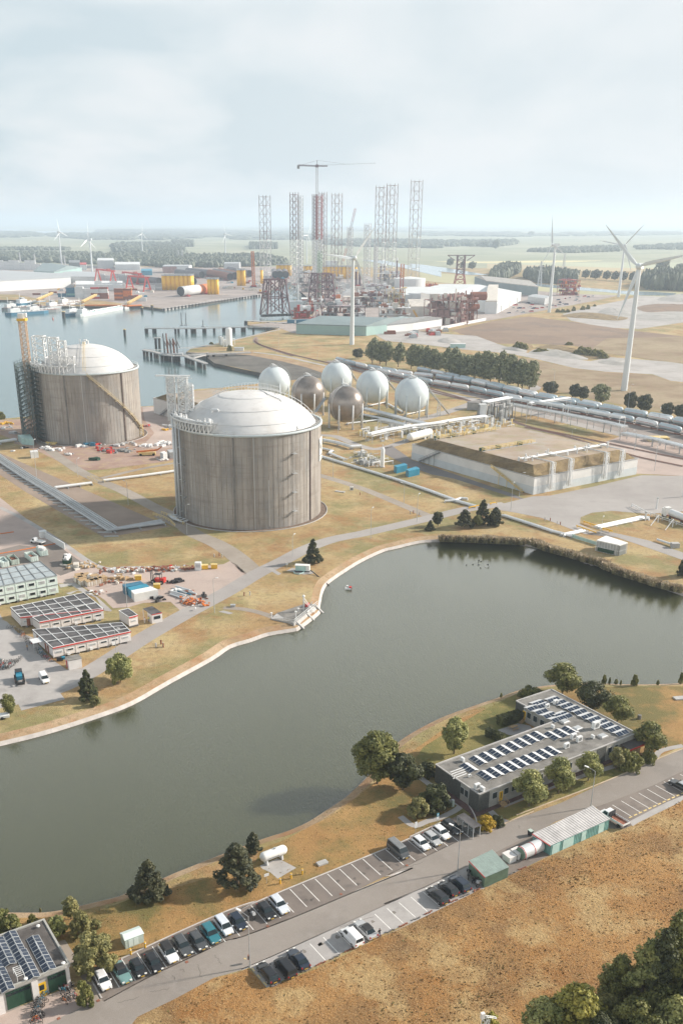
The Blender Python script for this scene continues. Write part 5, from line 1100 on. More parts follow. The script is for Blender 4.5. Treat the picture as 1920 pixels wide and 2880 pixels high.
for z in (5.6,12.6,19.5,26.6):p=on(o,R1+.8,a,z);b.box(p,(1.5,1.7,.12),a);railing(b,[on(o,R1+1.5,a-.03,z),on(o,R1+1.5,a+.03,z)],1.0)
b.build('ladder_platform',M('galv'),t);b=MB()
for s in (-.35,.35):
 q=a+s/R1;b.bar(on(o,R1+.3,q,.3),on(o,R1+.3,q,H1),.06)
for k in range(70):z=.6+k*.47;b.bar(on(o,R1+.3,a-.35/R1,z),on(o,R1+.3,a+.35/R1,z),.04)
b.build('ladder',M('galv'),t)
a=rad(-9);sg=MB();sg.box(on(o,R1+.12,a,24.6),(.12,6.2,8.4),a);sgo=sg.build('sign_plate',M('white_paint'),t)
b=MB()
for k in range(3):aa=rad(-13+k*2.4);b.box(on(o,R1+.25,aa,26.4-k*.6),(.06,.8,2.6-k*.5),aa)
b.box(on(o,R1+.25,a,22.3),(.06,4.2,.5),a).box(on(o,R1+.25,a,21.3),(.06,3.4,.4),a);b.build('emblem',M('galv_dark'),sgo)
for i,(ad,rr) in enumerate(((-160,.45),(-157,.35),(-153,.3),(-146.5,.35))):
 aa=rad(ad);b=MB();b.tube([on(o,R1+1.5,aa,.8),on(o,R1+1.5,aa,H1+3.2-i*.4),on(o,R1-2,aa,H1+3.2-i*.4)],rr,10)
 for z in range(3,int(H1),6):b.box(on(o,R1+.8,aa,z),(1.6,.25,.25),aa)
 b.build('riser_pipe',M('pipe_white' if i % 2==0 else 'galv'),t,smooth=True)
b=MB()
for k in range(5):aa=rad(-158+k*4.5);b.tube([on(o,R1+1.5,aa,1.2),on(o,R1+2.5+k*.4,aa,1.0),on(o,R1+5,rad(-163+k*3),.9)],.3,8)
b.build('ground_manifold',M('galv'),t)
b=MB()
A0,A1r=rad(-172),rad(-112);n=17
for i in range(n):
 q0,q1=A0+(A1r-A0)*i/n,A0+(A1r-A0)*(i+1)/n
 for r_ in (R1+1.6,R1-2.4):
  b.bar(on(o,r_,q0,H1+.3),on(o,r_,q0,H1+3.4),.34).bar(on(o,r_,q0,H1+3.4),on(o,r_,q1,H1+3.4),.4).bar(on(o,r_,q0,H1+.4),on(o,r_,q1,H1+3.3),.26).bar(on(o,r_,q0,H1+.4),on(o,r_,q1,H1+.4),.2)
 b.bar(on(o,R1+1.6,q0,H1+3.4),on(o,R1-2.4,q0,H1+3.4),.16)
b.build('platform_truss',M('white_steel'),t)
b=MB();n=20
for i in range(n):
 q0,q1=A0+(A1r-A0)*i/n,A0+(A1r-A0)*(i+1)/n;b._a([on(o,R1+1.6,q0,H1+3.5),on(o,R1+1.6,q1,H1+3.5),on(o,R1-2.4,q1,H1+3.5),on(o,R1-2.4,q0,H1+3.5)],[(0,1,2,3)])
b.build('platform_deck',M('galv_dark'),t)
b=MB();r=random.Random(4)
for i in range(26):
 aa=A0+(A1r-A0)*r.random();rr=R1-r.uniform(-1,2);b.cyl(on(o,rr,aa,H1+3.6),on(o,rr,aa,H1+3.6+r.uniform(.5,1.8)),r.uniform(.15,.45),n=8)
b.build('valve_group',M('white_steel'),t)
b=MB()
for i in range(6):aa=A0+.12+.12*i;b.tube([on(o,R1+1,aa,H1+4.2),on(o,R1+1,aa+.3,H1+4.2)],.28,8)
b.build('deck_pipe',M('pipe_white'),t)
px,py=on(o,R1-3.4,rad(-172),0)[:2];b=MB();z0,z1=H1+1,H1+17
for (ox,oy,w,zt) in ((-4.2,0,2.6,z1),(.2,-.6,3.2,z1-.5),(2.6,-1.4,2.6,z1-3.2)):lattice(b,(px+ox,py+oy,z0),(px+ox,py+oy,zt),w,w,2.0,.42,.26,x=2)
b.bar((px-9.5,py,z1),(px+3,py-1,z1),.4).bar((px-9.5,py+1,z1),(px+3,py,z1),.4).bar((px-4,py-1.5,z1-2),(px+4,py-2,z1-2.5),.22).bar((px-4,py-1.5,z1-6),(px+4,py-2,z1-6),.22).bar((px-4,py-1.5,z1),(px+4,py-2.5,z1-.6),.22)
b.build('pump_tower',M('white_steel'),t)
b=MB();b.tube([(-12,-15,H1+3.6),(-12,-15,H1+7),(-9.6,-15.6,H1+7),(-9.6,-15.6,H1+3.8)],.4,10);b.box((-8,-16,H1+4.5),(2,1.4,1.4)).bar((-12,-18,H1+3.8),(-6.5,-24,H1+.4),.3);b.build('loop_pipe',M('pipe_white'),t)
def dome_z(r_,R_,Hh,Ha):
 Rd=R_-2;s=min(1,r_/Rd)*sin(1.18);return Hh+(Ha-Hh)*(math.sqrt(max(0,1-s*s))-cos(1.18))/(1-cos(1.18))
b=MB()
for k in range(20):
 f0,f1=k/20,(k+1)/20;r0,r1=(R1-2)*f0,(R1-2)*f1;q=rad(8)
 for s in (-.5,.5):b.bar((r0*cos(q)-s*sin(q),r0*sin(q)+s*cos(q),dome_z(r0,R1,H1,A1_)+1.2),(r1*cos(q)-s*sin(q),r1*sin(q)+s*cos(q),dome_z(r1,R1,H1,A1_)+1.2),.12)
 b.bar((r0*cos(q),r0*sin(q),dome_z(r0,R1,H1,A1_)),(r0*cos(q),r0*sin(q),dome_z(r0,R1,H1,A1_)+1.2),.1)
b.build('dome_stair',M('white_steel'),t)
b=MB()
for q0,q1,zz_ in ((rad(100),rad(175),3.2),):
 for k in range(22):
  f=k/21;x,y=-14+26*f,13-6*f;z=dome_z(math.hypot(x,y),R1,H1,A1_);b.bar((x,y,z),(x,y,z+2.6),.12)
  if k<21:f2=(k+1)/21;x2,y2=-14+26*f2,13-6*f2;z2=dome_z(math.hypot(x2,y2),R1,H1,A1_);b.bar((x,y,z+2.6),(x2,y2,z2+2.6),.12).bar((x,y,z+1.3),(x2,y2,z2+1.3),.2)
b.build('dome_walkway',M('white_steel'),t)
b=MB();pts=[]
for x,y in ((4,4),(8,-4),(12,-6),(19,-17)):pts.append((x,y,dome_z(math.hypot(x,y),R1,H1,A1_)+.3))
b.tube(pts,.14,6);b.build('dome_pipe',M('galv'),t)
t=tank('storage_tank','large concrete gas storage tank wrapped in scaffolding on its left side',T2,R2_,H2,A2_)
for a_ in (-38,-103):b=MB();b.box(on(o,R2_+.05,rad(a_),H2/2-.3),(.5,.6,H2-.8),rad(a_));b.build('joint_strip',M('seal_dark') if a_==-38 else M('concrete_dark'),t)
b=MB();b.box(on(o,R2_+.04,rad(-84),H2/2),(.1,.16,H2-1),rad(-84));b.build('conduit',M('alu'),t)
b=MB();n=56;a0,a1=rad(-78),rad(-8)
for i in range(n):
 q0,q1=a0+(a1-a0)*i/n,a0+(a1-a0)*(i+1)/n;za,zb=H2-.3-(H2-4)*i/n,H2-.3-(H2-4)*(i+1)/n
 b._a([on(o,R2_+.1,q0,za),on(o,R2_+1.3,q0,za),on(o,R2_+1.3,q1,zb),on(o,R2_+.1,q1,zb)],[(0,1,2,3)])
 b.bar(on(o,R2_+1.3,q0,za),on(o,R2_+1.3,q0,za+1.2),.1).bar(on(o,R2_+1.3,q0,za+1.2),on(o,R2_+1.3,q1,zb+1.2),.12).bar(on(o,R2_+1.3,q0,za+.05),on(o,R2_+1.3,q1,zb+.05),.22)
 if i % 7==3:b.box(on(o,R2_+.8,q0,za-.2),(1.4,1.8,.2),q0)
b.build('spiral_stair',M('stair_cream',(.52,.43,.26),r=.7,v=.12),t)
b=MB();lattice(b,on(o,R2_+.8,a1,0),on(o,R2_+.8,a1,6),1.6,1.6,1.5,.15,.1);b.build('stair_foot',M('pale_yellow'),t)
b=MB();k=18
for i in range(k):
 q0,q1=rad(-165)+rad(70)*i/k,rad(-165)+rad(70)*(i+1)/k
 f=[(on(o,rr,qq,dome_z(rr,R2_,H2,A2_)+.12)) for rr,qq in ((R2_-4.5,q0),(R2_-4.5,q1),(9,q1),(9,q0))];b._a(f,[(0,1,2,3)])
b.build('bare_dome_panel',M('grey_patch'),t)
b=MB()
for k in range(20):
 f0,f1=k/20,(k+1)/20;r0,r1=(R2_-2)*f0,(R2_-2)*f1;q=rad(-80)
 for s in (-.6,.6):b.bar((r0*cos(q)-s*sin(q),r0*sin(q)+s*cos(q),dome_z(r0,R2_,H2,A2_)+1.1),(r1*cos(q)-s*sin(q),r1*sin(q)+s*cos(q),dome_z(r1,R2_,H2,A2_)+1.1),.12)
 b.bar((r0*cos(q),r0*sin(q),dome_z(r0,R2_,H2,A2_)),(r0*cos(q),r0*sin(q),dome_z(r0,R2_,H2,A2_)+1.1),.1)
b.build('dome_stair',M('pale_yellow'),t)
b=MB();b.cyl((0,0,A2_),(0,0,A2_+1.4),.9,n=10).box((.5,.5,A2_+1.8),(1.6,1.4,.6)).cyl((1.8,.3,A2_-.2),(1.8,.3,A2_+1.6),.4,n=8).box((-2,-.5,A2_+1),(.4,.4,3));b.build('top_valve',M('white_steel'),t)
b=MB()
for k in range(16):q=rad(-170+k*4.6);b.bar(on(o,R2_+1.4,q,H2+.2),on(o,R2_+1.4,q,H2+3.6),.34).bar(on(o,R2_+1.4,q,H2+3.6),on(o,R2_+1.4,q+rad(4.6),H2+3.6),.3).bar(on(o,R2_+1.4,q,H2+.3),on(o,R2_+1.4,q+rad(4.6),H2+3.5),.14).bar(on(o,R2_-2,q,H2+3.6),on(o,R2_+1.4,q,H2+3.6),.15)
b.build('platform_truss',M('white_steel'),t)
b=MB()
for ox,oy,w,z0_,z1_ in ((-19.5,-12,5.4,H2+3,H2+16.5),(-10.5,-19,4.2,H2,H2+16.5),(-6.5,-20,3.6,H2,H2+15),(-2.4,-22,3.6,H2+.5,H2+8)):lattice(b,(ox,oy,z0_),(ox,oy,z1_),w,w,3.2,.46,.26)
b.bar((-22,-13,H2+16.5),(-8,-20,H2+16),.3).bar((-22,-10,H2+16.5),(-8,-17,H2+16),.3);b.build('pump_tower',M('white_steel'),t)
b=MB();r=random.Random(9)
for i in range(24):aa=rad(r.uniform(-170,-112));rr=R2_-r.uniform(-.5,4);b.cyl(on(o,rr,aa,H2+.4),on(o,rr,aa,H2+r.uniform(1.5,4.4)),r.uniform(.2,.6),n=8)
b.build('valve_group',M('galv'),t)
t2=thing('scaffold_tower','dark scaffolding wrapped round the left flank of the farther tank','scaffold',(T2[0],T2[1]))
b=MB();bd=MB();n1=15;lev=17;Hs=H2+2
for i in range(n1+1):
 q=rad(-200)+rad(64)*i/n1
 for rr in (R2_+.8,R2_+3.2,R2_+6,R2_+9.4 if i<12 else R2_+3.2):b.bar(on(o,rr,q,0),on(o,rr,q,Hs+1.2),.13)
for l in range(lev+1):
 z=Hs*l/lev
 for i in range(n1):
  q0,q1=rad(-200)+rad(64)*i/n1,rad(-200)+rad(64)*(i+1)/n1;ro=R2_+9.4 if i<12 else R2_+3.2
  b.bar(on(o,ro,q0,z+.9),on(o,ro,q1,z+.9),.08);[bd._a([on(o,ra,q0,z),on(o,rb,q0,z),on(o,rb,q1,z),on(o,ra,q1,z)],[(0,1,2,3)]) for ra,rb in ((R2_+.8,R2_+2.2),(ro-1.5,ro-.1))];b.bar(on(o,R2_+.8,q0,z),on(o,ro,q0,z),.1)
  if (i+l) % 2:b.bar(on(o,ro,q0,z),on(o,ro,q1,z+Hs/lev),.08)
b.build('frame',M('scaffold'),t2);bd.build('walk_board',M('net'),t2)
b=MB()
for i in range(13):
 for l in range(lev):
  if (i*7+l*5) % 11<2:q=rad(-196)+rad(58)*i/15;b.box(on(o,R2_+2.2+(i*5+l*3) % 7,q,Hs*(l+.5)/lev),(.05,1.5,Hs/lev*.9),q)
b.build('debris_net',M('net'),t2)
X,Y=T2[0]-30.5,T2[1]-1;t2=thing('tower_crane_mast','orange lattice crane mast with a yellow head rising behind the scaffolding','crane',(-146,508))
X,Y=-146,508;Zt=HT('A5',0,80,X,Y);b=MB();lattice(b,(0,0,0),(0,0,Zt-3),3.2,3.2,2.2,.26,.16,x=2);b.build('mast',M('mast_orange',(.55,.36,.22),r=.7,v=.12),t2)
b=MB();b.box((0,0,Zt-2.4),(4.4,4.4,1.2));b.build('slewing_ring',M('yellow'),t2);b=MB();b.box((-.3,0,Zt-.6),(2.8,3.0,2.4)).box((1.8,.3,Zt-.2),(1.2,1.8,1.8));b.build('operator_cab',M('white_steel'),t2)
# gas spheres
SPH={}
def sphere(c,R_,hc,mat,label):
 if mat in SPH:
  return dup(SPH[mat],c,0,label,'spherical gas tanks')
 t=thing('gas_sphere',label,'gas sphere',c,0,'spherical gas tanks')
 b=MB();b.ball((0,0,hc),R_,48);b.build('shell',M(mat),t,smooth=True)
 for i in range(8):
  a=pi/8+2*pi*i/8;b=MB();x,y=cos(a)*R_*.985,sin(a)*R_*.985;b.cyl((x,y,.9),(x,y,hc+.8),.42,n=10);lg=b.build('leg',M('sphere_white' if mat=='sphere_white' else 'white_steel'),t,smooth=True)
  b=MB();b.cyl((x,y,0),(x,y,.9),.62,n=10);b.build('foot',M('concrete'),lg)
 b=MB()
 for i in range(20):a=2*pi*i/20;b.bar((cos(a)*2.4,sin(a)*2.4,hc+R_-.3),(cos(a)*2.4,sin(a)*2.4,hc+R_+.9),.08).bar((cos(a)*2.4,sin(a)*2.4,hc+R_+.9),(cos(a+.314)*2.4,sin(a+.314)*2.4,hc+R_+.9),.09)
 b.lathe([(.1,R_+hc+.1),(2.4,R_+hc+.05),(2.4,R_+hc-.2)],n=20);b.build('top_platform',M('galv'),t)
 b=MB();r=random.Random(2)
 for i in range(6):b.cyl((r.uniform(-1.6,1.6),r.uniform(-1.6,1.6),hc+R_),(r.uniform(-1.6,1.6),r.uniform(-1.6,1.6),hc+R_+r.uniform(1,1.9)),.18,n=8)
 b.build('valve',M('white_steel'),t)
 for a,nm in ((rad(10),'stair'),(rad(-140),'spray_pipe'),(rad(150),'spray_pipe')):
  b=MB();n=26;e_=-.2 if nm=='stair' else -.5
  for i in range(n):
   p0,p1=pi/2-.2+(e_-pi/2)*i/n,pi/2-.2+(e_-pi/2)*(i+1)/n
   rr=R_+(.7 if nm=='stair' else .25)
   for s in ((-.04,.04) if nm=='stair' else (0,)):
    f=lambda p,g=0:(rr*cos(p)*cos(a+s),rr*cos(p)*sin(a+s),hc+rr*sin(p)+g);b.bar(f(p0),f(p1),.14)
    if nm=='stair':b.bar(f(p0,1),f(p1,1),.08).bar(f(p0),f(p0,1),.06)
  b.build(nm,M('galv') if nm=='stair' else M('white_steel'),t)
 SPH[mat]=t;return t
def sphpos(k,x,y,hc=12.1):return P(k,x,y,hc)
for x,y,m_,lb in ((1195,655,'sphere_white','white gas sphere furthest right, in front of the wagons'),(906,594,'sphere_white','white gas sphere between the right sphere and the rear middle one'),(643,530,'sphere_white','white gas sphere at the back, above the two brown ones'),(186,565,'sphere_white','white gas sphere behind the dome, furthest left'),
(710,722,'sphere_brown','brownish metal gas sphere nearest the camera'),(433,640,'sphere_brown','brownish metal gas sphere beside the big dome')):
 o_=sphere(sphpos('B1',x,y),9.7,12.1,m_,lb)
for (x0,y0),(x1,y1),lb in (((1320,620),(1470,800),'long sloping footbridge from the right sphere down to the ground'),((1022,560),(1078,625),'short sloping footbridge between the two right spheres'),((750,495),(795,560),'short sloping footbridge behind the rear middle sphere'),((560,680),(490,780),'sloping footbridge between the two brown spheres')):
 p=P('B1',x0,y0,15) ;q=P('B1',x1,y1,.3) if lb[0]=='l' else P('B1',x1,y1,9)
 t2=thing('footbridge_stair',lb,'stair');A_,B_=Vector((*p,15)),Vector((*q,.3 if lb[0]=='l' else 9));s_=(B_-A_).cross(Vector((0,0,1))).normalized()*.6
 b=MB();b._a([A_-s_,B_-s_,B_+s_,A_+s_],[(0,1,2,3)]).bar(A_-s_,B_-s_,.3).bar(A_+s_,B_+s_,.3);b.build('flight',M('galv'),t2)
 b=MB();railing(b,[A_-s_,B_-s_],1.1,.09);railing(b,[A_+s_,B_+s_],1.1,.09);b.build('handrail',M('galv'),t2)
 if lb[0]=='l':c=A_.lerp(B_,.5);b=MB();lattice(b,(c.x,c.y,0),(c.x,c.y,c.z-.2),2.0,1.2,2.2,.22,.14);b.build('support',M('white_steel'),t2)
# walled tank bunkers with gravel tops
EARTH=layered('berm_grass',[(.1,4,.38,.62,((.17,.12,.06),(.30,.22,.11)),1),(.8,4,.5,.7,(.12,.08,.04),.6),(3,3,.5,.75,(.36,.27,.14),.5)],bump=1.0,bs=2.5,bd=.4)
GRVT=layered('gravel_top',[(.04,3,.38,.62,((.33,.25,.185),(.42,.335,.255)),1),(.07,5,.48,.6,(.38,.34,.30),.7),(.15,5,.5,.64,(.28,.25,.13),.55),(1.5,3,.5,.8,(.48,.40,.31),.4)],bump=.2,bs=3)
def bunker(label,c4,hw,ht,ins):
 t=thing('walled_tank_bunker',label,'bunker');b=MB();b.prism(c4,0,hw);b.build('wall',M('bunker_wall',(.70,.69,.67),r=.85,v=.08,s=.15),t)
 cen=lerp(c4[0],c4[2],.5);inn=[lerp(q,cen,ins*.12) for q in c4];inn2=[lerp(q,cen,ins) for q in c4]
 b=MB();n=14;r=random.Random(3)
 for k in range(4):
  p0,p1,q0,q1=inn[k],inn[(k+1) % 4],inn2[k],inn2[(k+1) % 4]
  vs=[]
  for j in range(5):
   for i in range(n+1):
    a_,c_=lerp(p0,q0,j/4),lerp(p1,q1,j/4);m=lerp(a_,c_,i/n);vs.append((*m,hw+.05+(ht-hw)*(j/4)+(r.uniform(-.6,.7) if 0<j<4 and 0<i<n else 0)))
  b._a(vs,[(j*(n+1)+i,j*(n+1)+i+1,(j+1)*(n+1)+i+1,(j+1)*(n+1)+i) for j in range(4) for i in range(n)])
 b.build('grass_berm',EARTH,t)
 b=MB();b._a([(*q,ht+.02) for q in inn2],[(0,1,2,3)]);b.build('gravel_top',GRVT,t)
 b=MB()
 for k in range(4):p,q=c4[k],c4[(k+1) % 4];m=lerp(p,q,.5);b.box((*m,hw+.06+k*.003),(dist(p,q)+.3,.5,.25),ang(p,q))
 b.build('coping',M('concrete'),t)
 return t,inn2
hb=7.0
c4=[P('B5',385,648),P('B5',1195,487)];c3=P('B4',775,368);c4=[c4[0],c4[1],(c4[1][0]+c3[0]-c4[0][0],c4[1][1]+c3[1]-c4[0][1]),c3]
t,inn=bunker('large walled bunker with grass berms and a sandy gravel top right of the spheres',c4,hb,10.3,.17)
b=MB();b.prism([lerp(lerp(c4[0],c4[2],.5),q,1.003) for q in c4],0,3.3,cap=False);b.build('lower_wall_band',M('bunker_band',(.56,.60,.62),r=.9,v=.06,s=.3),t)
def wallstair(par,p,q,fp,fq,t0,t1,hw,nm='wall_stair',mat='pale_yellow',w=1.2):
 A_,B_=Vector((*lerp(p,q,t0),hw)),Vector((*lerp(p,q,t1),.2));d=Vector((q[0]-p[0],q[1]-p[1],0)).normalized();nn=Vector((d.y,-d.x,0));c_=Vector((*fp,0))
 if (A_+nn-c_).length<(A_-nn-c_).length:nn=-nn
 b=MB();n=16
 for i in range(n):m=A_.lerp(B_,(i+.5)/n)+nn*(w/2+.05);b.box(m,((B_-A_).xy.length/n,w,.1),ang(p,q))
 b.bar(A_+nn*w,B_+nn*w,.3);railing(b,[A_+nn*w,B_+nn*w],1.1,.1)
 for i in range(1,4):m=A_.lerp(B_,i/4)+nn*w*.7;b.bar(m,(m.x,m.y,0),.2)
 b.build(nm,M(mat),par)
cen=lerp(c4[0],c4[2],.5)
wallstair(t,c4[0],c4[3],cen,0,.31,.06,hb);wallstair(t,c4[0],c4[3],cen,0,.74,.92,hb,mat='galv_dark')
for f0,f1,nm in (((0.02,.0),(.02,1),0),((.48,0),(.48,1),1),):
 pass
b=MB()
def on4(u,v,z=10.4):a_,c_=lerp(inn[0],inn[1],u),lerp(inn[3],inn[2],u);return (*lerp(a_,c_,v),z)
for v in (.5,.97):railing(b,[on4(.0,v),on4(.62 if v<.9 else .75,v)],1.3,.2,2.5);railing(b,[on4(.0,v-.03),on4(.62 if v<.9 else .75,v-.03)],1.3,.2,2.5)
b.build('top_railing',M('pale_yellow'),t)
for v in (.5,.97):
 for u in (.02,.2,.45):b=MB();b.box(on4(u,v-.015,11.0),(2.0,1.6,1.4),TH);b.build('hatch',M('dark_green'),t)
b=MB();b._a([on4(.0,.46,10.36),on4(.64,.46,10.36),on4(.64,.49,10.36),on4(.0,.49,10.36)],[(0,1,2,3)]);b.build('walk_strip',M('concrete'),t)
for i,(x,y,yb) in enumerate(((505,375,545),(648,345,520),(925,305,465),(1050,275,440))):
 m=P('B5',x,648-161*(x-385)/810);tt=thing('pipe_trestle',f'white pipe trestle climbing over the bunker wall, {nth(i)} from the left','pipe trestle',(*m,0),ang(c4[0],c4[1]),'pipe trestles on the bunker')
 b=MB();lattice(b,(0,-1.2,2),(0,-1.2,12.6),1.5,1.5,2.2,.15,.09);b.build('frame',M('white_steel'),tt)
 b=MB();b.tube([(-.5,-1.2,1.2),(-.5,-1.2,12.8),(-1,12,12.6)],.17,8).tube([(.5,-1.2,1.4),(.5,-1.2,12.4),(0,12,12.2)],.14,8);b.build('pipe',M('pipe_white'),tt,smooth=True)
b=MB();t2=thing('pipe_header','row of white pipes and valves along the front edge of the bunker top','pipes')
for o_ in (0,1.0):b.tube([(*on4(-.0,.12-o_*.02)[:2],11.6),(*on4(1.0,.12-o_*.02)[:2],11.6)],.28,8)
b.build('pipe',M('pipe_white'),t2);b=MB();r=random.Random(6)
for i in range(22):x,y,z=on4(r.uniform(.0,1),r.uniform(.06,.16),10.4);b.cyl((x,y,z),(x,y,z+r.uniform(1,2.6)),r.uniform(.2,.5),n=8)
b.build('valve',M('white_steel'),t2)
def clutter(name,label,cat,pts,n,seed,mats=('white_steel','galv','pipe_white','pale_yellow'),hmax=3.0,z=0.0,size=1.0,pipes=8):
 t2=thing(name,label,cat);r=random.Random(seed);poly=pts
 x0,x1=min(p[0] for p in poly),max(p[0] for p in poly);y0,y1=min(p[1] for p in poly),max(p[1] for p in poly)
 def rp():
  for _ in range(60):
   p=(r.uniform(x0,x1),r.uniform(y0,y1))
   if inside(p,poly):return p
  return p
 for mi,m_ in enumerate(mats):
  b=MB()
  for _ in range(n//len(mats)):
   p=rp();k=r.random();h=r.uniform(.4,hmax)
   if k<.4:b.cyl((*p,z),(*p,z+h),r.uniform(.15,.5)*size,n=8)
   elif k<.75:b.box((*p,z+h/2),(r.uniform(.5,2)*size,r.uniform(.4,1.4)*size,h),TH)
   else:q=loc2(p,r.choice((-3,3))*size,0);b.bar((*p,z+h),(*q,z+h),.2*size).bar((*p,z),(*p,z+h),.15*size)
  b.build(['vessel_group','equipment','valve_group','handrail','frame'][mi % 5],M(m_),t2)
 b=MB()
 for _ in range(pipes):
  p=rp();q=loc2(p,r.uniform(3,9)*size,0) if r.random()<.5 else loc2(p,0,r.uniform(2,6)*size);zz_=z+r.uniform(.6,hmax);b.tube([(*p,z),(*p,zz_),(*q,zz_),(*q,z)],r.uniform(.12,.3)*size,7)
 b.build('pipework',M(mats[0]),t2)
 return t2
clutter('process_unit','cluster of white valves and vessels at the rear left corner of the bunker','process unit',[on4(-.02,.93)[:2],on4(.5,.93)[:2],on4(.5,1.08)[:2],on4(-.05,1.1)[:2]],70,21,z=7.2,hmax=5)
d1=[P('A6',95,845),P('A6',300,905)];dv=(-sin(rad(14))*0,0)
a_=ang(d1[0],d1[1]);w_=46;l_=62
c4b=[d1[0],(d1[0][0]+cos(a_)*l_,d1[0][1]+sin(a_)*l_),(d1[0][0]+cos(a_)*l_-sin(a_)*w_,d1[0][1]+sin(a_)*l_+cos(a_)*w_),(d1[0][0]-sin(a_)*w_,d1[0][1]+cos(a_)*w_)]
t,inb=bunker('smaller walled bunker with dark berm between the two big tanks',c4b,8.6,11,.2)
wallstair(t,c4b[0],c4b[1],lerp(c4b[0],c4b[2],.5),0,.42,.14,8.6,mat='galv_dark')
# pipe lines
def sleeper(b,p,q,w=.35,h=.35,n=None,step=7,over=1.2,z=0):
 pass
def pipeline(name,label,pts,zs,rr,mat='pipe_white',sup=8.0,sup_h=None,gap=None,supm='galv',rack=False,supname='support'):
 "several parallel pipes: rr radii, along one line"
 t=thing(name,label,'pipeline');gap=gap or (max(rr)*2+.25)
 offs=[(i-(len(rr)-1)/2)*gap for i in range(len(rr))]
 for o_,r_ in zip(offs,rr):
  l=offset(pts,o_);b=MB();b.tube([(*p,zs) for p in l],r_,9)
  for p in l[1:-1]:b.ball((*p,zs),r_*1.02,8)
  b.build('pipe',M(mat),t,smooth=False)
 b=MB();W=abs(offs[0])*2+max(rr)*2+1.0
 for p,q in zip(pts[:-1],pts[1:]):
  n=max(1,int(dist(p,q)/sup))
  for i in range(n+1):
   m=lerp(p,q,i/n);a=ang(p,q)
   if rack:
    for s in (-1,1):x=loc2(m,0,s*W/2,a);b.bar((*x,0),(*x,zs),.28)
    b.box((*m,zs-max(rr)-.12),(.3,W,.25),a)
   else:b.box((*m,(zs-max(rr))/2),(.35,W,max(.1,zs-max(rr))),a)
 if rack:
  for s in (-1,1):
   l=offset(pts,s*W/2)
   for p,q in zip(l[:-1],l[1:]):b.bar((*p,zs-max(rr)-.1),(*q,zs-max(rr)-.1),.25)
 b.build(supname,M(supm),t)
 return t
pipeline('pipe_track','broad track of five silver pipes running down to the yellow bridge',PP('B6','-300,-60 0,160 240,320 470,455 960,765 1380,700'),.8,[.42,.3,.3,.42,.28],'galv',7)
t=thing('pipe_sleepers','concrete sleepers of the pipe track reaching out over the gravel','sleepers');a,c=P('B6',0,235),P('B6',890,815)
for i in range(22):
 p=lerp(a,c,i/21);q=loc2(p,4.6,0,rad(4));b=MB();b.box((*lerp(p,q,.5),.22),(5.0,.3,.4),rad(4));b.build('sleeper',M('galv'),t)
pipeline('pipe_line','white pipe branch from the pipe track to the dirt road',PP('B6','470,412 780,372'),1.0,[.5,.28],sup=5)
pipeline('pipe_line','single white pipe running left from the near tank',PP('B6','880,350 1200,310 1520,265'),.8,[.55],sup=9)
pipeline('pipe_line','thin white pipe pair on grass at the far left edge',PP('A5','-300,1300 0,1270 150,1248'),1.2,[.6,.5],sup=7)
sheet('bridge_road',PP('B6','1300,640 1370,625 1568,715 1568,760 1490,735'),PATHM,6)
pipeline('pipe_line','long white pipe line on the lawn right of the near tank',PP('B4','40,345 200,395 480,480 700,550 930,630 1130,705 1280,748'),.55,[.5,.3],sup=10)
pipeline('pipe_line','white pipe line resuming past the road towards the reeds',PP('B5','150,818 370,888 540,945 700,985'),.55,[.45,.3],sup=10)
pipeline('pipe_loop','cross shaped expansion loop of white pipe on the lawn',PP('B4','1035,708 1110,705 1160,685 1215,690'),.6,[.45],sup=6)
pipeline('pipe_line','pipe trench with white pipes beside the round lawn',PP('B5','890,912 1250,835 1300,840'),.5,[.5,.4,.3],sup=8);pipeline('pipe_line','short white pipes ending at the yellow edged road',PP('B5','615,975 780,940'),.5,[.5,.4],sup=5)
pipeline('pipe_line','thick white pipe stub behind the near tank',PP('B4','80,235 200,258 300,290 380,285'),1.2,[.8],sup=6)
pipeline('pipe_line','lower white pipes beside the thick stub',PP('B4','60,290 150,310 130,330 250,378'),.7,[.35,.3],sup=6)
pipeline('pipe_rack','long double pipe rack along the rails beyond the bunker',PP('B2','500,655 800,712 1100,775 1200,800'),5.2,[.45,.3,.3,.45],sup=11,rack=True,supm='galv')
pipeline('pipe_rack','upper pipe bridge parallel to the rails',PP('B2','480,655 840,715 1185,785'),9.0,[.5,.35,.35],sup=22,rack=True,supm='white_steel')
pipeline('pipe_rack','pipe rack continuing to the right edge by the yard',PP('B2','1200,820 1400,860 1568,905 1800,960'),3.6,[.5,.4,.3,.3],sup=9,rack=True,supm='galv')
pipeline('pipe_rack','pipe bridge rising left of the loading gantry',PP('B2','330,690 350,690 500,660'),9.2,[.6,.45,.6],sup=9,rack=True,supm='galv_dark')
pipeline('pipe_rack','short pipe bridge crossing toward the wagons',PP('B2','620,690 860,655'),8.6,[.5,.5],sup=12,rack=True,supm='white_steel')
pipeline('pipe_rack','pipe rack from the spheres to the process area',PP('B1','840,790 1000,830 1180,880 1340,915'),3.0,[.45,.45,.35,.35],sup=9,rack=True,supm='galv')
pipeline('pipe_rack','white pipe rack between process area and the gantry',PP('B4','760,170 960,130 1160,95 1350,72'),3.2,[.6,.6,.4],sup=8,rack=True,supm='white_steel')
pipeline('pipe_rack','big white pipe pair looping over the process yard',PP('B4','440,235 560,205 740,172 1000,140'),4.2,[.75,.5],sup=7,rack=True,supm='white_steel')
pipeline('pipe_rack','white pipe loop behind the process yard',PP('B4','520,130 620,150 720,175'),5.0,[.65],sup=7,rack=True,supm='white_steel')
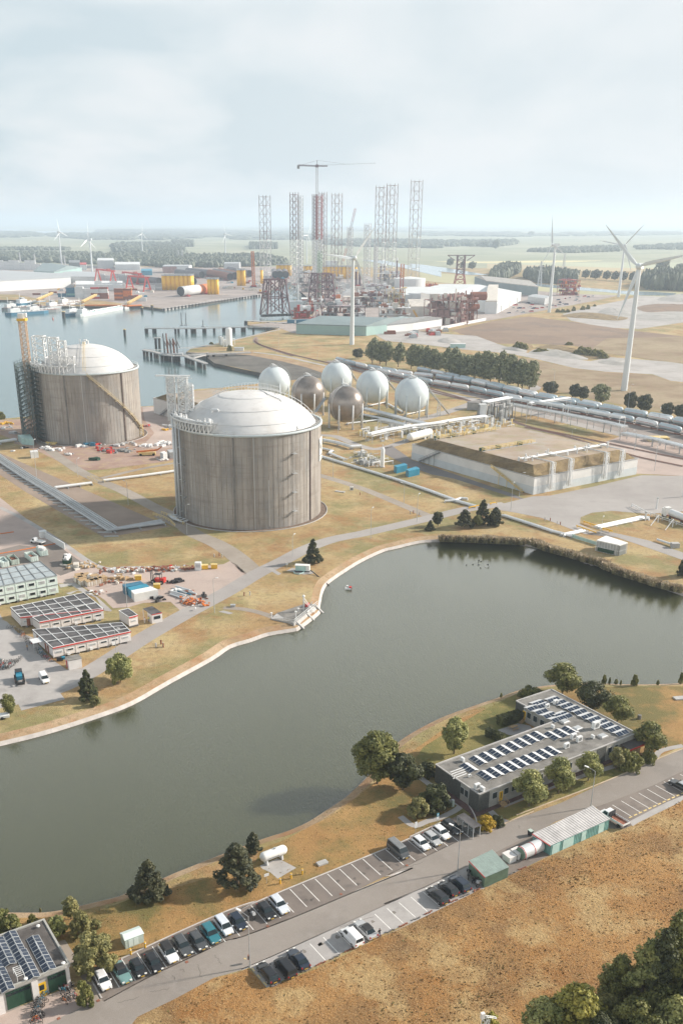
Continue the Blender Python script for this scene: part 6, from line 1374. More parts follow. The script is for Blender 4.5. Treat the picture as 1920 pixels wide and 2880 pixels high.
pipeline('pipe_line','low white pipes under the near brown sphere',PP('B1','720,875 850,860 960,845'),.8,[.3,.25],sup=6);pipeline('pipe_line','low white pipes between right spheres',PP('B1','850,750 1000,718 1130,790'),.8,[.3,.3],sup=6);pipeline('pipe_line','low white pipes under the right sphere',PP('B1','1140,812 1300,775'),.8,[.3],sup=6)
pipeline('pipe_line','low pipe bundle running from spheres to the process yard',PP('B1','830,815 1000,850 1150,890'),1.4,[.35,.35,.3],sup=7)
clutter('process_unit','dense white pipework yard behind the blue containers','process unit',PP('B4','350,170 700,110 1000,120 1000,200 730,230 450,240 380,210'),120,31,hmax=3.4)
clutter('process_unit','white valve cluster between process yard and gantry','process unit',PP('B4','950,120 1380,70 1568,80 1568,140 1200,170 960,175'),110,32,hmax=3.6,z=.2)
clutter('valve_station','dark and white valve station on the lawn right of the near tank','valve station',PP('B4','260,370 390,320 520,380 540,420 430,445 330,400'),70,33,mats=('white_steel','galv_dark','galv'),hmax=2.6)
clutter('loading_unit','green grey steel structure of the loading gantry','loading gantry',PP('E3','850,170 1200,160 1190,330 860,300'),50,34,mats=('galv_dark','galv','white_steel'),hmax=8)
b=MB();X,Y=P('E3',800,285);t2=thing('stack_cabin','tall white clad box at the left end of the gantry','cabin',(X,Y),rad(8));b.box((0,0,4.5),(4,3,9));b.build('cladding',M('white_steel'),t2);b=MB();b.box((-2.3,-.3,4.3),(.5,3.2,8.6));b.build('dark_edge',M('galv_dark'),t2)
X,Y=P('B4',545,430);t2=thing('vertical_vessel','slim white vertical vessel left of the blue containers','vessel',(X,Y));b=MB();b.lathe([(.9,.3),(.9,8),(.6,8.8),(.05,9)],n=16);b.build('shell',M('white_paint'),t2,smooth=True);b=MB();b.cyl((0,0,9),(0,0,10.3),.18,n=8);b.build('nozzle',M('white_steel'),t2);b=MB();b.cyl((0,0,0),(0,0,.3),1.2,n=16);b.build('base',M('concrete'),t2)
p,q=P('B4',765,235),P('B4',915,195);t2=thing('horizontal_vessel','thick white horizontal vessel against the bunker corner','vessel');b=MB();b.cyl((*p,2.6),(*q,2.6),2.0,n=20);b.build('shell',M('white_paint'),t2);b=MB();b.ball((*p,2.6),2.0,16,sy=1);b.build('dished_end',M('white_paint'),t2,smooth=True)
X,Y=P('B2',310,635);t2=thing('concrete_kiosk','plain grey concrete kiosk beside the tracks','kiosk',(X,Y),rad(-20));b=MB();b.box((0,0,2),(12,5,4));b.build('wall',M('concrete'),t2);b=MB();b.box((0,0,4.1),(12.4,5.4,.25));b.build('roof',M('concrete_dark'),t2)
def yrail(k,pts,label,h=1.1,step=1.6,mat='pale_yellow',w=.14):
 pts=PP(k,pts);b=MB();railing(b,[(*p,.05) for p in pts],h,w,step);o_=b.build('guard_rail',M(mat));return tag(o_,label,'guard rail')
yrail('B6','1300,635 1390,660 1450,695 1490,735','pale yellow rail on the left of the pipe bridge');yrail('B6','1370,620 1460,655 1568,720','pale yellow rail on the right of the pipe bridge')
yrail('B6','770,310 905,362','pale yellow rail at the dirt road culvert, right side',w=.1);yrail('B6','745,320 835,370','pale yellow rail at the dirt road culvert, left side',w=.1)
def ybarrier(k,a,c,label,mat='yellow'):
 p,q=P(k,*a),P(k,*c);m=lerp(p,q,.5);t2=thing('barrier',label,'barrier',(*m,0),ang(p,q));b=MB();b.box((0,0,.75),(dist(p,q),.25,.35));b.build('beam',M(mat),t2)
 for i in range(max(2,int(dist(p,q)/3))):b=MB();b.box((-dist(p,q)/2+.4+i*3,0,.28),(.2,.2,.56));b.build('post',M(mat),t2)
ybarrier('B4',(1222,762),(1330,740),'yellow barrier left of the tall pine');ybarrier('B4',(1390,730),(1435,722),'short yellow barrier right of the tall pine')
ybarrier('B5',(725,905),(880,960),'yellow edge barrier before the white pipes');ybarrier('B5',(780,872),(880,905),'yellow edge barrier on the round lawn');ybarrier('B5',(930,925),(1010,950),'yellow edge barrier right of the pipe trench')
for i,s in enumerate(('-200,350 0,320 180,290 300,268 420,245 515,228','-200,160 0,138 128,120')):
 pts=smoothline(PP('C1',s),k=3);b=MB();b.tube([(*p,.14) for p in pts],.18,6);tag(b.build('orange_pipe',M('orange')),['long orange pipe lying across the yard behind the green skips','short orange pipe near the left edge of the yard'][i],'pipe')
# rails and wagons
def track(line,i,sm=6):
 c=smoothline(line,k=sm);ribbon('track_bed',line,3.4,BALL,7,k=sm)
 for s in (-.72,.72):
  l=offset(c,s);b=MB()
  for p,q in zip(l[:-1],l[1:]):b.bar((*p,lz(p,8)+.1),(*q,lz(q,8)+.1),.16)
  struct(b.build('rail',M('rust')))
trk=[PP('B1','240,172 120,195 60,225 55,265 150,315 330,365 600,420')+PP('B2','-100,410 0,425 300,500 600,570 900,640 1200,705 1568,790 1800,845')]
far_e,far_s=P('B2',1700,765),P('B1',620,410)
wd=Vector((far_e[0]-far_s[0],far_e[1]-far_s[1])).normalized()
front=PP('B1','940,500 1100,535 1300,580')+PP('B2','60,495 290,535 550,592 690,618 980,672 1150,705 1330,742 1500,782 1750,835')
midt=PP('B1','640,415 850,470')+PP('B2','-100,440 100,460 260,485 400,515 530,545 700,585 900,622 1050,650 1200,672 1400,712 1568,745 1800,790')
back=PP('B2','-60,408 100,440 400,505 650,565 780,590 990,625 1180,665 1350,695 1568,735 1800,775')
sheet('rail_yard_ballast',PP('B1','560,405 640,400 1050,470 1568,590')+PP('B2','900,640 1568,760 1800,800 1800,900 1568,850 1200,780 900,705 500,610 0,490')+PP('B1','1300,600 1000,535 700,460'),BALL,4)
ribbon('gravel_strip',PP('B2','-100,500 0,520 400,600 900,720 1200,790 1568,880 1800,930'),9,PLNT,3)
for l in (front,midt,back):track(l,0,2)
for s,k in (('55,230 45,265 120,300 330,362 600,425 760,470 1000,540 1300,620 1568,690','B1'),('60,245 60,275 180,325 330,370','B1')):track(PP(k,s),1)
track(PP('B2','0,505 250,580 330,640 460,680 620,740 900,800 1300,885 1568,940 1800,985'),3);track(PP('B2','600,745 850,800 1200,905 1568,985'),3)
M('wagon_white',(.74,.75,.75),r=.4,v=.06,s=.3);M('wagon_blue',(.46,.54,.58),r=.4,v=.08,s=.3);M('wagon_stripe',(.46,.16,.12),r=.6,v=.1)
WAG={}
def wagon(p,rz,col,label):
 if col in WAG:return dup(WAG[col],p,rz,label,'tank wagons on the rails')
 t2=thing('tank_wagon',label,'tank wagon',p,rz,'tank wagons on the rails');Lh=7.6
 b=MB();b.lathe([(.05,-Lh),(.8,-Lh+.15),(1.3,-Lh+.6),(1.5,-Lh+1.2),(1.5,Lh-1.2),(1.3,Lh-.6),(.8,Lh-.15),(.05,Lh)],n=20);b.v=[(v[2],v[1],v[0]+2.75) for v in b.v];b.f=[f[::-1] for f in b.f];b.build('barrel',M(col),t2,smooth=True)
 b=MB()
 for s in (-1,1):b.box((0,s*1.5,2.75),(12.4,.04,.2))
 b.build('stripe',M('wagon_stripe'),t2)
 b=MB();b.box((0,0,1.05),(15.4,1.9,.35));b.build('underframe',M('galv_dark'),t2)
 b=MB();b.box((0,0,4.3),(10,.6,.08));b.cyl((0,0,4.2),(0,0,4.55),.35,n=10);b.build('walkway',M('galv'),t2)
 for x in (-5.6,5.6):
  b=MB();b.box((x,0,.7),(3.2,1.8,.4))
  for dx in (-.95,.95):
   for s in (-1,1):b.cyl((x+dx,s*.68,.48),(x+dx,s*.80,.48),.46,n=12)
  b.build('bogie',M('rust'),t2)
 for x in (-7.9,7.9):
  b=MB()
  for s in (-.8,.8):b.cyl((x-.2,s,1.05),(x+.2,s,1.05),.22,n=8)
  b.build('buffer',M('black_trim'),t2)
 WAG[col]=t2;return t2
def walk(line,L_,t0=0.0):
 "points every L_ metres along a line with headings"
 out,acc=[],t0
 for p,q in zip(line[:-1],line[1:]):
  d=dist(p,q)
  while acc<=d:out.append((lerp(p,q,acc/d),ang(p,q)));acc+=L_
  acc -=d
 return out
r=random.Random(77)
for line_,nm,cols in ((front,'front','wwbbwwbbwbbbbbwb'),(midt,'middle','bbwbbwwbbwbbwbbb'),(back,'rear','bwbbwbwwbbwbbbbb')):
 for i,(p,a) in enumerate(walk(line_,16.6,8)):
  c_=cols[i % len(cols)];wagon((*p,.12),a,'wagon_white' if c_=='w' else 'wagon_blue',f"{'white' if c_ == 'w' else 'blue grey'} tank wagon in the {nm} train, {nth(i)} from the far left end")
# poplar rows and field trees
mods=[]
a,c=P('B1',905,428),P('B1',1568,535);d,e=P('B2',60,412),P('B2',625,522)
bases=[(905,425),(960,432),(1005,440),(1095,450),(1190,465),(1240,475),(1290,482),(1340,485),(1390,492),(1445,505),(1492,522),(1545,532)]
tops=[240,262,262,275,285,290,300,318,345,310,340,350]
i=0
for (x,y),yt in zip(bases,tops):
 T('B1',x,y,yt,150 if x<1000 else 130,'poplar','leaf_poplar',f'poplar in the windbreak behind the wagons, {nth(i)} from the left',n=2600,size=.75,seed=81+i % 3,key='pop%d' % (i % 3),group='poplars in the windbreak');i+=1
for (x,yt) in ((155,260),(190,300),(240,300),(290,290),(340,278),(385,290),(440,282),(490,300),(555,325),(580,350),(622,338)):
 y=410+(x-60)*(522-412)/(625-60);T('B2',x,y+(8 if x<500 else 0),yt,140,'poplar','leaf_poplar',f'poplar in the windbreak behind the wagons, {nth(i)} from the left',seed=81+i % 3,key='pop%d' % (i % 3),group='poplars in the windbreak');i+=1
T('B1',803,390,315,85,'broad','leaf_pine','small dark round tree at the left end of the poplars',n=2600,size=.6,seed=91,key='fieldD')
for x,y,yt,w_,lb in ((757,545,465,100,'round dark tree beside the white lamp post'),(905,570,480,75,'dark tree left of the twin field trees'),(955,578,495,75,'dark tree right of the twin field trees'),(1243,640,530,85,'dark tree under the turbine beside the teal post'),(1330,655,545,100,'dark tree right of the turbine'),(1470,680,595,85,'small dark tree left of the right edge pair'),(1550,692,605,85,'small dark tree at the right edge of the field')):
 T('B2',x,y,yt,w_,'broad','leaf_pine',lb,key='fieldD')
T('B2',1058,605,475,115,'broad','leaf_poplar','pale green field tree between the dark ones',n=2600,size=.6,seed=93,key='fieldL')
for i,(x,y,yt,w_) in enumerate(((560,262,222,70),(590,268,230,60),(700,285,262,100),(960,300,252,130),(1040,310,268,110),(1080,322,290,60),(870,240,222,50))):
 T('B2',x,y,yt,w_,'bush','leaf_olive',f'low scrub bush on the earth mounds beside the sand road, {nth(i)} from the left',n=1800,size=.8,seed=95,key='scrub',group='scrub on the mounds')
def mound(label,pts,h,mat,seed=1,name='earth_mound',k='B2'):
 pts=[p if isinstance(p,tuple) else p for p in pts];cx,cy_=sum(p[0] for p in pts)/len(pts),sum(p[1] for p in pts)/len(pts);c=smoothline(pts,closed=True,k=4);b=MB();n=len(c);m=7;r=random.Random(seed)
 vs=[];
 for j in range(m+1):
  f=j/m
  for i_ in range(n):x,y=lerp(c[i_],(cx,cy_),f);vs.append((x,y,(h*(1-(1-f)**1.8))*(1 if j==m else r.uniform(.8,1.15)) if j else 0.02))
 b._a(vs,[(j*n+i_,j*n+(i_+1) % n,(j+1)*n+(i_+1) % n,(j+1)*n+i_) for j in range(m) for i_ in range(n)]);o_=b.build(name,mat,smooth=True);return struct(o_)
GRM=layered('grey_gravel_heap',[(.05,4,.35,.65,((.30,.29,.27),(.42,.40,.38)),1),(.2,4,.5,.7,(.22,.22,.17),.5)],bump=.5,bs=.8)
for s,h,m_ in (('620,290 680,262 760,262 860,280 960,310 980,330 860,325 720,305',5,GRM),('660,262 760,238 900,262 1080,290 1120,320 1000,325 840,290',5,EARTH),('450,262 520,250 610,272 590,285 500,272',4,GRM),('60,215 120,195 200,215 190,232 100,228',6,GRM),('1040,345 1140,320 1240,340 1230,365 1120,362',4,GRM),('520,248 570,222 640,240 640,270 560,268',5,EARTH)):mound('',PP('B2',s),h*.4,m_,name='gravel_mound')
for s,h,m_ in (('1060,590 1120,560 1200,570 1320,600 1200,625 1100,615',9,GRM),('1410,515 1480,490 1568,485 1800,480 1800,545 1568,530 1480,525',16,GRM),('1290,560 1400,540 1568,545 1800,540 1800,590 1500,585 1350,590',10,BROWN),('1220,610 1400,590 1568,590 1750,600 1700,640 1400,640',8,GRM),('840,610 960,590 1120,600 1240,620 1180,640 1000,628 900,622',6,EARTH)):mound('',PP('A4',s),h*.35,m_,name='gravel_mound')
def reeds(k,s,w,h,label,n):
 l=smoothline(PP(k,s,WL),k=8);r=random.Random(len(s));b=MB()
 for _ in range(n):
  i_=r.randrange(len(l)-1);p=lerp(l[i_],l[i_+1],r.random());t_=ang(l[i_],l[i_+1])+pi/2;o_=r.uniform(-.6,w)*(.75+.35*math.sin(i_*1.7)+.2*r.random());x,y=p[0]+cos(t_)*o_,p[1]+sin(t_)*o_
  hh=h*(r.uniform(.35,1.1) if o_>.6 else r.uniform(.2,.8));a_=r.uniform(0,pi);dx,dy=cos(a_)*.11,sin(a_)*.11;lx,ly=r.gauss(0,.25),r.gauss(0,.25);z=-1.6+max(0,o_)*.35
  b._a([(x-dx,y-dy,z),(x+dx,y+dy,z),(x+dx+lx,y+dy+ly,z+hh*.75),(x-dx+lx,y-dy+ly,z+hh*.75)],[(0,1,2,3)])
  if r.random()<.75:lx*=1.5;ly*=1.5;b._a([(x-dx+lx*.6,y-dy+ly*.6,z+hh*.72),(x+dx+lx*.6,y+dy+ly*.6,z+hh*.72),(x+dx*1.8+lx,y+dy*1.8+ly,z+hh*.88),(x+lx*1.5,y+ly*1.5,z+hh*1.02),(x-dx*1.8+lx,y-dy*1.8+ly,z+hh*.88)],[(0,1,2,3,4)],1)
 stuff(b.build('reeds',[M('reed'),M('reed_plume')]),label,'reeds')
reeds('C4','1600,486 1400,476 1300,470 1100,463 940,458',5.5,2.5,'dense dry reeds along the far left shore of the lake',9000)
reeds('B5','265,1040 120,1030 0,1018',5,2.5,'dry reed belt ending before the pale stones',3500)
reeds('B5','980,1225 860,1195 730,1155 600,1122 520,1095 445,1062',5.5,2.7,'dense dry reeds on the bank below the white pavilion',8000)
reeds('B5','1568,1425 1400,1385 1250,1335 1100,1290 990,1235',5,2.6,'dry reeds running to the right edge of the lake',6500)
t2=thing('stone_riprap','pale loose stones in the gap between two reed belts','stones');b=MB();r=random.Random(8)
for s in ('260,1035 350,1050 440,1062','730,1160 860,1205 985,1240'):
 l=smoothline(PP('B5',s,WL),k=6)
 for _ in range(160):i_=r.randrange(len(l)-1);p=lerp(l[i_],l[i_+1],r.random());b.box((p[0]+r.uniform(-.8,1.5),p[1]+r.uniform(0,2.6),-1.3+r.uniform(0,.5)),(r.uniform(.3,.9),)*3,r.random()*3,rx=r.random())
b.build('stones',M('revetment'),t2)
r=random.Random(5)
dk=[(1103,560),(1152,557),(1150,645),(1200,640),(1245,620),(1248,608),(1265,616),(1245,642),(1318,640),(1262,668),(1303,660),(1322,665)]
for i,(x,y) in enumerate(dk):
 X,Y=P('C4',x,y,WL);w_=i==10;t2=thing('water_bird','white bird floating among the dark ducks' if w_ else f'dark duck floating on the far lake, {nth(i)} of the scattered flock','bird',(X,Y,WL),r.uniform(0,6),'birds on the lake')
 b=MB();b.ball((0,0,.1),.24,8,sz=.6,sy=.6);b.cyl((.15,0,.12),(.25,0,.34),.06,n=6).ball((.28,0,.36),.09,6).cyl((.34,0,.35),(.45,0,.33),.03,.015,5).cyl((-.2,0,.14),(-.4,0,.24),.08,.02,5);b.build('body',M('white_paint' if w_ else 'cloth_dark'),t2)
# wind turbines
M('turbine',(.66,.70,.72),r=.45,v=.03,s=.05)
def turbine(k,base,hub_y,a0,yaw,label,bl=33,r0=2.1,flip=0):
 X,Y=P(k,*base);h=HT(k,base[0],hub_y,X,Y);t=thing('wind_turbine',label,'wind turbine',(X,Y),0,'wind turbines')
 b=MB();b.cyl((0,0,0),(0,0,h),r0,r0*.55,24,caps=False);b.build('tower',M('turbine'),t,smooth=True)
 c,s=cos(yaw),sin(yaw);b=MB();b.box((-c*1.4,-s*1.4,h+1.4),(7.5,3.2,3.4),yaw,tp=.85);b.build('nacelle',M('turbine'),t)
 hc=Vector((c*3.6,s*3.6,h+1.4));b=MB();b.ball(tuple(hc),1.9,12);hb_=b.build('hub',M('turbine'),t,smooth=True)
 u,ax=Vector((-s,c,0)),Vector((c,s,0))
 for i in range(3):
  a=a0+2*pi*i/3;d=u*cos(a)+Vector((0,0,1))*sin(a);w=ax.cross(d);b=MB();vs,fs=[],[];n=9
  for j in range(n+1):
   f=j/n;ch=(1.0+1.9*math.sin(pi*min(1,f*2.2+.05))*(f<.45)+.0) if f<.2 else 2.9*(1-f)**.85+.25;th_=.75*(1-f)+.08;tw=.55*(1-f);m=hc+d*(1.2+bl*f);wv=(w*cos(tw)+ax*sin(tw));tv=d.cross(wv)
   vs+=[m-wv*ch*.3,m+tv*th_*.5,m+wv*ch*.7,m-tv*th_*.5]
  for j in range(n):
   for q in range(4):fs.append((j*4+q,j*4+(q+1) % 4,(j+1)*4+(q+1) % 4,(j+1)*4+q))
  fs+=[(0,1,2,3),(n*4+3,n*4+2,n*4+1,n*4)];b._a(vs,fs);b.build('blade',M('turbine'),t)
 return t
turbine('B2',(1207,515),-222+0,0,0,'x') if False else None
yw=rad(-118)
turbine('E2',(945,1860),580,rad(14),yw,'largest wind turbine at the right, in front of the sand works',bl=32)
turbine('E2',(160,1040),345,rad(103),rad(-165),'wind turbine behind the ploughed field',bl=33)
turbine('E2',(888,880),345,rad(50),rad(-100),'wind turbine half hidden behind the largest one',bl=36)
turbine('B1',(755,285),-340,rad(53),rad(-70),'wind turbine in front of the green hall and the drilling rigs',bl=31)
turbine('A1',(853,565),245,rad(95),rad(160),'wind turbine rising from the container port',bl=33)
for k,b_,hy,a,lb in (('A1',(570,475),178,100,'far wind turbine left of the port turbine'),('A1',(1313,387),188,80,'far wind turbine behind the tree belt, left middle'),('A2',(636,410),195,110,'far wind turbine behind the yellow piles'),('A2',(1381,460),205,60,'far wind turbine behind the drilling rigs')):
 turbine(k,b_,hy,rad(a),rad(-30),lb,bl=31)
# rigs, jackets and cranes of the yard
M('rig_grey',(.34,.27,.28),r=.8,v=.12,s=.1);M('rig_dark',(.16,.09,.10),r=.8,v=.15,s=.1);M('rig_pale',(.62,.62,.62),r=.7,v=.08,s=.1);M('rig_red',(.42,.12,.10),r=.8,v=.15,s=.1);M('rig_green',(.42,.52,.42),r=.8,v=.1,s=.1)
M('module_cream',(.60,.56,.50),r=.8,v=.12,s=.2);M('module_pink',(.38,.22,.20),r=.85,v=.2,s=.15);M('hall_roof',(.22,.28,.29),r=.7,v=.1,s=.05);M('hall_teal',(.30,.44,.42),r=.7,v=.06,s=.05);M('hall_white',(.66,.68,.68),r=.6,v=.06,s=.05);M('monopile',(.16,.15,.16),r=.7,v=.2,s=.1);M('tp_yellow',(.92,.52,.015),r=.5,v=.05)
def legs(k,x0,x1,ytop,ybase,n,mat_hi,mat_lo,split,label,Y=None,rot=.3):
 xm=(x0+x1)/2;a,bb,w=SHEETS[k];s=1568/w
 X,Yy=P(k,xm,ybase);t=thing('drilling_rig_leg',label,'rig leg',(X,Yy),0,'lattice legs of the drilling rigs');h=HT(k,xm,ytop,X,Yy);wd_=(x1-x0)/s*Yy*1.02/FPX*.96
 hs=HT(k,xm,split,X,Yy) if split else 0;st=wd_*.75
 if split:b=MB();lattice(b,(0,0,0),(0,0,hs),wd_*.82,wd_*.82,st,1.0,.55,n=n,rot=rot);b.build('lower_lattice',M(mat_lo),t)
 b=MB();lattice(b,(0,0,hs),(0,0,h),wd_*.82,wd_*.82,st,.9,.45,n=n,rot=rot)
 for j in range(n):aa=rot+2*pi*j/n;q=wd_*.41*(1.414 if n==4 else 1);b.bar((cos(aa)*q,sin(aa)*q,h),(cos(aa)*q,sin(aa)*q,h+3),.8)
 b.build('upper_lattice' if split else 'lattice',M(mat_hi),t);return t
legs('A3',102,178,330,1010,4,'rig_dark','rig_pale',680,'leftmost rig leg, dark above and pale below, behind the brown jacket')
legs('A3',345,403,312,1130,4,'rig_dark','rig_pale',683,'rig leg second from the left with a dark upper half')
legs('A3',403,440,335,1080,4,'rig_pale','rig_pale',683,'faint pale rig leg right beside the second leg')
legs('A3',520,552,325,1100,4,'rig_dark','rig_pale',680,'narrow dark rig leg left of the red leg')
legs('A3',550,597,330,1140,4,'rig_red','rig_pale',680,'reddish rig leg under the tower crane',rot=.5)
legs('A3',575,628,305,1060,4,'rig_grey','rig_grey',0,'brownish rig leg just right of the tower crane')
legs('A3',675,748,315,1060,4,'rig_grey','rig_grey',0,'wide purplish rig leg left of the crawler crane')
legs('A3',1022,1100,255,1060,4,'rig_grey','rig_pale',700,'left leg of the tall pair right of the crawler crane')
legs('A3',1108,1186,237,1040,4,'rig_grey','rig_pale',700,'right leg of the tall pair right of the crawler crane')
legs('A3',1298,1380,205,1000,4,'rig_grey','rig_pale',660,'tallest rig leg, furthest right')
legs('A3',935,980,562,1120,4,'rig_pale','rig_pale',0,'short pale lattice leg right of the centre turbine');legs('A3',800,838,590,1060,4,'rig_pale','rig_pale',0,'short pale lattice mast behind the centre turbine')
legs('A3',1015,1040,740,1080,4,'rig_pale','rig_pale',0,'short lattice leg below the tall pair');legs('A3',560,592,790,1225,4,'rig_green','rig_green',0,'slender green lattice boom standing in front of the jacket')
X,Y=P('A3',553,1080);Zt=HT('A3',553,78,X,Y);t=thing('tower_crane','tall thin tower crane with a long horizontal jib above the rigs','crane',(X,Y))
b=MB();lattice(b,(0,0,0),(0,0,Zt),3.4,3.4,4,.6,.35);b.build('mast',M('rig_pale'),t)
sc_=Y*1.03/FPX*540/1568;b=MB();lattice(b,(0,0,Zt),(-135*sc_,0,Zt+1),2.2,2.0,3,.5,.3,n=3);lattice(b,(75*sc_,0,Zt),(0,0,Zt),2.0,2.0,3,.45,.3,n=3);b.build('counter_jib',M('rig_dark'),t)
b=MB();lattice(b,(0,0,Zt+1),(415*sc_,0,Zt+4),1.6,1.1,4,.11,.06,n=3);b.build('jib',M('rig_pale'),t);b=MB();b.box((0,0,Zt),(5,5,4));b.bar((0,0,Zt),(0,0,Zt+8),.8).bar((0,0,Zt+8),(-120*sc_,0,Zt+1),.25).bar((0,0,Zt+8),(200*sc_,0,Zt+3),.2);b.build('cab',M('rig_dark'),t);b=MB();b.box((-132*sc_,0,Zt-1.5),(4,3,5));b.build('counterweight',M('concrete_dark'),t)
def boomcrane(k,foot,tip,label,w=3,mats=('rig_red','rig_pale'),nseg=5,cab='red',bw=.5):
 X,Y=P(k,*foot);h=HT(k,0,tip[1],X,Y);a_,b_,ww=SHEETS[k];dx=(tip[0]-foot[0])*ww/1568*Y*1.03/FPX;t=thing('crawler_crane',label,'crane',(X,Y))
 for i in range(nseg):
  p,q=lerp((0,0,3),(dx,0,h),i/nseg),lerp((0,0,3),(dx,0,h),(i+1)/nseg);b=MB();lattice(b,p,q,w,w,w*1.2,bw,bw*.55);o_=b.build('boom_section',M(mats[i % len(mats)]),t)
 b=MB();b.box((0,0,2),(9,5,3));b.build('machine_house',M(cab),t);b=MB();b.box((0,-3,.7),(10,1.2,1.4)).box((0,3,.7),(10,1.2,1.4));b.build('track',M('black_trim'),t)
boomcrane('A3',(745,975),(848,425),'crawler crane with a red and white lattice boom leaning right',w=3.6,mats=('rig_pale','red','rig_pale','rig_grey','rig_red'),nseg=5)
boomcrane('A3',(1240,1225),(1240,880),'orange crane tower beside the yellow deck module',w=4,mats=('orange','rig_red'),nseg=3,cab='orange',bw=.8)
boomcrane('A3',(1380,1350),(1340,1255),'small yellow crane at the end of the green hall',w=1.4,mats=('yellow',),nseg=1,cab='yellow')
boomcrane('A2',(895,680),(890,350),'orange crane column standing on the quay by red trailers',w=4,mats=('orange',),nseg=2,cab='red',bw=1.2)
def jacket(k,x0,x1,ybase,t0,t1,ytop,mat,label,lv=3,extra=True):
 X,Y=P(k,(x0+x1)/2,ybase);a_,b_,w=SHEETS[k];f=w/1568*Y*1.04/FPX;wb,wt=(x1-x0)*f*.80,(t1-t0)*f*.80;h=HT(k,0,ytop,X,Y)
 t=thing('steel_jacket',label,'jacket',(X,Y+wb/2),.35)
 def c(j,z):W=(wb+(wt-wb)*z/h)/2;sx,sy=((-1,-1),(1,-1),(1,1),(-1,1))[j % 4];return (sx*W,sy*W,z)
 for j in range(4):b=MB();b.cyl(c(j,0),c(j,h),1.0,.9,10);b.build('leg',M(mat),t)
 b=MB()
 for l in range(lv):
  z0,z1=h*(l/lv),h*((l+1)/lv)
  for j in range(4):b.cyl(c(j,z0),c(j+1,z1),.5,n=6).cyl(c(j+1,z0),c(j,z1),.5,n=6).cyl(c(j,z1),c(j+1,z1),.6,n=6)
 b.build('brace',M(mat),t);b=MB()
 for j in range(5):x=wt*(-.5+j/4);b.cyl((x,0,h*.1),(x,0,h*1.02),.7,n=8)
 b.build('pile_sleeve',M(mat),t);b=MB()
 for s in (-1,1):b.box((s*wt*.62,0,h-2.5),(.6,wt,.6)).box((s*wt*.62,-wt/2,h-4),(.5,.5,6)).box((s*wt*.62,wt/2,h-4),(.5,.5,6)).box((0,s*wt/2,h-.2),(wt*1.25,.6,.6))
 b.build('top_frame',M(mat),t);b=MB();r=random.Random(3)
 for i in range(9):b.box((-wb*.7+i*wb*.18,-wb*.55,1.3),(wb*.15,6,2.6))
 b.build('load_skid',M('black_trim'),t)
jacket('A3',98,325,1305,132,286,1010,'rig_dark','brown steel jacket standing at the quay edge beside open water',lv=2)
jacket('A3',490,700,1235,525,668,960,'rig_dark','brown steel jacket in the middle of the rig yard',lv=4)
jacket('B2',760,760+95,-40,795,830,-250,'rig_red','unused') if False else None
X,Y=P('A4',235,455);hj=HT('A4',0,250,X,Y);t=thing('lattice_tower','red and grey lattice tower with a wide head behind the brown module','tower',(X,Y));b=MB();lattice(b,(0,0,0),(0,0,hj*.45),20,12,7,1.2,.7);b.build('lower_frame',M('rig_red'),t);b=MB();lattice(b,(0,0,hj*.45),(0,0,hj),12,12,6,1.2,.7);b.bar((-22,0,hj),(22,0,hj),1.2).bar((-22,0,hj),(-10,0,hj*.85),.9).bar((22,0,hj),(10,0,hj*.85),.9);b.build('upper_frame',M('rig_dark'),t)
def module(k,x0,x1,ybase,ytop,label,mats,seed,dep=.6,rz=.25,decks=3,n=46,name='deck_module'):
 a_,b_,w=SHEETS[k];X,Y=P(k,(x0+x1)/2,ybase);f=w/1568*Y*1.04/FPX;W=(x1-x0)*f;D=W*dep;h=max(4,HT(k,0,ytop,X,Y));r=random.Random(seed)
 t=thing(name,label,'deck module',(X,Y+D*.5),rz);W*=.92;u=h/decks
 b=MB()
 for l in range(decks+1):b.box((0,0,l*u+.2+.02*l),(W,D,.5))
 b.build('deck',M(mats[0]),t);b=MB();nx=max(2,int(W/7))
 for i in range(nx+1):
  for y in (-D/2,D/2):x=-W/2+W*i/nx;b.bar((x,y,0),(x,y,h),.6)
  if i<nx:
   for l in range(decks):
    x=-W/2+W*i/nx;q=x+W/nx;b.bar((x,-D/2,l*u),(q,-D/2,(l+1)*u),.35) if (i+l) % 2 else b.bar((q,-D/2,l*u),(x,-D/2,(l+1)*u),.35)
 for l in range(decks):b.bar((-W/2,-D/2,l*u+1.8),(W/2,-D/2,l*u+1.8),.15)
 b.build('frame',M(mats[1]),t)
 for mi,m_ in enumerate(mats[2:]):
  b=MB()
  for _ in range(n//len(mats[2:])):
   l=r.randrange(decks+1);z=l*u+.5;x,y=r.uniform(-.46,.46)*W,r.uniform(-.48,.45)*D;s=r.uniform(.25,.85)*u
   if r.random()<.55:b.box((x,y,z+s/2),(r.uniform(2,W*.16),r.uniform(2,D*.3),s))
   elif r.random()<.5:b.cyl((x,y,z+s*.5),(x+r.uniform(3,8),y,z+s*.5),s*.35,n=8)
   else:b.cyl((x,y,z),(x,y,z+s*1.6),r.uniform(.3,1.2),n=8)
  b.build(['equipment','vessel_group','cabin_group'][mi % 3],M(m_),t)
 return t
CR=('module_cream','rig_pale','white_steel','rust','rig_grey')
module('A3',1065,1320,1350,1240,'cream coloured deck module with open frame behind the green hall',('white_steel','module_cream','module_cream','rust','white_steel'),1,decks=2,rz=-.05)
module('A3',595,945,1335,1225,'long grey deck module behind the green hall, left part',('rig_grey','rig_dark','hall_white','rust','galv_dark'),2,decks=2,rz=-.03,dep=.3)
module('A3',770,1180,1230,1150,'rusty deck module with white roofs in the rig yard',('module_cream','rust','rig_pale','rust','rig_dark'),3,decks=2,rz=.05,dep=.3)
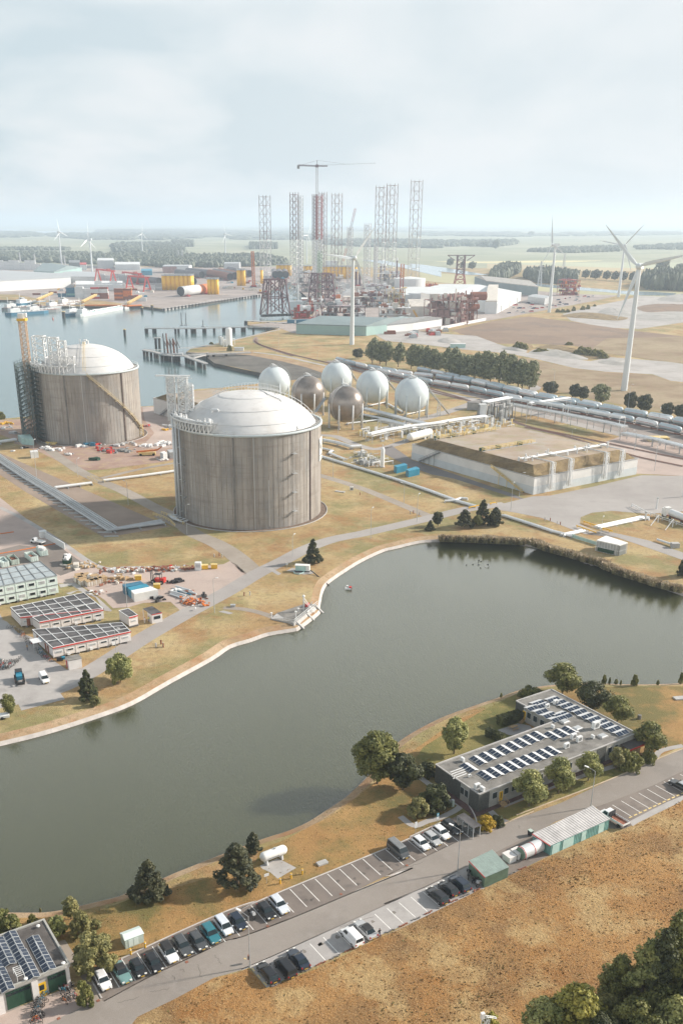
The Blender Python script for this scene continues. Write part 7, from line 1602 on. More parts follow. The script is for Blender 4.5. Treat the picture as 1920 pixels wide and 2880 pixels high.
module('A3',1120,1260,1230,1085,'yellow and brown deck module beside the orange crane tower',('module_cream','pale_yellow','pale_yellow','rust','white_steel'),4,decks=4)
module('A3',355,560,1325,1265,'low red barge deck in front of the grey hull',('red','rig_red','red','white_steel','rust'),5,decks=1,dep=.4,name='work_barge')
module('A3',930,1120,1130,1060,'white accommodation deck under the tall rig legs',('rig_grey','rig_pale','white_steel','rig_grey','hall_white'),6,decks=3)
module('A3',630,760,1130,990,'pale deck house beside the purplish rig leg',('rig_pale','rig_pale','white_steel','module_cream','rig_grey'),7,decks=4)
module('A3',400,520,1110,955,'grey and white deck house between the left rig legs',('rig_grey','rig_grey','white_steel','rig_pale','galv_dark'),8,decks=4)
module('A3',880,1010,1180,1120,'small white module right of the centre turbine',CR,9,decks=2)
module('A3',470,640,1250,1200,'low pale module at the foot of the middle jacket',CR,10,decks=1)
module('A3',1050,1230,1060,960,'pale process module behind the orange crane tower',('rig_pale','rig_grey','rig_pale','white_steel','rig_grey'),12,decks=3)
t=module('B2',0,240,118,-30,'big reddish brown steel module on the quay with drums on its right',('module_pink','module_pink','module_pink','module_pink','module_cream'),11,decks=3,dep=.5,rz=.15,n=150)
module('B2',225,300,90,-22,'brown steel support frame at the right end of the big module',('rust','rust','rust','module_pink','rust'),13,decks=2)
for x,y,lb in ((300,515,'brown steel drum lying on top of the big module, near one'),(355,500,'brown steel drum lying on top of the big module, far one')):
 X,Y=P('A4',x,640);z=HT('A4',0,y,X,Y);t2=thing('steel_drum',lb,'drum',(X,Y+18,z),.1);b=MB();b.cyl((-9,0,0),(9,0,0),4.6,n=20);b.build('shell',M('rust'),t2)
X,Y=P('A4',900,480);module('A4',835,940,490,400,'jumbled red and dark steel frame at the sand works',('rig_red','rig_red','rig_red','rig_dark','orange'),14,decks=4,name='scrap_structure')
def block(k,x0,x1,ybase,ytop,dep,mat,label,name='steel_block',cat='building',rz=0,roof=None,roofh=0,windows=0,wmat='galv_dark',group=None,band=None):
 "long building or hull seen from its front: walls, roof, openings"
 a_,b_,w=SHEETS[k];X,Y=P(k,(x0+x1)/2,ybase);f=w/1568*Y*1.04/FPX;W=(x1-x0)*f;h=max(1.5,HT(k,0,ytop,X,Y));t=thing(name,label,cat,(X,Y+dep/2),rz,group)
 b=MB();b.box((0,0,h/2),(W,dep,h));b.build('wall' if cat !='hull' else 'hull_shell',M(mat),t)
 if roof:
  b=MB();b._a([(-W/2-.4,-dep/2-.4,h+.02),(W/2+.4,-dep/2-.4,h+.02),(W/2+.4,dep/2+.4,h+.02),(-W/2-.4,dep/2+.4,h+.02),(-W/2-.4,0,h+roofh+.05),(W/2+.4,0,h+roofh+.05)],[(0,1,5,4),(2,3,4,5),(1,2,5),(3,0,4),(0,3,2,1)]);b.build('roof',M(roof),t)
 for i in range(windows):
  x=-W/2+W*(i+.5)/windows;b=MB();b.box((x,-dep/2-.05,h*.45),(W/windows*.55,.3,h*.55));b.build('door' if i % 2 else 'window',M(wmat),t)
 if band:b=MB();b.box((0,-dep/2-.08,h*.9),(W,.3,h*.12));b.build('trim_band',M(band),t)
 return t
block('A3',330,430,1240,1185,22,'hall_white','pale blue grey rig hull end beside the jacket','rig_hull','hull',windows=0);block('A3',432,540,1225,1165,30,'white_steel','white hull side with a red edge left of the middle jacket','rig_hull','hull',band='red')
block('A3',860,945,1335,1275,18,'hall_white','pale blue box hull right of the centre turbine','rig_hull','hull',windows=2);block('A3',610,715,1328,1270,18,'hall_white','pale blue box hull left of the centre turbine','rig_hull','hull',windows=2)
block('A3',1130,1260,1060,1010,40,'hall_white','grey hull behind the deck modules','rig_hull','hull');block('A3',630,715,895,852,10,'hall_white','white cabin block high behind the rig legs','rig_hull','hull')
X,Y=P('A3',1318,1080);h=HT('A3',0,1000,X,Y);t=thing('round_storage_tank','grey round tank with a white side below the tallest rig leg','tank',(X,Y+20));b=MB();b.lathe([(26,0),(26,h),(.1,h+3)],n=40);b.build('shell',M('hall_white'),t,smooth=False)
for i,(x,yt,yb) in enumerate(((873,940,1060),(903,940,1060),(1075,895,1055),(1103,895,1055),(1202,850,1070),(400,1075,1200))):
 X,Y=P('A3',x,yb);h=HT('A3',0,yt,X,Y);t=thing('dark_chimney',f'slim dark pipe stack with white cap among the rigs, {nth(i)} counted by its tag order' if False else ['left one of the dark capped stacks right of the centre turbine','right one of the dark capped stacks right of the centre turbine','left one of the dark stacks under the tall leg pair','right one of the dark stacks under the tall leg pair','thin lone dark stack left of the orange crane tower','pale thin stack by the second rig leg'][i],'stack',(X,Y),0,'stacks among the rigs');b=MB();b.cyl((0,0,0),(0,0,h),2.2 if i<4 else 1.1,n=10);b.build('pipe',M('rig_dark' if i<5 else 'rig_pale'),t);b=MB();b.cyl((0,0,h),(0,0,h+4),2.6 if i<4 else 1.3,n=10);b.build('cap',M('white_steel'),t)
hallp=[P('B1',347,205),P('B1',860,222),P('B1',1010,198),P('B1',1252,178)]
def hall(c4,h,ridge,wall,roof,label,doors=0,cat='hall'):
 t=thing('industrial_hall',label,cat);b=MB();b.prism(c4,0,h);b.build('wall',M(wall),t)
 A_,B_,C_,D_=c4;m0,m1=lerp(A_,D_,.5),lerp(B_,C_,.5);b=MB();b._a([(*A_,h+.03),(*B_,h+.03),(*C_,h+.03),(*D_,h+.03),(*m0,h+ridge),(*m1,h+ridge)],[(0,1,5,4),(2,3,4,5),(1,2,5),(3,0,4)]);b.build('roof',M(roof),t)
 b=MB();b.box((*lerp(A_,B_,.5),h-.5),(dist(A_,B_),.3,1.0),ang(A_,B_));b.box((*lerp(B_,C_,.5),h-.5),(dist(B_,C_),.3,1.0),ang(B_,C_));b.build('eaves',M(roof),t)
 for i in range(doors):
  p=lerp(A_,B_,(i+.5)/doors);b=MB();b.box((*p,h*.35),(5,.5,h*.6),ang(A_,B_));b.build('door',M('galv_dark'),t)
 return t
A_,B_=hallp[0],hallp[1];C_=(B_[0]+48,B_[1]+62);hall([A_,B_,C_,(A_[0]+48,A_[1]+62)],9.5,5,'hall_teal','hall_roof','large pale green hall with a grey green roof behind the centre turbine',0)
A_,B_=P('B1',862,221),P('B1',1012,200);hall([A_,B_,(B_[0]+35,B_[1]+70),(A_[0]+35,A_[1]+70)],9.0,4,'hall_teal','hall_roof','pale green hall extension in the middle',0)
A_,B_=P('B1',1012,200),P('B1',1205,180);hall([A_,B_,(B_[0]+35,B_[1]+45),(A_[0]+35,A_[1]+45)],8.0,4,'hall_white','galv_dark','white hall with dark roof at the right end of the green hall',0)
for (x0,y0),(x1,y1),dx,dy,h,rd,w_,rf,lb in (((385,600),(455,600),60,330,15,7,'hall_white','module_cream','white hall with beige roof right of the brown module, first'),((455,600),(600,520),-90,200,11,5,'hall_white','hall_white','long white hall with blue doors'),((390,455),(700,495),0,120,14,5,'hall_roof','module_cream','long low hall with a dark glazed side at the port edge'),((640,530),(740,545),20,40,8,1,'galv','galv','grey office block beside the white halls'),((0,600),(60,620),20,180,13,6,'module_cream','module_cream','beige hall behind the brown module')):
 A_,B_=P('A4',x0,y0),P('A4',x1,y1);hall([A_,B_,(B_[0]+dx,B_[1]+dy),(A_[0]+dx,A_[1]+dy)],h,rd,w_,rf,lb,doors=3 if 'blue' in lb else 0)
block('A3',1270,1568,1190,1130,120,'hall_white','broad white roofed hall at the right of the rigs','industrial_hall','hall',roof='hall_white',roofh=7);block('A3',1320,1480,1310,1225,60,'module_cream','beige warehouse gable behind the yellow crane','industrial_hall','hall',roof='module_cream',roofh=6)
X,Y=P('A4',70,470);module('A4',30,110,475,445,'orange machinery row left of the white halls',('orange','orange','orange','rust','red'),15,decks=1)
p,q=P('A4',120,693),P('A4',390,638);m=lerp(p,q,.5);t=thing('low_wall','low white wall running below the brown module','wall',(*m,0),ang(p,q));b=MB();b.box((0,0,1.4),(dist(p,q),1.2,2.8));b.build('wall_body',M('hall_white'),t)
X,Y=P('A4',225,800);t=thing('site_cabin','small pale blue cabin on the sand yard','cabin',(X,Y));b=MB();b.box((0,0,1.6),(13,5,3.2));b.build('wall',M('teal_pale'),t);b=MB();b.box((0,0,3.3),(13.4,5.4,.2));b.build('roof',M('hall_white'),t)
r=random.Random(14)
def scatter(k,pts,n,name,label,cat,kinds,grp):
 poly=PP(k,pts);x0,x1=min(p[0] for p in poly),max(p[0] for p in poly);y0,y1=min(p[1] for p in poly),max(p[1] for p in poly);i=0;made={}
 while i<n:
  p=(r.uniform(x0,x1),r.uniform(y0,y1))
  if not inside(p,poly):continue
  m_,(dx,dy,dz)=kinds[i % len(kinds)];key=i % len(kinds);lb=f'{m_[1]} {label}, {nth(i)} of the scatter'
  if key in made:dup(made[key],p,r.choice((0,.3,1.6)),lb,grp,r.uniform(.8,1.3))
  else:
   t2=thing(name,lb,cat,p,r.choice((0,.3,1.6)),grp);b=MB();b.box((0,0,dz*.3),(dx,dy,dz*.6));b.build('base',M(m_[0]),t2);b=MB();b.box((dx*.1,0,dz*.75),(dx*.7,dy*.8,dz*.3));b.build('load',M(m_[2] if len(m_)>2 else m_[0]),t2);made[key]=t2
  i+=1
KS=[(('white_steel','white'),(8,4,3)),(('rust','rusty'),(9,4,3)),(('galv','grey'),(7,5,4)),(('red','red'),(6,3,3)),(('blue_bright','blue'),(6,3,3)),(('module_cream','beige'),(10,5,4)),(('yellow','yellow'),(5,3,3))]
scatter('A3','0,1100 300,1050 1000,1060 1568,1130 1568,1200 1000,1230 500,1260',46,'yard_crate','crate lying between the rigs','crate',KS,'crates in the rig yard')
scatter('B1','1020,205 1320,185 1500,180 1380,235 1100,240',16,'yard_crate','crate at the edge of the sand yard','crate',KS[:4],'crates by the sand yard')
scatter('A4','600,530 900,500 1060,490 950,530 700,590 480,600',40,'far_car','vehicle on the distant car park','car',[(('white_steel','white','car_glass'),(4.6,1.9,1.6)),(('galv','grey','car_glass'),(4.6,1.9,1.6)),(('red','red','car_glass'),(4.6,1.9,1.6)),(('cloth_blue','dark','car_glass'),(4.6,1.9,1.6))],'cars on the distant car park')
scatter('A2','600,640 1000,600 1200,560 1200,640 960,690 600,720',22,'yard_crate','crate on the quay among the steel piles','crate',KS,'crates on the quay')
scatter('A1','450,640 900,650 1500,600 1568,720 1450,800 1300,800 1000,700 500,740',60,'port_crate','load standing in the container port','crate',KS,'loads in the container port')
scatter('A3','640,1150 900,1180 1250,1150 1250,1000 950,1010 640,1060',40,'rig_crate','box standing among the rig legs','crate',[(('white_steel','white'),(12,6,9)),(('rig_pale','pale'),(8,6,12)),(('module_cream','cream'),(14,7,6)),(('orange','orange'),(6,4,5)),(('red','red'),(7,4,4)),(('galv','grey'),(10,8,10))],'boxes among the rig legs')
# the port across the water
def tps(k,x0,x1,ybase,ytop,n,label,rows=1):
 a_,b_,w=SHEETS[k];A_,B_=P(k,x0,ybase),P(k,x1,ybase);h=HT(k,0,ytop,*A_);d=dist(A_,B_)/n;made=None
 for j in range(rows):
  for i in range(n):
   p=lerp(A_,B_,(i+.5)/n);p=(p[0]+j*d*.2,p[1]+j*d*1.1);lb=f'{label}, {nth(i)} from left'+(', rear' if j else '')
   if made:dup(made,p,0,lb,label);continue
   made=t2=thing('yellow_foundation_piece',lb,'foundation piece',p,0,label);b=MB();b.cyl((0,0,0),(0,0,h),d*.53,n=18);b.build('tube',M('tp_yellow'),t2,smooth=True);b=MB();b.cyl((0,0,h),(0,0,h+.8),d*.62,n=14);railing(b,[on((0,0),d*.6,2*pi*i_/8,h+.8) for i_ in range(8)],1.5,.3,closed=True);b.build('work_platform',M('galv'),t2)
tps('A2',55,335,705,572,7,'tall yellow steel piece in the wide block at the quay',2);tps('A2',470,575,745,605,3,'tall yellow steel piece in the quay edge group');tps('A2',742,820,665,522,2,'tall yellow steel piece in the pair near the orange crane')
tps('A2',955,980,645,520,1,'lone orange yellow steel piece beside the rig leg');tps('A2',1100,1240,575,475,4,'yellow steel piece in the rear block left part');tps('A2',1345,1435,555,485,3,'yellow steel piece in the rear block middle part');tps('A3',600,885,1000,900,9,'yellow steel piece in the rear block behind the rig legs')
def pile(k,a,c,rr,label,mat='monopile',ends=None):
 p,q=P(k,*a),P(k,*c);t2=thing('steel_monopile',label,'steel tube',(0,0,0),0,'steel tubes lying in the port');b=MB();b.cyl((*p,rr+1),(*q,rr+1),rr,n=22,caps=False);b.build('tube',M(mat),t2,smooth=True);m=lerp(p,q,.02);b=MB();b.cyl((*lerp(p,q,.01),rr+1),(*lerp(p,q,.015),rr+1),rr*.93,n=22);b.build('open_end',M('black_trim'),t2)
 if ends:e=lerp(p,q,.58);b=MB();b.cyl((*e,rr+1),(*q,rr+1),rr*1.01,n=22);pp_=b.build('painted_section',M(ends),t2)
 for f in (.15,.8):m=lerp(p,q,f);b=MB();b.box((*m,.8),(rr*2.2,rr*.8,1.6),ang(p,q)+pi/2);b.build('saddle',M('red'),t2)
pile('A2',(225,768),(490,735),6.8,'white steel tube with an orange end on the quay edge','hall_white','orange')
for i,(x,y) in enumerate(((680,622),(725,612),(770,608),(860,590))):pile('A2',(x,y),(x-190,y-40),6.5,f'brown grey steel tube pointing at the quay, {nth(i)} from the left','rust' if i % 2==0 else 'monopile')
for i,(x,y) in enumerate(((1090,600),(1135,600),(1187,602))):pile('A2',(x,y),(x-10,y-25),6.8,f'dark open tube mouth in the row of three behind the jacket, {nth(i)} from the left')
for i,(x,y) in enumerate(((345,665),(30,665),(420,600),(520,585))):pile('A2',(x,y),(x-230,y-25),6.2,f'dark steel tube behind the yellow block, {nth(i)} of four','monopile')
def stack(k,x,ybase,nx,nz,cols,label,ny=1,rz=0.0,seed=1):
 X,Y=P(k,x,ybase);rr=random.Random(seed);i=0
 for yy in range(ny):
  for xx in range(nx):
   for zz in range(nz if isinstance(nz,int) else nz[xx % len(nz)]):
    c_=rr.choice(cols);key='cont'+c_;p=(X+xx*12.6*cos(rz)-yy*2.7*sin(rz),Y+xx*12.6*sin(rz)+yy*2.7,zz*2.65);lb=f'{CN[c_]} container {label}, column {ORD[xx]} level {ORD[zz]}'+(' behind' if yy else '')
    if key in PROTO:dup(PROTO[key],p,rz,lb,'shipping containers in the port')
    else:
     t2=thing('shipping_container',lb,'container',p,rz,'shipping containers in the port');b=MB();b.box((0,0,1.3),(12.2,2.44,2.6));b.build('box_body',M(c_),t2);b=MB()
     for q in range(12):b.box((-5.6+q*1.02,-1.24,1.3),(.3,.08,2.3))
     b.build('side_rib',M(c_),t2);PROTO[key]=t2
CN=dict(white_steel='white',blue_steel='dark blue',rust='rusty',hall_white='pale grey',orange='orange',red='red',teal='teal',galv='grey')
stack('A1',575,770,3,(2,5,5),['blue_steel','teal','blue_steel'],'in the dark stack by the barges',1,seed=2);stack('A1',735,780,2,(6,5),['hall_white','white_steel'],'in the pale stack by the barges',2,seed=3)
stack('A1',880,785,2,(6,6),['rust','red','white_steel','hall_white'],'in the mixed stack by the barges',2,seed=4);stack('A1',1095,800,2,(6,6),['orange','orange','rust'],'in the orange stack at the quay',2,seed=5)
stack('A1',1225,808,2,(3,2),['white_steel','rust'],'right of the orange stack',1,seed=6);stack('A1',340,750,6,(1,1,2,1,2,2),['rust','white_steel','red'],'in the low row left of the dark stack',1,seed=8)
stack('A1',15,520,8,(8,7,8,8,6,8,8,5),['white_steel','white_steel','hall_white'],'in the long white stacks at the left edge',1,rz=-.05,seed=9)
stack('A1',910,700,4,(5,4,5,4),['white_steel','hall_white'],'in the white stacks behind the gantries',1,seed=10);stack('A1',1395,705,2,(4,4),['galv','hall_white'],'in the grey stacks left of the yellow block',1,seed=11)
stack('A1',940,640,7,(6,5,6,6,5,6,4),['galv','hall_white','galv'],'in the grey stacks between the red gantries',1,seed=12)
def gantry(x0,x1,yt,yb,label):
 X0,Y0=P('A1',x0,yb);X1,Y1=P('A1',x1,yb+20);h=HT('A1',0,yt,X0,Y0);m=((X0+X1)/2,(Y0+Y1)/2);W=dist((X0,Y0),(X1,Y1));t2=thing('gantry_crane',label,'gantry crane',m,ang((X0,Y0),(X1,Y1)),'red gantry cranes')
 for s in (-1,1):b=MB();b.bar((s*W/2,-6,0),(s*W/2,0,h),1.8).bar((s*W/2,8,0),(s*W/2,2,h),1.8).bar((s*W/2,-5,h*.2),(s*W/2,7,h*.2),1.2);b.build('leg',M('red'),t2)
 b=MB();b.box((0,0,h),(W+3,2,2.2)).box((0,5,h),(W+3,1.6,2));b.build('bridge_beam',M('red'),t2);b=MB();b.box((W*.2,2.5,h+1.8),(5,6,2));b.build('trolley',M('rig_red'),t2)
gantry(900,1040,515,650,'red gantry crane at the left, beside the port turbine');gantry(1135,1285,540,628,'red gantry crane in the middle, furthest back');gantry(1190,1350,575,700,'red gantry crane at the right, beside the grey stacks')
def portshed(c,h,rd,w_,rf,label):
 c=PP('A1',c);hall(c,h,rd,w_,rf,label)
portshed('-200,730 660,680 640,640 -200,590',16,4,'hall_white','galv','huge pale shed with long grey blue roofs at the left edge');portshed('320,610 505,620 760,570 480,528',16,7,'hall_teal','hall_roof','green grey warehouse with pale roof in the port')
portshed('500,640 880,648 890,600 700,590',12,3,'galv','galv','grey open warehouse right of the green grey one');portshed('640,520 740,520 740,495 640,495',16,2,'galv_dark','galv_dark','dark grey box warehouse at the tree belt');portshed('740,520 800,520 800,500 740,500',12,2,'hall_white','red','white box with red stripe at the tree belt')
portshed('900,505 1050,505 1050,480 910,480',18,2,'galv','hall_white','long grey white hall behind the red gantries');portshed('1060,520 1290,520 1290,495 1060,495',12,3,'hall_white','hall_white','long white hall behind the right gantry');portshed('1300,570 1400,570 1400,550 1300,550',9,2,'blue_bright','blue_bright','bright blue tarpaulin shed in the port');
portshed('700,700 1130,705 1130,665 700,665',8,2,'white_steel','white_steel','low brilliant white roof behind the container stacks')
for (x0,y0,x1,y1,w_,lb) in ((190,548,300,520,'hall_white','pale office with stepped top at the port tree belt'),(620,520,760,500,'galv','grey box hall beside the pale office'),(60,548,190,520,'module_pink','beige pink hall left of the pale office')):
 A_,B_=P('A2',x0,y0),P('A2',x1,y0);hall([A_,B_,(B_[0],B_[1]+60),(A_[0],A_[1]+60)],14,2,w_,'galv',lb)
def quay(k,s,label,h=HL-.5,mat='concrete',w=3):
 l=PP(k,s);t2=thing('quay_wall',label,'quay');b=MB()
 for p,q in zip(l[:-1],l[1:]):m=lerp(p,q,.5);b.box((*m,-1.5),(dist(p,q),w,4),ang(p,q))
 b.build('quay_face',M(mat),t2);b=MB()
 for p,q in zip(l[:-1],l[1:]):
  n=max(1,int(dist(p,q)/9))
  for i in range(n):m=loc2(lerp(p,q,i/n),0,-w*.7,ang(p,q));b.box((*m,-1.2),(2.6,1.2,3.4),ang(p,q))
 b.build('fender',M('black_trim'),t2)
quay('A2','60,877 500,810 960,746','long concrete quay with fenders below the yellow pieces');quay('A6','830,120 1190,142','concrete quay end below the brown jacket',w=6)
def barge(p,q,wd_,label,hull='galv_dark',deck='rust',house='white_steel',seed=1,tanker=True):
 L_=dist(p,q);t2=thing('river_barge',label,'barge',(*lerp(p,q,.5),HL),ang(p,q),'barges at the quay');h=3.2;w_=wd_/2
 hullp=[(-L_/2,-w_*.6),(-L_/2+4,-w_),(L_/2-9,-w_),(L_/2,0),(L_/2-9,w_),(-L_/2+4,w_),(-L_/2,w_*.6)]
 b=MB();b.prism(hullp,-1,h);b.build('hull',M(hull),t2);b=MB();b.prism([(x*.96,y*.88) for x,y in hullp],h,h+.25);b.build('deck',M(deck),t2)
 b=MB();b.box((-L_/2+11,0,h+2.4),(13,wd_*.7,4.4)).box((-L_/2+12,0,h+5.8),(6,wd_*.5,2.6));hs=b.build('wheelhouse',M(house),t2);b=MB();b.box((-L_/2+12,0,h+6.2),(6.2,wd_*.52,1.0));b.build('window_band',M('car_glass'),hs)
 r_=random.Random(seed);b=MB()
 for i in range(20):x=-L_/2+20+(L_-32)*r_.random();b.box((x,r_.uniform(-.6,.6)*w_,h+.9),(r_.uniform(1,5),r_.uniform(1,3),r_.uniform(.6,2)))
 for s in (-.3,.3):b.tube([(-L_/2+20,s*w_,h+1),(L_/2-12,s*w_,h+1)],.35,6)
 b.build('deck_gear',M('white_steel'),t2);b=MB();b.bar((-L_/2+8,0,h),(-L_/2+8,0,h+13),.4).bar((L_/2-8,0,h),(L_/2-8,0,h+8),.35);b.build('mast',M('white_steel'),t2)
bz_=[((720,950),(1190,865),'hall_white','long grey hulled barge nearest the open water','teal_pale'),((600,945),(720,935),'blue_steel','short dark blue workboat behind the mooring post','white_steel'),((60,940),(450,915),'blue_steel','dark hulled tanker barge at the left, outermost','galv'),((240,920),(560,900),'galv_dark','grey hulled barge beside the dark tanker','rust'),
((30,895),(420,870),'galv_dark','grey tanker barge in the second row at the left','rust'),((420,880),(780,850),'galv','pale barge moored under the middle gangway','rust'),((150,850),(430,825),'blue_steel','blue hulled barge close to the left shore','white_steel'),((540,850),(760,825),'galv','pale barge under the left gangway','rust')]
for i,(a,c,hm,lb,dm) in enumerate(bz_):
 p,q=P('A1',*a,HL),P('A1',*c,HL);barge(p,q,10.5,lb,hm,dm,seed=i)
for i,(a,c,lb) in enumerate((((350,825),(490,782),'left orange gangway sloping down to the barges'),((765,845),(890,800),'middle orange gangway sloping down to the barges'),((1180,860),(1300,812),'right orange gangway sloping down to the pontoon'))):
 p,q=P('A1',*a),P('A1',*c);t2=thing('gangway',lb,'gangway');b=MB();A_,B_=Vector((*p,3)),Vector((*q,6));s_=(B_-A_).cross(Vector((0,0,1))).normalized()*1.3;b._a([A_-s_,B_-s_,B_+s_,A_+s_],[(0,1,2,3)]);b.build('walkway',M('orange'),t2);b=MB()
 for sg_ in (-1,1):railing(b,[A_+s_*sg_,B_+s_*sg_],2.6,.6,4)
 b.build('truss',M('pale_yellow'),t2)
pipeline('pontoon_rail','long orange floating pontoon rail behind the barges',PP('A1','780,858 1000,856 1180,862 1300,856'),1.5,[1.0,1.0],'orange',sup=14,supm='rust')
M('pile_dark',(.055,.05,.045),r=.9,v=.3,s=.5)
def mpost(k,x,yt,yb,label,r_=1.1):
 X,Y=P(k,x,yb,HL);h=HT(k,0,yt,X,Y);t2=thing('mooring_post',label,'mooring post',(X,Y,HL),0,'mooring posts in the harbour');b=MB();b.cyl((0,0,-2),(0,0,h-HL),r_,n=10);b.build('post',M('pile_dark'),t2);b=MB();b.cyl((0,0,h-HL),(0,0,h-HL+.5),r_*1.15,n=10);b.build('cap',M('pale_yellow'),t2)
mpost('A1',590,905,968,'dark mooring post in front of the workboat',1.9);mpost('A1',1308,865,905,'mooring post right of the barges, left one',1.6);mpost('A1',1400,845,890,'mooring post right of the barges, right one',1.6);mpost('A5',1150,218,285,'lone slanting mooring post in open water',1.2)
def jetty(k,pts,groups,label,w=2.6,z=2.2,deckm='concrete'):
 l=PP(k,pts,z);t2=thing('jetty',label,'jetty');b=MB()
 for p,q in zip(l[:-1],l[1:]):m=lerp(p,q,.5);b.box((*m,z),(dist(p,q)+.5,w,.8),ang(p,q));
 b.build('deck',M(deckm),t2);b=MB()
 for p,q in zip(l[:-1],l[1:]):railing(b,[(*p,z+.4),(*q,z+.4)],1.2,.14,3)
 b.build('handrail',M('galv'),t2)
 for (x,n,sp) in groups:
  y=None
  xs_=[float(q.split(',')[0]) for q in pts.split()];ys_=[float(q.split(',')[1]) for q in pts.split()]
  for i in range(len(xs_)-1):
   if min(xs_[i],xs_[i+1])<=x<=max(xs_[i],xs_[i+1]) and xs_[i] !=xs_[i+1]:y=ys_[i]+(ys_[i+1]-ys_[i])*(x-xs_[i])/(xs_[i+1]-xs_[i])
  if y is None:y=ys_[0]
  for j in range(n):X,Y=P(k,x+j*sp,y,z);b=MB();b.cyl((X,Y-.5,-6),(X,Y-.5,z-.3),1.15,n=9);b.build('pile',M('pile_dark'),t2)
 return t2
jetty('A6','25,178 250,180 400,180 640,172 880,168 1080,170',[(28,2,11),(88,1,1),(105,1,1),(262,2,24),(348,1,1),(390,3,14),(482,2,16),(565,1,1),(568,1,1),(638,2,12),(712,2,12),(785,3,11),(875,1,1),(975,1,1)],'long straight jetty on dark piles furthest out',3)
jetty('A6','15,350 100,365 180,388 260,395 340,392 480,385 700,375 850,368',[(16,1,1),(40,1,1),(70,2,30),(100,1,1),(120,1,1),(155,1,1),(178,3,14),(222,1,1),(248,1,1),(262,3,14),(290,1,1),(515,1,1),(563,1,1),(660,1,1)],'near jetty bending to the stone bank',4)
jetty('A6','335,395 400,420 500,455',[(345,2,8),(372,1,1),(395,2,8),(440,2,8),(462,1,1),(490,1,1)],'short jetty head on dark piles in front of the near jetty',4);jetty('A6','400,412 520,380',[],'narrow ramp joining the jetty head',2)
ribbon('quay_path',PP('A6','10,350 150,352 350,335 520,315'),3,CONC,6,z=.6)
X,Y=P('A6',235,385,2);t2=thing('marine_loader','brown cluster of tall loading arms on the near jetty','loading arm',(X,Y,2));r=random.Random(2);Ht=HT('A6',0,215,X,Y)-2
for i in range(5):x=-6+i*2.6;b=MB();b.bar((x,0,0),(x-.5,0,Ht*(.7+.3*r.random())),.9).bar((x-.5,0,Ht*.75),(x+2.5,1,Ht*.3),.6).bar((x+.6,0,0),(x+.4,0,Ht*.6),.5);b.build('arm',M('rust' if i % 2 else 'galv_dark'),t2)
b=MB();b.box((0,0,.6),(18,6,1.2));b.build('base_deck',M('galv'),t2)
for x,yb,yt,lb in ((312,160,55,'left thin mast on the far jetty'),(347,160,55,'right thin mast on the far jetty'),(480,170,115,'small beacon on the far jetty')):
 X,Y=P('A6',x,yb,2);h=HT('A6',0,yt,X,Y);t2=thing('jetty_mast',lb,'mast',(X,Y,2.4));b=MB();b.bar((0,0,0),(0,0,h-2.4),.8);b.build('pole',M('galv_dark'),t2);b=MB();b.box((0,0,.6),(3.5,3,1.2));b.build('foot',M('galv'),t2)
X,Y=P('A6',125,338,HL);t2=thing('mooring_dolphin','small isolated group of piles with a pale cap','mooring dolphin',(X,Y,HL));b=MB()
for dx in (-1.6,1.6):b.cyl((dx,0,-2),(dx,0,9),1.1,n=8)
b.build('pile',M('pile_dark'),t2);b=MB();b.box((0,0,9.2),(6,3,.8));b.build('cap',M('concrete'),t2)
X,Y=P('A6',685,318);t2=thing('white_silo','tall white silo at the shore end of the jetties','silo',(X,Y));h=HT('A6',0,172,X,Y);b=MB();b.lathe([(3.0,0),(3.0,h-1.5),(2.2,h-.3),(.1,h)],n=20);b.build('shell',M('white_paint'),t2,smooth=True);b=MB();b.cyl((0,0,0),(0,0,.5),4,n=20);b.build('base',M('concrete'),t2)
clutter('tank_group','white vessels and pipework around the tall silo','vessels',PP('A6','600,300 660,285 700,310 640,325'),26,44,hmax=8);block('A6',730,795,355,332,5,'white_steel','small white kiosk beside the shore tree','kiosk','kiosk',roof='galv',roofh=.5);T('A6',690,358,310,45,'bush','leaf_mid','bush beside the white kiosk on the shore',key='scrub');T('A6',545,303,285,35,'bush','leaf_mid','bush on the spit near the tall silo',key='scrub')
b=MB();X,Y=P('B1',368,130);t2=thing('blue_container','dark teal container with a white door mark beside the green hall','container',(X,Y));b.box((0,0,2),(26,6,4));b.build('box_body',M('blue_steel'),t2);b=MB();b.box((-4,-3.05,2),(2,.2,3));b.build('door',M('white_steel'),t2)
X,Y=P('A5',490,125,HL);t2=thing('buoy','tiny pink buoy on the harbour water','buoy',(X,Y,HL));b=MB();b.cyl((0,0,0),(0,0,2.2),1.2,.3,10);b.build('float',M('wagon_stripe'),t2);b=MB();b.cyl((0,0,2),(0,0,4),.15,n=6);b.build('topmark',M('wagon_stripe'),t2)
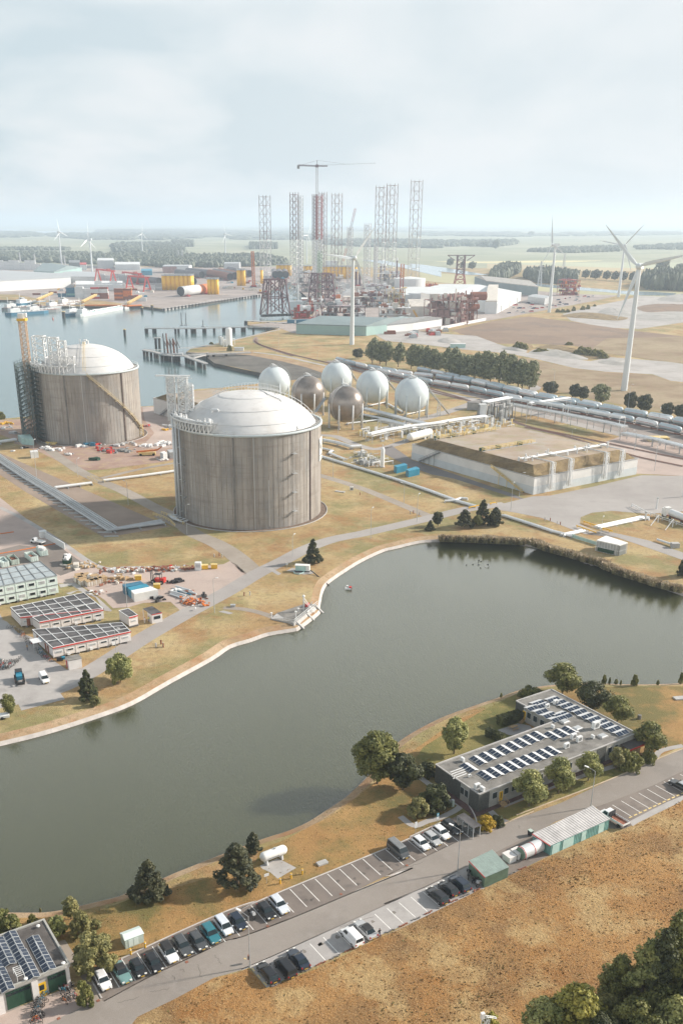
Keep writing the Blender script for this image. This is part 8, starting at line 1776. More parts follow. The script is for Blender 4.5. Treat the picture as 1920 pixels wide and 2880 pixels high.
# far plain: fields, canals, woods
FM={}
def field(k,s,c,layer=3,nm='field'):
 key=tuple(c);FM.setdefault(key,layered('field_tone_%d' % len(FM),[(.003,3,.35,.65,(tuple(x*.9 for x in c),tuple(min(1,x*1.1) for x in c)),1)],bump=0));sheet(nm,PP(k,s),FM[key],layer)
field('A1','0,275 1350,275 1568,290 1568,330 1000,330 0,325',(.44,.42,.26),4);field('A1','-800,330 1568,335 1568,375 -800,375',(.30,.32,.17),3)
field('A2','150,285 1568,280 1568,330 100,330',(.38,.37,.21),4);field('A2','280,365 1568,360 1568,420 230,395',(.42,.45,.27),5);field('A3','800,760 1568,760 1568,830 780,800',(.42,.43,.27),4)
field('A4','0,150 1568,150 2200,160 2200,330 1100,335 400,300 0,280',(.42,.44,.30),3);field('A4','80,287 400,288 1000,276 1090,284 900,292 300,298',(.62,.55,.30),6);field('A4','640,145 1100,140 1568,150 1568,160 700,160',(.55,.52,.36),5);field('A4','0,215 600,225 1568,235 1568,262 500,255 0,250',(.46,.46,.34),5);field('A4','400,300 700,310 1150,325 1568,330 1568,345 900,345 400,330',(.48,.40,.24),6)
field('A4','0,350 420,380 600,420 1000,455 1568,470 1568,500 900,480 300,430 0,400',(.40,.38,.22),4)
CW=watermat('canal_water',(.30,.38,.42),.02,.1)
def canal(k,s):sheet('canal_water',PP(k,s),CW,8)
canal('A4','-60,300 0,305 150,325 300,350 410,368 300,368 100,345 -60,325');canal('A4','560,415 760,425 940,440 1200,462 1400,470 1530,478 1500,492 1300,490 1100,470 930,458 740,440');canal('A3','820,815 1000,830 1250,880 1568,945 1568,985 1250,910 1000,860 820,835')
canal('A1','300,165 700,168 950,170 900,185 960,195 700,210 420,200 400,215 330,185');canal('A1','-400,140 150,145 300,165 -400,165');canal('A2','150,195 330,198 330,210 150,205');canal('A2','410,195 740,190 700,200 560,212 420,207');canal('A2','0,195 30,198 20,210 0,210')
def wood(k,s,h,label,seed,dens=1.0,leaf='leaf_far',layer=0):
 "one far wood: many small crowns inside an outline"
 poly=PP(k,s);r_=random.Random(seed);x0,x1=min(p[0] for p in poly),max(p[0] for p in poly);y0,y1=min(p[1] for p in poly),max(p[1] for p in poly);area=abs(poly_area(poly));sz=max(7,math.sqrt(area/700/dens)*.8);n=int(min(1500,area/(sz*sz)*dens));b=MB();i=0;tr=0
 while i<n and tr<n*60:
  tr+=1;p=(r_.uniform(x0,x1),r_.uniform(y0,y1))
  if not inside(p,poly):continue
  i+=1;hh=h*r_.uniform(.6,1.1);w_=sz*r_.uniform(.45,.8);k0=len(b.v)
  b.lathe([(w_*.5,0),(w_*.95,hh*.35),(w_*.85,hh*.7),(w_*.35,hh*.95),(.1,hh)],(*p,0),n=6)
  b.v[k0:]=[(x+r_.uniform(-.12,.12)*w_,y+r_.uniform(-.12,.12)*w_,z*r_.uniform(.9,1.1)) for x,y,z in b.v[k0:]]
 stuff(b.build('far_wood',M(leaf)),label,'woodland')
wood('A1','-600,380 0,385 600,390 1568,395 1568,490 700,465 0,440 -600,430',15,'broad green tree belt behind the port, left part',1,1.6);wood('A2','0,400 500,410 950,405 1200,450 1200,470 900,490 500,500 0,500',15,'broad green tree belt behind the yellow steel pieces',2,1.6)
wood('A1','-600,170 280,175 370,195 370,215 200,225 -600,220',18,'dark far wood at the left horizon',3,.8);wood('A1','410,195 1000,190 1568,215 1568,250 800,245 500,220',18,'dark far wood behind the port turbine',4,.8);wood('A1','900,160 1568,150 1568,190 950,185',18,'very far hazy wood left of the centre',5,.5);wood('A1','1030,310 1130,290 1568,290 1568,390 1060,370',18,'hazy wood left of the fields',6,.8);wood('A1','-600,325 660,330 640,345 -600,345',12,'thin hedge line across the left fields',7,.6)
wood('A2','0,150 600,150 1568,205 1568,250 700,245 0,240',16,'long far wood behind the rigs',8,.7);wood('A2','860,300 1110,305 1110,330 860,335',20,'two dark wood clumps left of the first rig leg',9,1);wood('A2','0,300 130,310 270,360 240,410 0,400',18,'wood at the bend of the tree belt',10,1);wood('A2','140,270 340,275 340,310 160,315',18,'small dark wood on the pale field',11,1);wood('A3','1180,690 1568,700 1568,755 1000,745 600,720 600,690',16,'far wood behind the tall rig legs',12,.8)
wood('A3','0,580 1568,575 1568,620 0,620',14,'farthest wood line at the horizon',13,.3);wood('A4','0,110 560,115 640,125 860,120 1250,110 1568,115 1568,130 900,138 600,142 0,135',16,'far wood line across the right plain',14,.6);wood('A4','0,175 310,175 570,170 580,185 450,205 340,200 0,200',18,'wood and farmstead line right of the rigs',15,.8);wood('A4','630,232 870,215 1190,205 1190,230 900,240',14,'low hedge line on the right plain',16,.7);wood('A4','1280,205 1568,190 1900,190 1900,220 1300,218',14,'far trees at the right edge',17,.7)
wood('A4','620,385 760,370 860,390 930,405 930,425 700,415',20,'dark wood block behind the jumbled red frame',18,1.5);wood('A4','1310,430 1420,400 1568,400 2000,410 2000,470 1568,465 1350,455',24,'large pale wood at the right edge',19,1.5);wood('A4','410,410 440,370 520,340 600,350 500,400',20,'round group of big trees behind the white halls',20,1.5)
for i,(x,y,yt,w_) in enumerate(((180,315,270,45),(310,335,290,50),(255,330,285,30),(560,375,325,55),(640,378,328,60),(720,375,332,50),(780,378,335,50),(850,382,335,60),(920,386,335,60),(985,390,338,50),(1045,395,338,70),(1110,398,345,50),(1160,402,348,50),(1210,405,350,50),(1265,408,352,50),(1340,410,350,60),(1400,412,350,60),(1460,415,352,60),(1520,418,355,60),(450,215,160,45),(380,205,165,60),(660,135,108,40),(1440,335,275,80),(1550,330,300,60),(430,365,330,30))):
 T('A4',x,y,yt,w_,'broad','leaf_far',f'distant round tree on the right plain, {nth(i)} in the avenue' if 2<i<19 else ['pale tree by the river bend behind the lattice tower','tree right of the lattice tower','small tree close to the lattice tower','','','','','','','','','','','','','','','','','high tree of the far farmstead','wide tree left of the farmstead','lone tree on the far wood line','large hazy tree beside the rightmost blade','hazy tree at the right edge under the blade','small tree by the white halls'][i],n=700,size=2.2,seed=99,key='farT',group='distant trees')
for i,(x,y,yt,w_) in enumerate(((820,590,570,30),(850,590,570,30),(915,582,555,25),(970,575,552,30),(1000,572,545,25),(1040,555,542,20),(880,590,572,30))):T('A4',x,y,yt,w_,'bush','leaf_olive',f'round bush at the edge of the sand works, {nth(i)} of seven',key='scrub',group='bushes by the sand works')
for k,x,yb,yt,lb in (('A1',572,475,380,'faint lattice pylon left of the port turbine'),('A1',600,478,385,'faint lattice pylon right beside the first'),('A2',205,430,335,'lattice pylon in the tree belt, left'),('A2',240,430,335,'lattice pylon in the tree belt, right'),('A4',712,425,285,'hazy pylon left of the field turbine'),('A4',855,330,240,'hazy pylon on the pale fields'),('A1',190,455,360,'thin mast behind the white stacks, left'),('A1',325,460,370,'thin mast behind the white stacks, right')):
 X,Y=P(k,x,yb);h=HT(k,0,yt,X,Y);t2=thing('power_pylon',lb,'pylon',(X,Y));b=MB();lattice(b,(0,0,0),(0,0,h),h*.16,h*.03,h*.12,.7,.4);b.build('lattice_body',M('rig_pale'),t2);b=MB()
 for z in (.62,.78,.92):b.bar((-h*.16,0,h*z),(h*.16,0,h*z),.6)
 b.build('crossarm',M('rig_pale'),t2)
# laydown yard and site cabins, left
def cabins(roofpts,k,h,wallm,roofm,trim,label,nu,nv,lines=True,floors=1,name='site_cabins'):
 "roofpts: far left, near left, near right, far right of the roof"
 A_,B_,C_,D_=[P(k,*q,h) for q in roofpts];t2=thing(name,label,'cabins');b=MB();b.prism([B_,C_,D_,A_],.45,h-.05);b.build('wall',M(wallm),t2);b=MB()
 for i in range(8):
  for e,f in ((B_,C_),(A_,D_)):p=lerp(e,f,(i+.5)/8);b.box((*p,.22),(.5,.5,.45))
 b.build('foot_block',M('concrete_dark'),t2)
 b=MB();b.prism([lerp(q,lerp(A_,C_,.5),-.02) for q in (B_,C_,D_,A_)],h-.02,h+.1);b.build('roof',M(roofm),t2)
 b=MB();z=h+.16
 for i in range(nu+1):f=i/nu;b.bar((*lerp(B_,C_,f),z),(*lerp(A_,D_,f),z),.16)
 for j in range(nv+1):f=j/nv;b.bar((*lerp(B_,A_,f),z),(*lerp(C_,D_,f),z),.16)
 b.build('roof_joint',M('white_steel' if lines else 'galv_dark'),t2)
 if trim:b=MB();b.bar((*loc2(B_,0,-.15,ang(B_,C_)),h),(*loc2(C_,0,-.15,ang(B_,C_)),h),.28);b.bar((*lerp(C_,D_,0),h),(*lerp(C_,D_,1),h),.2);b.build('roof_edge',M(trim),t2)
 a=ang(B_,C_);L_=dist(B_,C_)
 for fl in range(floors):
  for i in range(nu):
   zc=(fl+.5)*h/floors+.25;c=loc2(B_,L_*(i+.5)/nu,-.02,a);q=MB();q.box((*c,zc),(L_/nu*.62,.1,.55 if floors==1 else .95),a);f_=q.build('window',M('white_steel'),t2);q=MB();q.box((*loc2(c,0,-.04,a),zc),(L_/nu*.5,.1,.38 if floors==1 else .75),a);q.build('pane',M('car_glass' if (i+fl) % 3 else 'galv'),f_)
   q=MB();c=loc2(B_,L_*i/nu,-.03,a);q.box((*c,(fl+.5)*h/floors+.2),(.18,.12,h/floors-.3),a);q.build('joint_post',M(wallm),t2)
 for i in range(1,nu,2):c=loc2(B_,L_*(i+.3)/nu,-.35,a);q=MB();q.box((*c,.8),(.8,.4,.6),a);q.build('outdoor_unit',M('white_steel'),t2)
 return t2,(A_,B_,C_,D_)
t2,(A_,B_,C_,D_)=cabins([(302,105),(487,272),(1200,120),(1120,40)],'C2',3.0,'cabin_white','felt','red','near row of white portable cabins with dark felt roofs and a red edge',7,3)
a=ang(B_,A_)
for v in (3.5,5.2,11):c=loc2(B_,v,.05,a);b=MB();b.box((*c,1.5),(.95,.12,2.1),a);b.build('door',M('rust'),t2)
b=MB();p=lerp(C_,D_,.45);b.box((*p,1.5),(1.0,.25,2.1),ang(C_,D_));d=b.build('door',M('red'),t2);d['label']='bright red door'
cabins([(1095,845),(1185,905),(1265,885),(1180,825)],'C1',3.0,'cabin_white','felt','red','rear right wing of the near white cabins with a red door',1,1)
t2,(A_,B_,C_,D_)=cabins([(100,815),(190,905),(950,825),(770,680)],'C1',3.0,'cabin_white','felt','red','rear row of white portable cabins with dark felt roofs',7,3)
b=MB();b.box((*loc2(B_,2,-.05,ang(B_,C_)),1.5),(.95,.15,2.1),ang(B_,C_));b.build('door',M('rust'),t2);b=MB();b.box((*lerp(C_,D_,.2),1.5),(1,.2,2.1),ang(C_,D_));d=b.build('door',M('red'),t2);d['label']='red door with window'
cabins([(300,905),(365,950),(950,835),(880,770)],'C1',2.98,'cabin_white','felt','red','front strip of the rear white cabins stepping forward',6,1)
t2,(A_,B_,C_,D_)=cabins([(-160,500),(0-155,650),(525,520),(370,392)],'C1',5.8,'mint','roof_metal',None,'two storey pale green office cabins with grey panel roof',7,3,lines=False,floors=2,name='office_cabins')
b=MB();b.box((*lerp(B_,C_,.5),3.1),(dist(B_,C_),.3,.18),ang(B_,C_));b.build('storey_band',M('galv_dark'),t2)
for z in (2.0,4.6):
 for f in (.25,.6):b=MB();b.box((*lerp(C_,D_,f),z),(.8,.2,.8),ang(C_,D_));b.build('window',M('car_glass'),t2)
A_,B_,C_,D_=[P('C1',*q,2.6) for q in ((1315,825),(1395,882),(1490,862),(1400,802))];t2=thing('smoking_shelter','small white booth with dark roof and open side on the grass','shelter');b=MB();b.prism([lerp(A_,B_,.5),B_,C_,lerp(D_,C_,.5)],0,2.6);b.build('wall',M('cabin_white'),t2);b=MB();b.prism([A_,B_,C_,D_],2.6,2.75);b.build('roof',M('felt'),t2);b=MB();b.bar((*B_,2.65),(*C_,2.65),.2);b.build('roof_edge',M('red'),t2)
b=MB();b.bar((*A_,0),(*A_,2.6),.15).bar((*D_,0),(*D_,2.6),.15);b.build('post',M('white_steel'),t2);b=MB();b.box((*lerp(B_,C_,.5),1.6),(1.9,.16,.9),ang(B_,C_));b.build('window',M('car_glass'),t2)
A_,B_,C_,D_=[P('C2',*q,2.5) for q in ((600,355),(630,390),(750,365),(720,330))];t2=thing('utility_shed','small plain white shed with a brown roof at the cabin corner','shed');b=MB();b.prism([A_,B_,C_,D_],0,2.5);b.build('wall',M('cabin_white'),t2);b=MB();b.prism([lerp(q,lerp(A_,C_,.5),-.06) for q in (A_,B_,C_,D_)],2.5,2.65);b.build('roof',M('roof_gravel'),t2);b=MB();b.box((*lerp(A_,B_,.4),1.1),(.9,.15,2),ang(A_,B_));b.build('door',M('red'),t2)
X,Y=P('C2',345,200,2.8);t2=thing('entrance_canopy','light frame canopy with a milky roof at the left cabin entrance','canopy',(X,Y),TH);b=MB()
for dx in (-1.4,1.4):
 for dy in (-1.3,1.3):b.bar((dx,dy,0),(dx,dy,2.8),.1)
b.build('frame',M('galv'),t2);b=MB();b.box((0,0,2.85),(3.2,3.0,.1));b.build('roof',M('deflector'),t2)
X,Y=P('C2',555,385);t2=thing('parked_scooter','dark car sized moped pair with a blue cover at the cabin corner','moped',(X,Y),.2);b=MB();b.box((0,0,.55),(1.6,.9,.8));b.build('dark_body',M('black_trim'),t2);b=MB();b.box((.9,0,.7),(.9,.9,.6));b.build('cover',M('blue_bright'),t2)
def cont(k,roof,h,mat,label,ribs=True,end=None):
 A_,B_,C_,D_=[P(k,*q,h) for q in roof];t2=thing('shipping_container',label,'container');b=MB();b.prism([A_,B_,C_,D_],0,h);b.build('box_body',M(mat),t2);b=MB()
 n=max(3,int(dist(B_,C_)/.35))
 for i in range(n+1):b.box((*lerp(B_,C_,i/n),h/2),(.12,.1,h-.3),ang(B_,C_))
 b.build('side_rib',M(mat),t2);b=MB();n=max(2,int(dist(A_,B_)/.6))
 for i in range(1,n):b.box((*lerp(A_,B_,i/n),h/2),(.06,.08,h-.3),ang(A_,B_))
 b.build('door_bar',M(end or 'galv'),t2)
cont('C1',[(1125,600),(1150,625),(1330,595),(1290,568)],2.6,'blue_steel','dark blue container at the back of the three');cont('C1',[(1172,628),(1205,655),(1372,615),(1340,592)],2.6,'blue_bright','bright blue container in the middle of the three');cont('C1',[(1205,655),(1235,688),(1450,645),(1385,618)],2.6,'white_paint','white container in front of the blue ones')
cont('B4',[(637,418),(660,430),(740,410),(720,398)],2.9,'blue_bright','blue container left on the lawn by the bunker');cont('B4',[(730,448),(755,460),(838,440),(812,425)],2.9,'blue_bright','blue container right on the lawn by the bunker')
cont('B6',[(255,82),(262,95),(325,88),(318,75)],3,'white_steel','white box container left below the scaffolding');cont('B6',[(1358,95),(1385,108),(1418,100),(1395,85)],3,'white_steel','white cabin with a blue end on the dirt');cont('B6',[(1416,75),(1440,98),(1500,92),(1495,68)],3,'galv','grey container close to the near tank')
def skip(k,x,y,rz,mat,fill,label,L_=6.0):
 X,Y=P(k,x,y,.8);t2=thing('roll_off_skip',label,'skip',(X,Y),rz,'skips in the laydown yard');w_,h=1.2,1.7;b=MB()
 b.box((0,0,.3),(L_,2.3,.2)).box((0,-w_,h/2+.2),(L_,.1,h)).box((0,w_,h/2+.2),(L_,.1,h)).box((-L_/2,0,h/2+.2),(.1,2.3,h)).box((L_/2,0,h/2+.2),(.1,2.3,h));b.build('tub',M(mat),t2);b=MB()
 for i in range(9):
  for s in (-1,1):b.box((-L_/2+.3+i*(L_-.6)/8,s*(w_+.08),h/2+.2),(.12,.1,h))
 for y_ in (-.7,0,.7):b.box((L_/2+.08,y_,h/2+.2),(.1,.12,h))
 b.build('rib',M(mat),t2);b=MB();r_=random.Random(int(x));
 for _ in range(26):b.box((r_.uniform(-.42,.42)*L_,r_.uniform(-.7,.7),(1.9 if fill=='bag_white' else .6)+r_.uniform(-.2,.3)),(r_.uniform(.4,1.1),)*3,r_.random()*3)
 b.build('contents',M(fill),t2)
skip('C1',30,400,rad(-58),'mint','mint','pale green skip cut by the left edge behind the office cabins');skip('C1',122,378,rad(-58),'shed_roof_green','rust','green skip with brown load, second from the left');skip('C1',292,350,rad(-55),'mint','rust','pale green skip with rusty inside');skip('C1',390,298,rad(-62),'mint','bag_white','pale green skip heaped with white bags')
skip('C1',620,385,rad(-80),'dark_green','bag_white','black green skip with white waste beside the crates',5.5)
X,Y=P('C1',400,165);t2=thing('tank_container','small white cube tank behind the flatbed truck','tank',(X,Y),TH);b=MB();b.box((0,0,1.1),(2.2,1.8,2.2));b.build('tank_body',M('white_paint'),t2);b=MB();b.box((0,0,2.25),(2.4,2,.12));b.build('lid',M('white_steel'),t2)
p,q=P('C1',415,170),P('C1',600,278);m=lerp(p,q,.5);t2=thing('panel_wall','row of low white wall panels ending at the yard corner','wall',(*m,0),ang(p,q))
n=8
for i in range(n):b=MB();b.box((-dist(p,q)/2+dist(p,q)*(i+.5)/n,0,1.1),(dist(p,q)/n-.08,.3,2.2));b.build('panel',M('hall_white'),t2)
def heap(name,label,cat,k,x,y,items,seed,spread=2.0,rz=0):
 X,Y=P(k,x,y);t2=thing(name,label,cat,(X,Y),rz);r_=random.Random(seed)
 for nm,m_,n_,s_ in items:
  b=MB()
  for _ in range(n_):
   px,py,pz=r_.gauss(0,spread*.5),r_.gauss(0,spread*.35),r_.uniform(.1,.7);
   if r_.random()<.7:b.box((px,py,pz),(s_*r_.uniform(.6,1.8),s_*r_.uniform(.5,1.1),s_*r_.uniform(.4,1)),r_.random()*3)
   else:b.cyl((px,py,pz),(px+s_*r_.uniform(-2,2),py+s_,pz),s_*.25,n=8)
  b.build(nm,M(m_),t2)
i=0
for (x,y) in ((725,572),(760,575),(765,600),(790,548),(830,610),(868,598),(905,590),(945,575),(870,560),(735,550)):
 X,Y=P('C1',x,y);w_=i % 4==3;t2=thing('wooden_crate',f'pale wooden crate in the cluster behind the rear cabins, {nth(i)} counted from the left','crate',(X,Y),TH,'wooden crates');b=MB();b.box((0,0,.85),(2.4,2.0,1.5));b.build('box_side',M('module_cream' if not w_ else 'wood'),t2);b=MB();b.box((0,0,1.64),(2.55,2.1,.1)).box((0,-1.02,.85),(.15,.06,1.5)).box((-.9,-1.02,.85),(.15,.06,1.5)).box((.9,-1.02,.85),(.15,.06,1.5));b.build('batten',M('wood'),t2);i+=1
X,Y=P('C1',832,552);t2=thing('coil_bag','round white bale among the wooden crates','bale',(X,Y));b=MB();b.ball((0,0,.9),1.1,10,sz=.85);b.build('bale',M('bag_white'),t2)
heap('broken_crates','pile of broken pinkish wooden crates beside the dark skip','crates','C1',700,440,[('board','wood',26,.9),('crate_side','module_cream',12,1.6)],3,4);heap('broken_crates','loose boards right of the broken crates pile','boards','C1',775,430,[('board','wood',22,.8),('scrap','module_cream',8,.8)],4,4)
heap('pallet_stack','stack of brown pallets behind the blue containers','pallets','C1',1105,555,[('pallet','wood',20,1.2),('wrap','bag_white',4,.8)],5,3);heap('waste_pile','small litter heap between cabins and containers','litter','C1',885,680,[('scrap','bag_white',9,.6),('scrap_dark','rust',5,.6)],6,3);heap('waste_pile','flat litter strip behind the crates','litter','C1',1050,590,[('scrap','rust',9,.7),('scrap_pale','module_cream',8,.6)],7,4)
sp=[(985,478,'rust'),(1020,476,'bag_white'),(1065,480,'galv'),(1145,472,'wood'),(1165,482,'bag_white'),(1215,475,'rust'),(1250,478,'module_cream'),(1300,476,'bag_white'),(1355,470,'wood'),(1390,468,'rust'),(1435,462,'rust'),(1490,458,'rust'),(1530,456,'red')]
for j,(x,y,m_) in enumerate(sp):heap('scrap_heap',f"{dict(rust='rusty',bag_white='white',galv='grey',wood='brown',module_cream='beige',red='red')[m_]} scrap heap in the line along the yard road, {nth(j)} from the left",'scrap heap','C1',x,y,[('scrap',m_,9,.7),('scrap_mixed','rust' if j % 2 else 'bag_white',4,.6)],20+j,2.6)
for j,(x,y,m_,lb) in enumerate(((105,395,'rust','rusty frame pile in the yard row left of the booth'),(150,393,'rust','brown frame pile next in the yard row'),(215,398,'module_cream','beige scrap next to the brown frames'),(275,402,'galv','grey scrap in the middle of the yard row'),(325,390,'wood','brown crate left of the pallet tower'),(395,390,'rust','tall brown pallet tower'))):heap('scrap_heap',lb,'scrap heap','C3',x,y,[('scrap',m_,12,.8),('frame','rust',6,.7)],50+j,2.4)
X,Y=P('C3',443,400);t2=thing('chemical_cabinet','tall pale cabinet on the yard edge left of the yellow bins','cabinet',(X,Y));b=MB();b.box((0,0,1.3),(2,1.6,2.6));b.build('casing',M('white_steel'),t2);b=MB();b.box((0,-.83,1.6),(1.4,.06,1));b.build('label_plate',M('galv'),t2)
for k,x,y,lb in (('C3',495,393,'yellow bin left of the pair on the yard edge'),('C3',568,388,'yellow bin right of the pair on the yard edge'),('C3',118,545,'yellow bin below the red forklift'),('C1',1272,558,'yellow bin behind the blue containers')):
 X,Y=P(k,x,y);t2=thing('yellow_bin',lb,'bin',(X,Y),.1,'yellow bins');b=MB();b.box((0,0,.75),(1.9,1.3,1.3),tp=1.1);b.build('bin_body',M('yellow'),t2);b=MB();b.box((0,0,1.45),(2.1,1.45,.1));b.build('lid',M('pale_yellow'),t2)
def forklift(k,x,y,rz,body,label,s=1.0,name='forklift'):
 X,Y=P(k,x,y);t2=thing(name,label,name.replace('_',' '),(X,Y),rz);b=MB();b.box((-.6*s,0,1.0*s),(2.4*s,1.5*s,.9*s)).box((-1.7*s,0,1.1*s),(.8*s,1.6*s,1.2*s));b.build('body',M(body),t2)
 b=MB()
 for dx in (-.9,.7):
  for dy in (-.7,.7):b.bar((dx*s,dy*s,1.2*s),(dx*s,dy*s,2.6*s),.12*s)
 b.box((-.1*s,0,2.65*s),(1.8*s,1.5*s,.1));b.build('cab_frame',M('black_trim'),t2)
 if name=='forklift':b=MB();b.bar((1.7*s,-.5*s,.2),(1.7*s,-.5*s,3.6*s),.2).bar((1.7*s,.5*s,.2),(1.7*s,.5*s,3.6*s),.2).bar((1.7*s,-.5*s,3.4*s),(1.7*s,.5*s,3.4*s),.2).box((2.3*s,-.4,.2),(1.3*s,.15,.08)).box((2.3*s,.4,.2),(1.3*s,.15,.08));b.build('mast',M('black_trim'),t2)
 else:b=MB();b.bar((1.6*s,-.5*s,.8*s),(2.5*s,-.5*s,.7*s),.2).bar((1.6*s,.5*s,.8*s),(2.5*s,.5*s,.7*s),.2).box((2.6*s,0,.6*s),(.2,1.8*s,.6*s));b.build('loader',M('black_trim'),t2)
 for dx,rr in ((1.0,.62),(-1.4,.55)):
  for s_ in (-1,1):b=MB();b.cyl((dx*s,s_*.65*s,rr*s),(dx*s,s_*1.05*s,rr*s),rr*s,n=14);w_=b.build('wheel',M('tyre'),t2);b=MB();b.cyl((dx*s,s_*.64*s,rr*s),(dx*s,s_*1.07*s,rr*s),rr*s*.5,n=10);b.build('rim',M('rim' if body=='red' else 'orange'),w_)
forklift('C3',125,505,rad(165),'red','red rough terrain forklift with a black mast beside the containers',1.15);forklift('C2',185,575,rad(-70),'blue_bright','bright blue tractor beside the white van',1.1,'tractor')
heap('machine_parts','dark machine parts on the yard right of the forklift','machine parts','C3',232,500,[('part','black_trim',9,.6)],71,1.6);heap('machine_parts','dark upright drum frame right of the forklift','machine parts','C3',283,497,[('part','cloth_dark',10,1.1)],72,1.2)
heap('scrap_heap','orange red pile of pipe fittings by the pipe bundles','scrap heap','C3',400,655,[('fitting','orange',30,.6),('fitting_rusty','rust',26,.6),('fitting_pale','white_steel',8,.5)],73,5.0);heap('scrap_heap','dark round coil on the yard edge','coil','C3',488,612,[('coil','black_trim',7,.7)],74,1.0);heap('scrap_heap','red machine behind the pipe bundles','machine','C3',365,575,[('part','rust',9,.7),('part_dark','black_trim',3,.6)],75,1.4)
r_=random.Random(9);a_,c_=P('C3',205,612),P('C3',345,655)
for j in range(9):
 X,Y=lerp(a_,c_,.1+.03*j);X+=r_.uniform(-.5,.8);Y+=j*.9;L_=r_.uniform(5,8.5);rz_=ang(a_,c_)+r_.uniform(-.05,.05);o_=MB().cyl((-L_/2,0,.3+.18*(j % 3)),(L_/2,0,.3+.18*(j % 3)),.28,n=9).build('steel_pipe',M('galv' if j % 2 else 'blue_steel' if j==4 else 'alu'),loc=(X+L_/2-1,Y,0),rz=rz_);tag(o_,f'grey steel pipe in the loose bundle behind the orange fittings, {nth(j)} from the front','pipe','steel pipes in the yard')
heap('equipment','white generator box behind the steel pipes','equipment','C3',275,575,[('box','white_steel',4,1.2)],76,1.2);heap('equipment','dark equipment in front of the white container','equipment','C1',1455,735,[('part','black_trim',12,.8),('part_grey','galv_dark',5,.8)],77,3)
dd=[('A5',480,1275,'pale_yellow',2.2,5,'yellow lift platform at the tank foot'),('A5',420,1310,'bag_white',1.6,12,'white bags left on the dirt'),('A5',500,1325,'bag_white',1.4,12,'white bags beside the yellow platform'),('A5',755,1300,'white_steel',2.2,4,'white cube tanks at the tank foot'),('A5',812,1285,'blue_steel',3.0,3,'dark blue container at the tank foot'),('A5',893,1278,'red',2.2,3,'red compressor at the tank foot'),
('A5',940,1320,'red',1.6,9,'red hose reels on the dirt'),('A5',985,1335,'red',2.0,8,'bright red machine pile in the centre of the site'),('A5',1060,1340,'galv_dark',1.8,12,'grey scaffold parts stack, left'),('A5',1130,1335,'galv_dark',1.8,12,'green grey scaffold parts stack, right'),('A5',1040,1290,'white_steel',1.7,5,'white crates behind the scaffold parts'),('A5',1115,1280,'concrete',1.6,6,'concrete blocks row, left end'),
('A5',1200,1270,'concrete',1.6,8,'concrete blocks row, middle'),('A5',1345,1290,'bag_white',1.8,16,'heap of white big bags beside the orange lift'),('A5',1530,1275,'bag_white',1.8,16,'heap of white bags near the grey container'),('A5',860,1415,'dark_green',2.2,5,'dark green skip alone on the grass'),('A5',640,1370,'bag_white',1.2,6,'small white litter pile on brown dirt'),('A5',210,1310,'cloth_dark',1.4,6,'dark litter on the grass left'),
('A5',140,1175,'galv',2.0,5,'grey machine beside the pale hut'),('A5',70,1085,'yellow',1.8,10,'yellow lattice parts on the far left dirt'),('A5',60,1130,'galv',1.6,9,'grey parts on the far left dirt'),('A5',1545,1140,'yellow',1.8,4,'yellow machine at the path right of the tank'),('A5',1345,1110,'red',1.8,4,'dark red machine at the stair foot'),('A5',1480,1420,'bag_white',1.2,5,'small white blocks on the verge'),('A5',100,1340,'white_steel',1.8,2,'small white box on the grass'),('A6',235,955,'white_steel',3.0,4,'white cabin beside the near tank'),('A6',200,1090,'bag_white',1.8,18,'white big bags left of the near tank')]
for j,(k,x,y,m_,s_,n_,lb) in enumerate(dd):heap('site_material',lb,'site material',k,x,y,[('pile',m_,n_,s_*.8),('scrap','galv',3,.7)],100+j,5 if n_>6 else 2.5)
cont('A5',[(165,1185),(200,1215),(310,1225),(280,1180)],3.2,'teal_pale','pale blue hut at the foot of the scaffolding')
X,Y=P('A5',1355,1375);t2=thing('boom_lift','orange telescopic lift on the dirt near the white bags','lift',(X,Y),.1);b=MB();b.box((0,0,1),(8,2.4,1.2));b.build('chassis',M('pale_yellow'),t2);b=MB();b.bar((-5,0,1.8),(5,0,2.6),.7).bar((5,0,2.6),(7,0,4),.5);b.build('boom',M('orange'),t2)
for dx in (-3,3):b=MB();b.cyl((dx,-1.3,.6),(dx,1.3,.6),.6,n=12);b.build('wheel',M('tyre'),t2)
# pump works on the lake shore
A_,B_,C_,D_,E_=[P('C3',*q,.3) for q in ((1015,785),(1195,822),(1380,675),(1300,660),(1060,740))];t2=thing('pump_station','concrete pump platform jutting into the lake','pump station');b=MB();b.prism([A_,B_,C_,D_,E_],-2.5,.3);b.build('platform',M('concrete'),t2);b=MB();b.prism([A_,B_,lerp(B_,E_,.5)],.3,.34);b.prism([lerp(A_,B_,.9),lerp(B_,C_,.95),D_,E_],.31,.35);b.build('deck_surface',M('roof_gravel'),t2)
b=MB();a=ang(B_,C_);L_=dist(B_,C_)
for f in (.12,.55,.95):
 p=loc2(B_,L_*f,0,a);q=loc2(B_,L_*f,-2.4,a);b._a([(*loc2(p,-.3,0,a),.3),(*loc2(q,-.3,0,a),-1.6),(*loc2(p,-.3,0,a),-2.5),(*loc2(p,.3,0,a),.3),(*loc2(q,.3,0,a),-1.6),(*loc2(p,.3,0,a),-2.5)],[(0,1,2),(3,5,4),(0,3,4,1),(1,4,5,2)])
b._a([(*loc2(B_,L_*.08,0,a),.1),(*loc2(B_,L_*.9,0,a),.1),(*loc2(B_,L_*.9,-1.3,a),-1.7),(*loc2(B_,L_*.08,-1.3,a),-1.7)],[(3,2,1,0)]);b.build('apron',M('concrete'),t2)
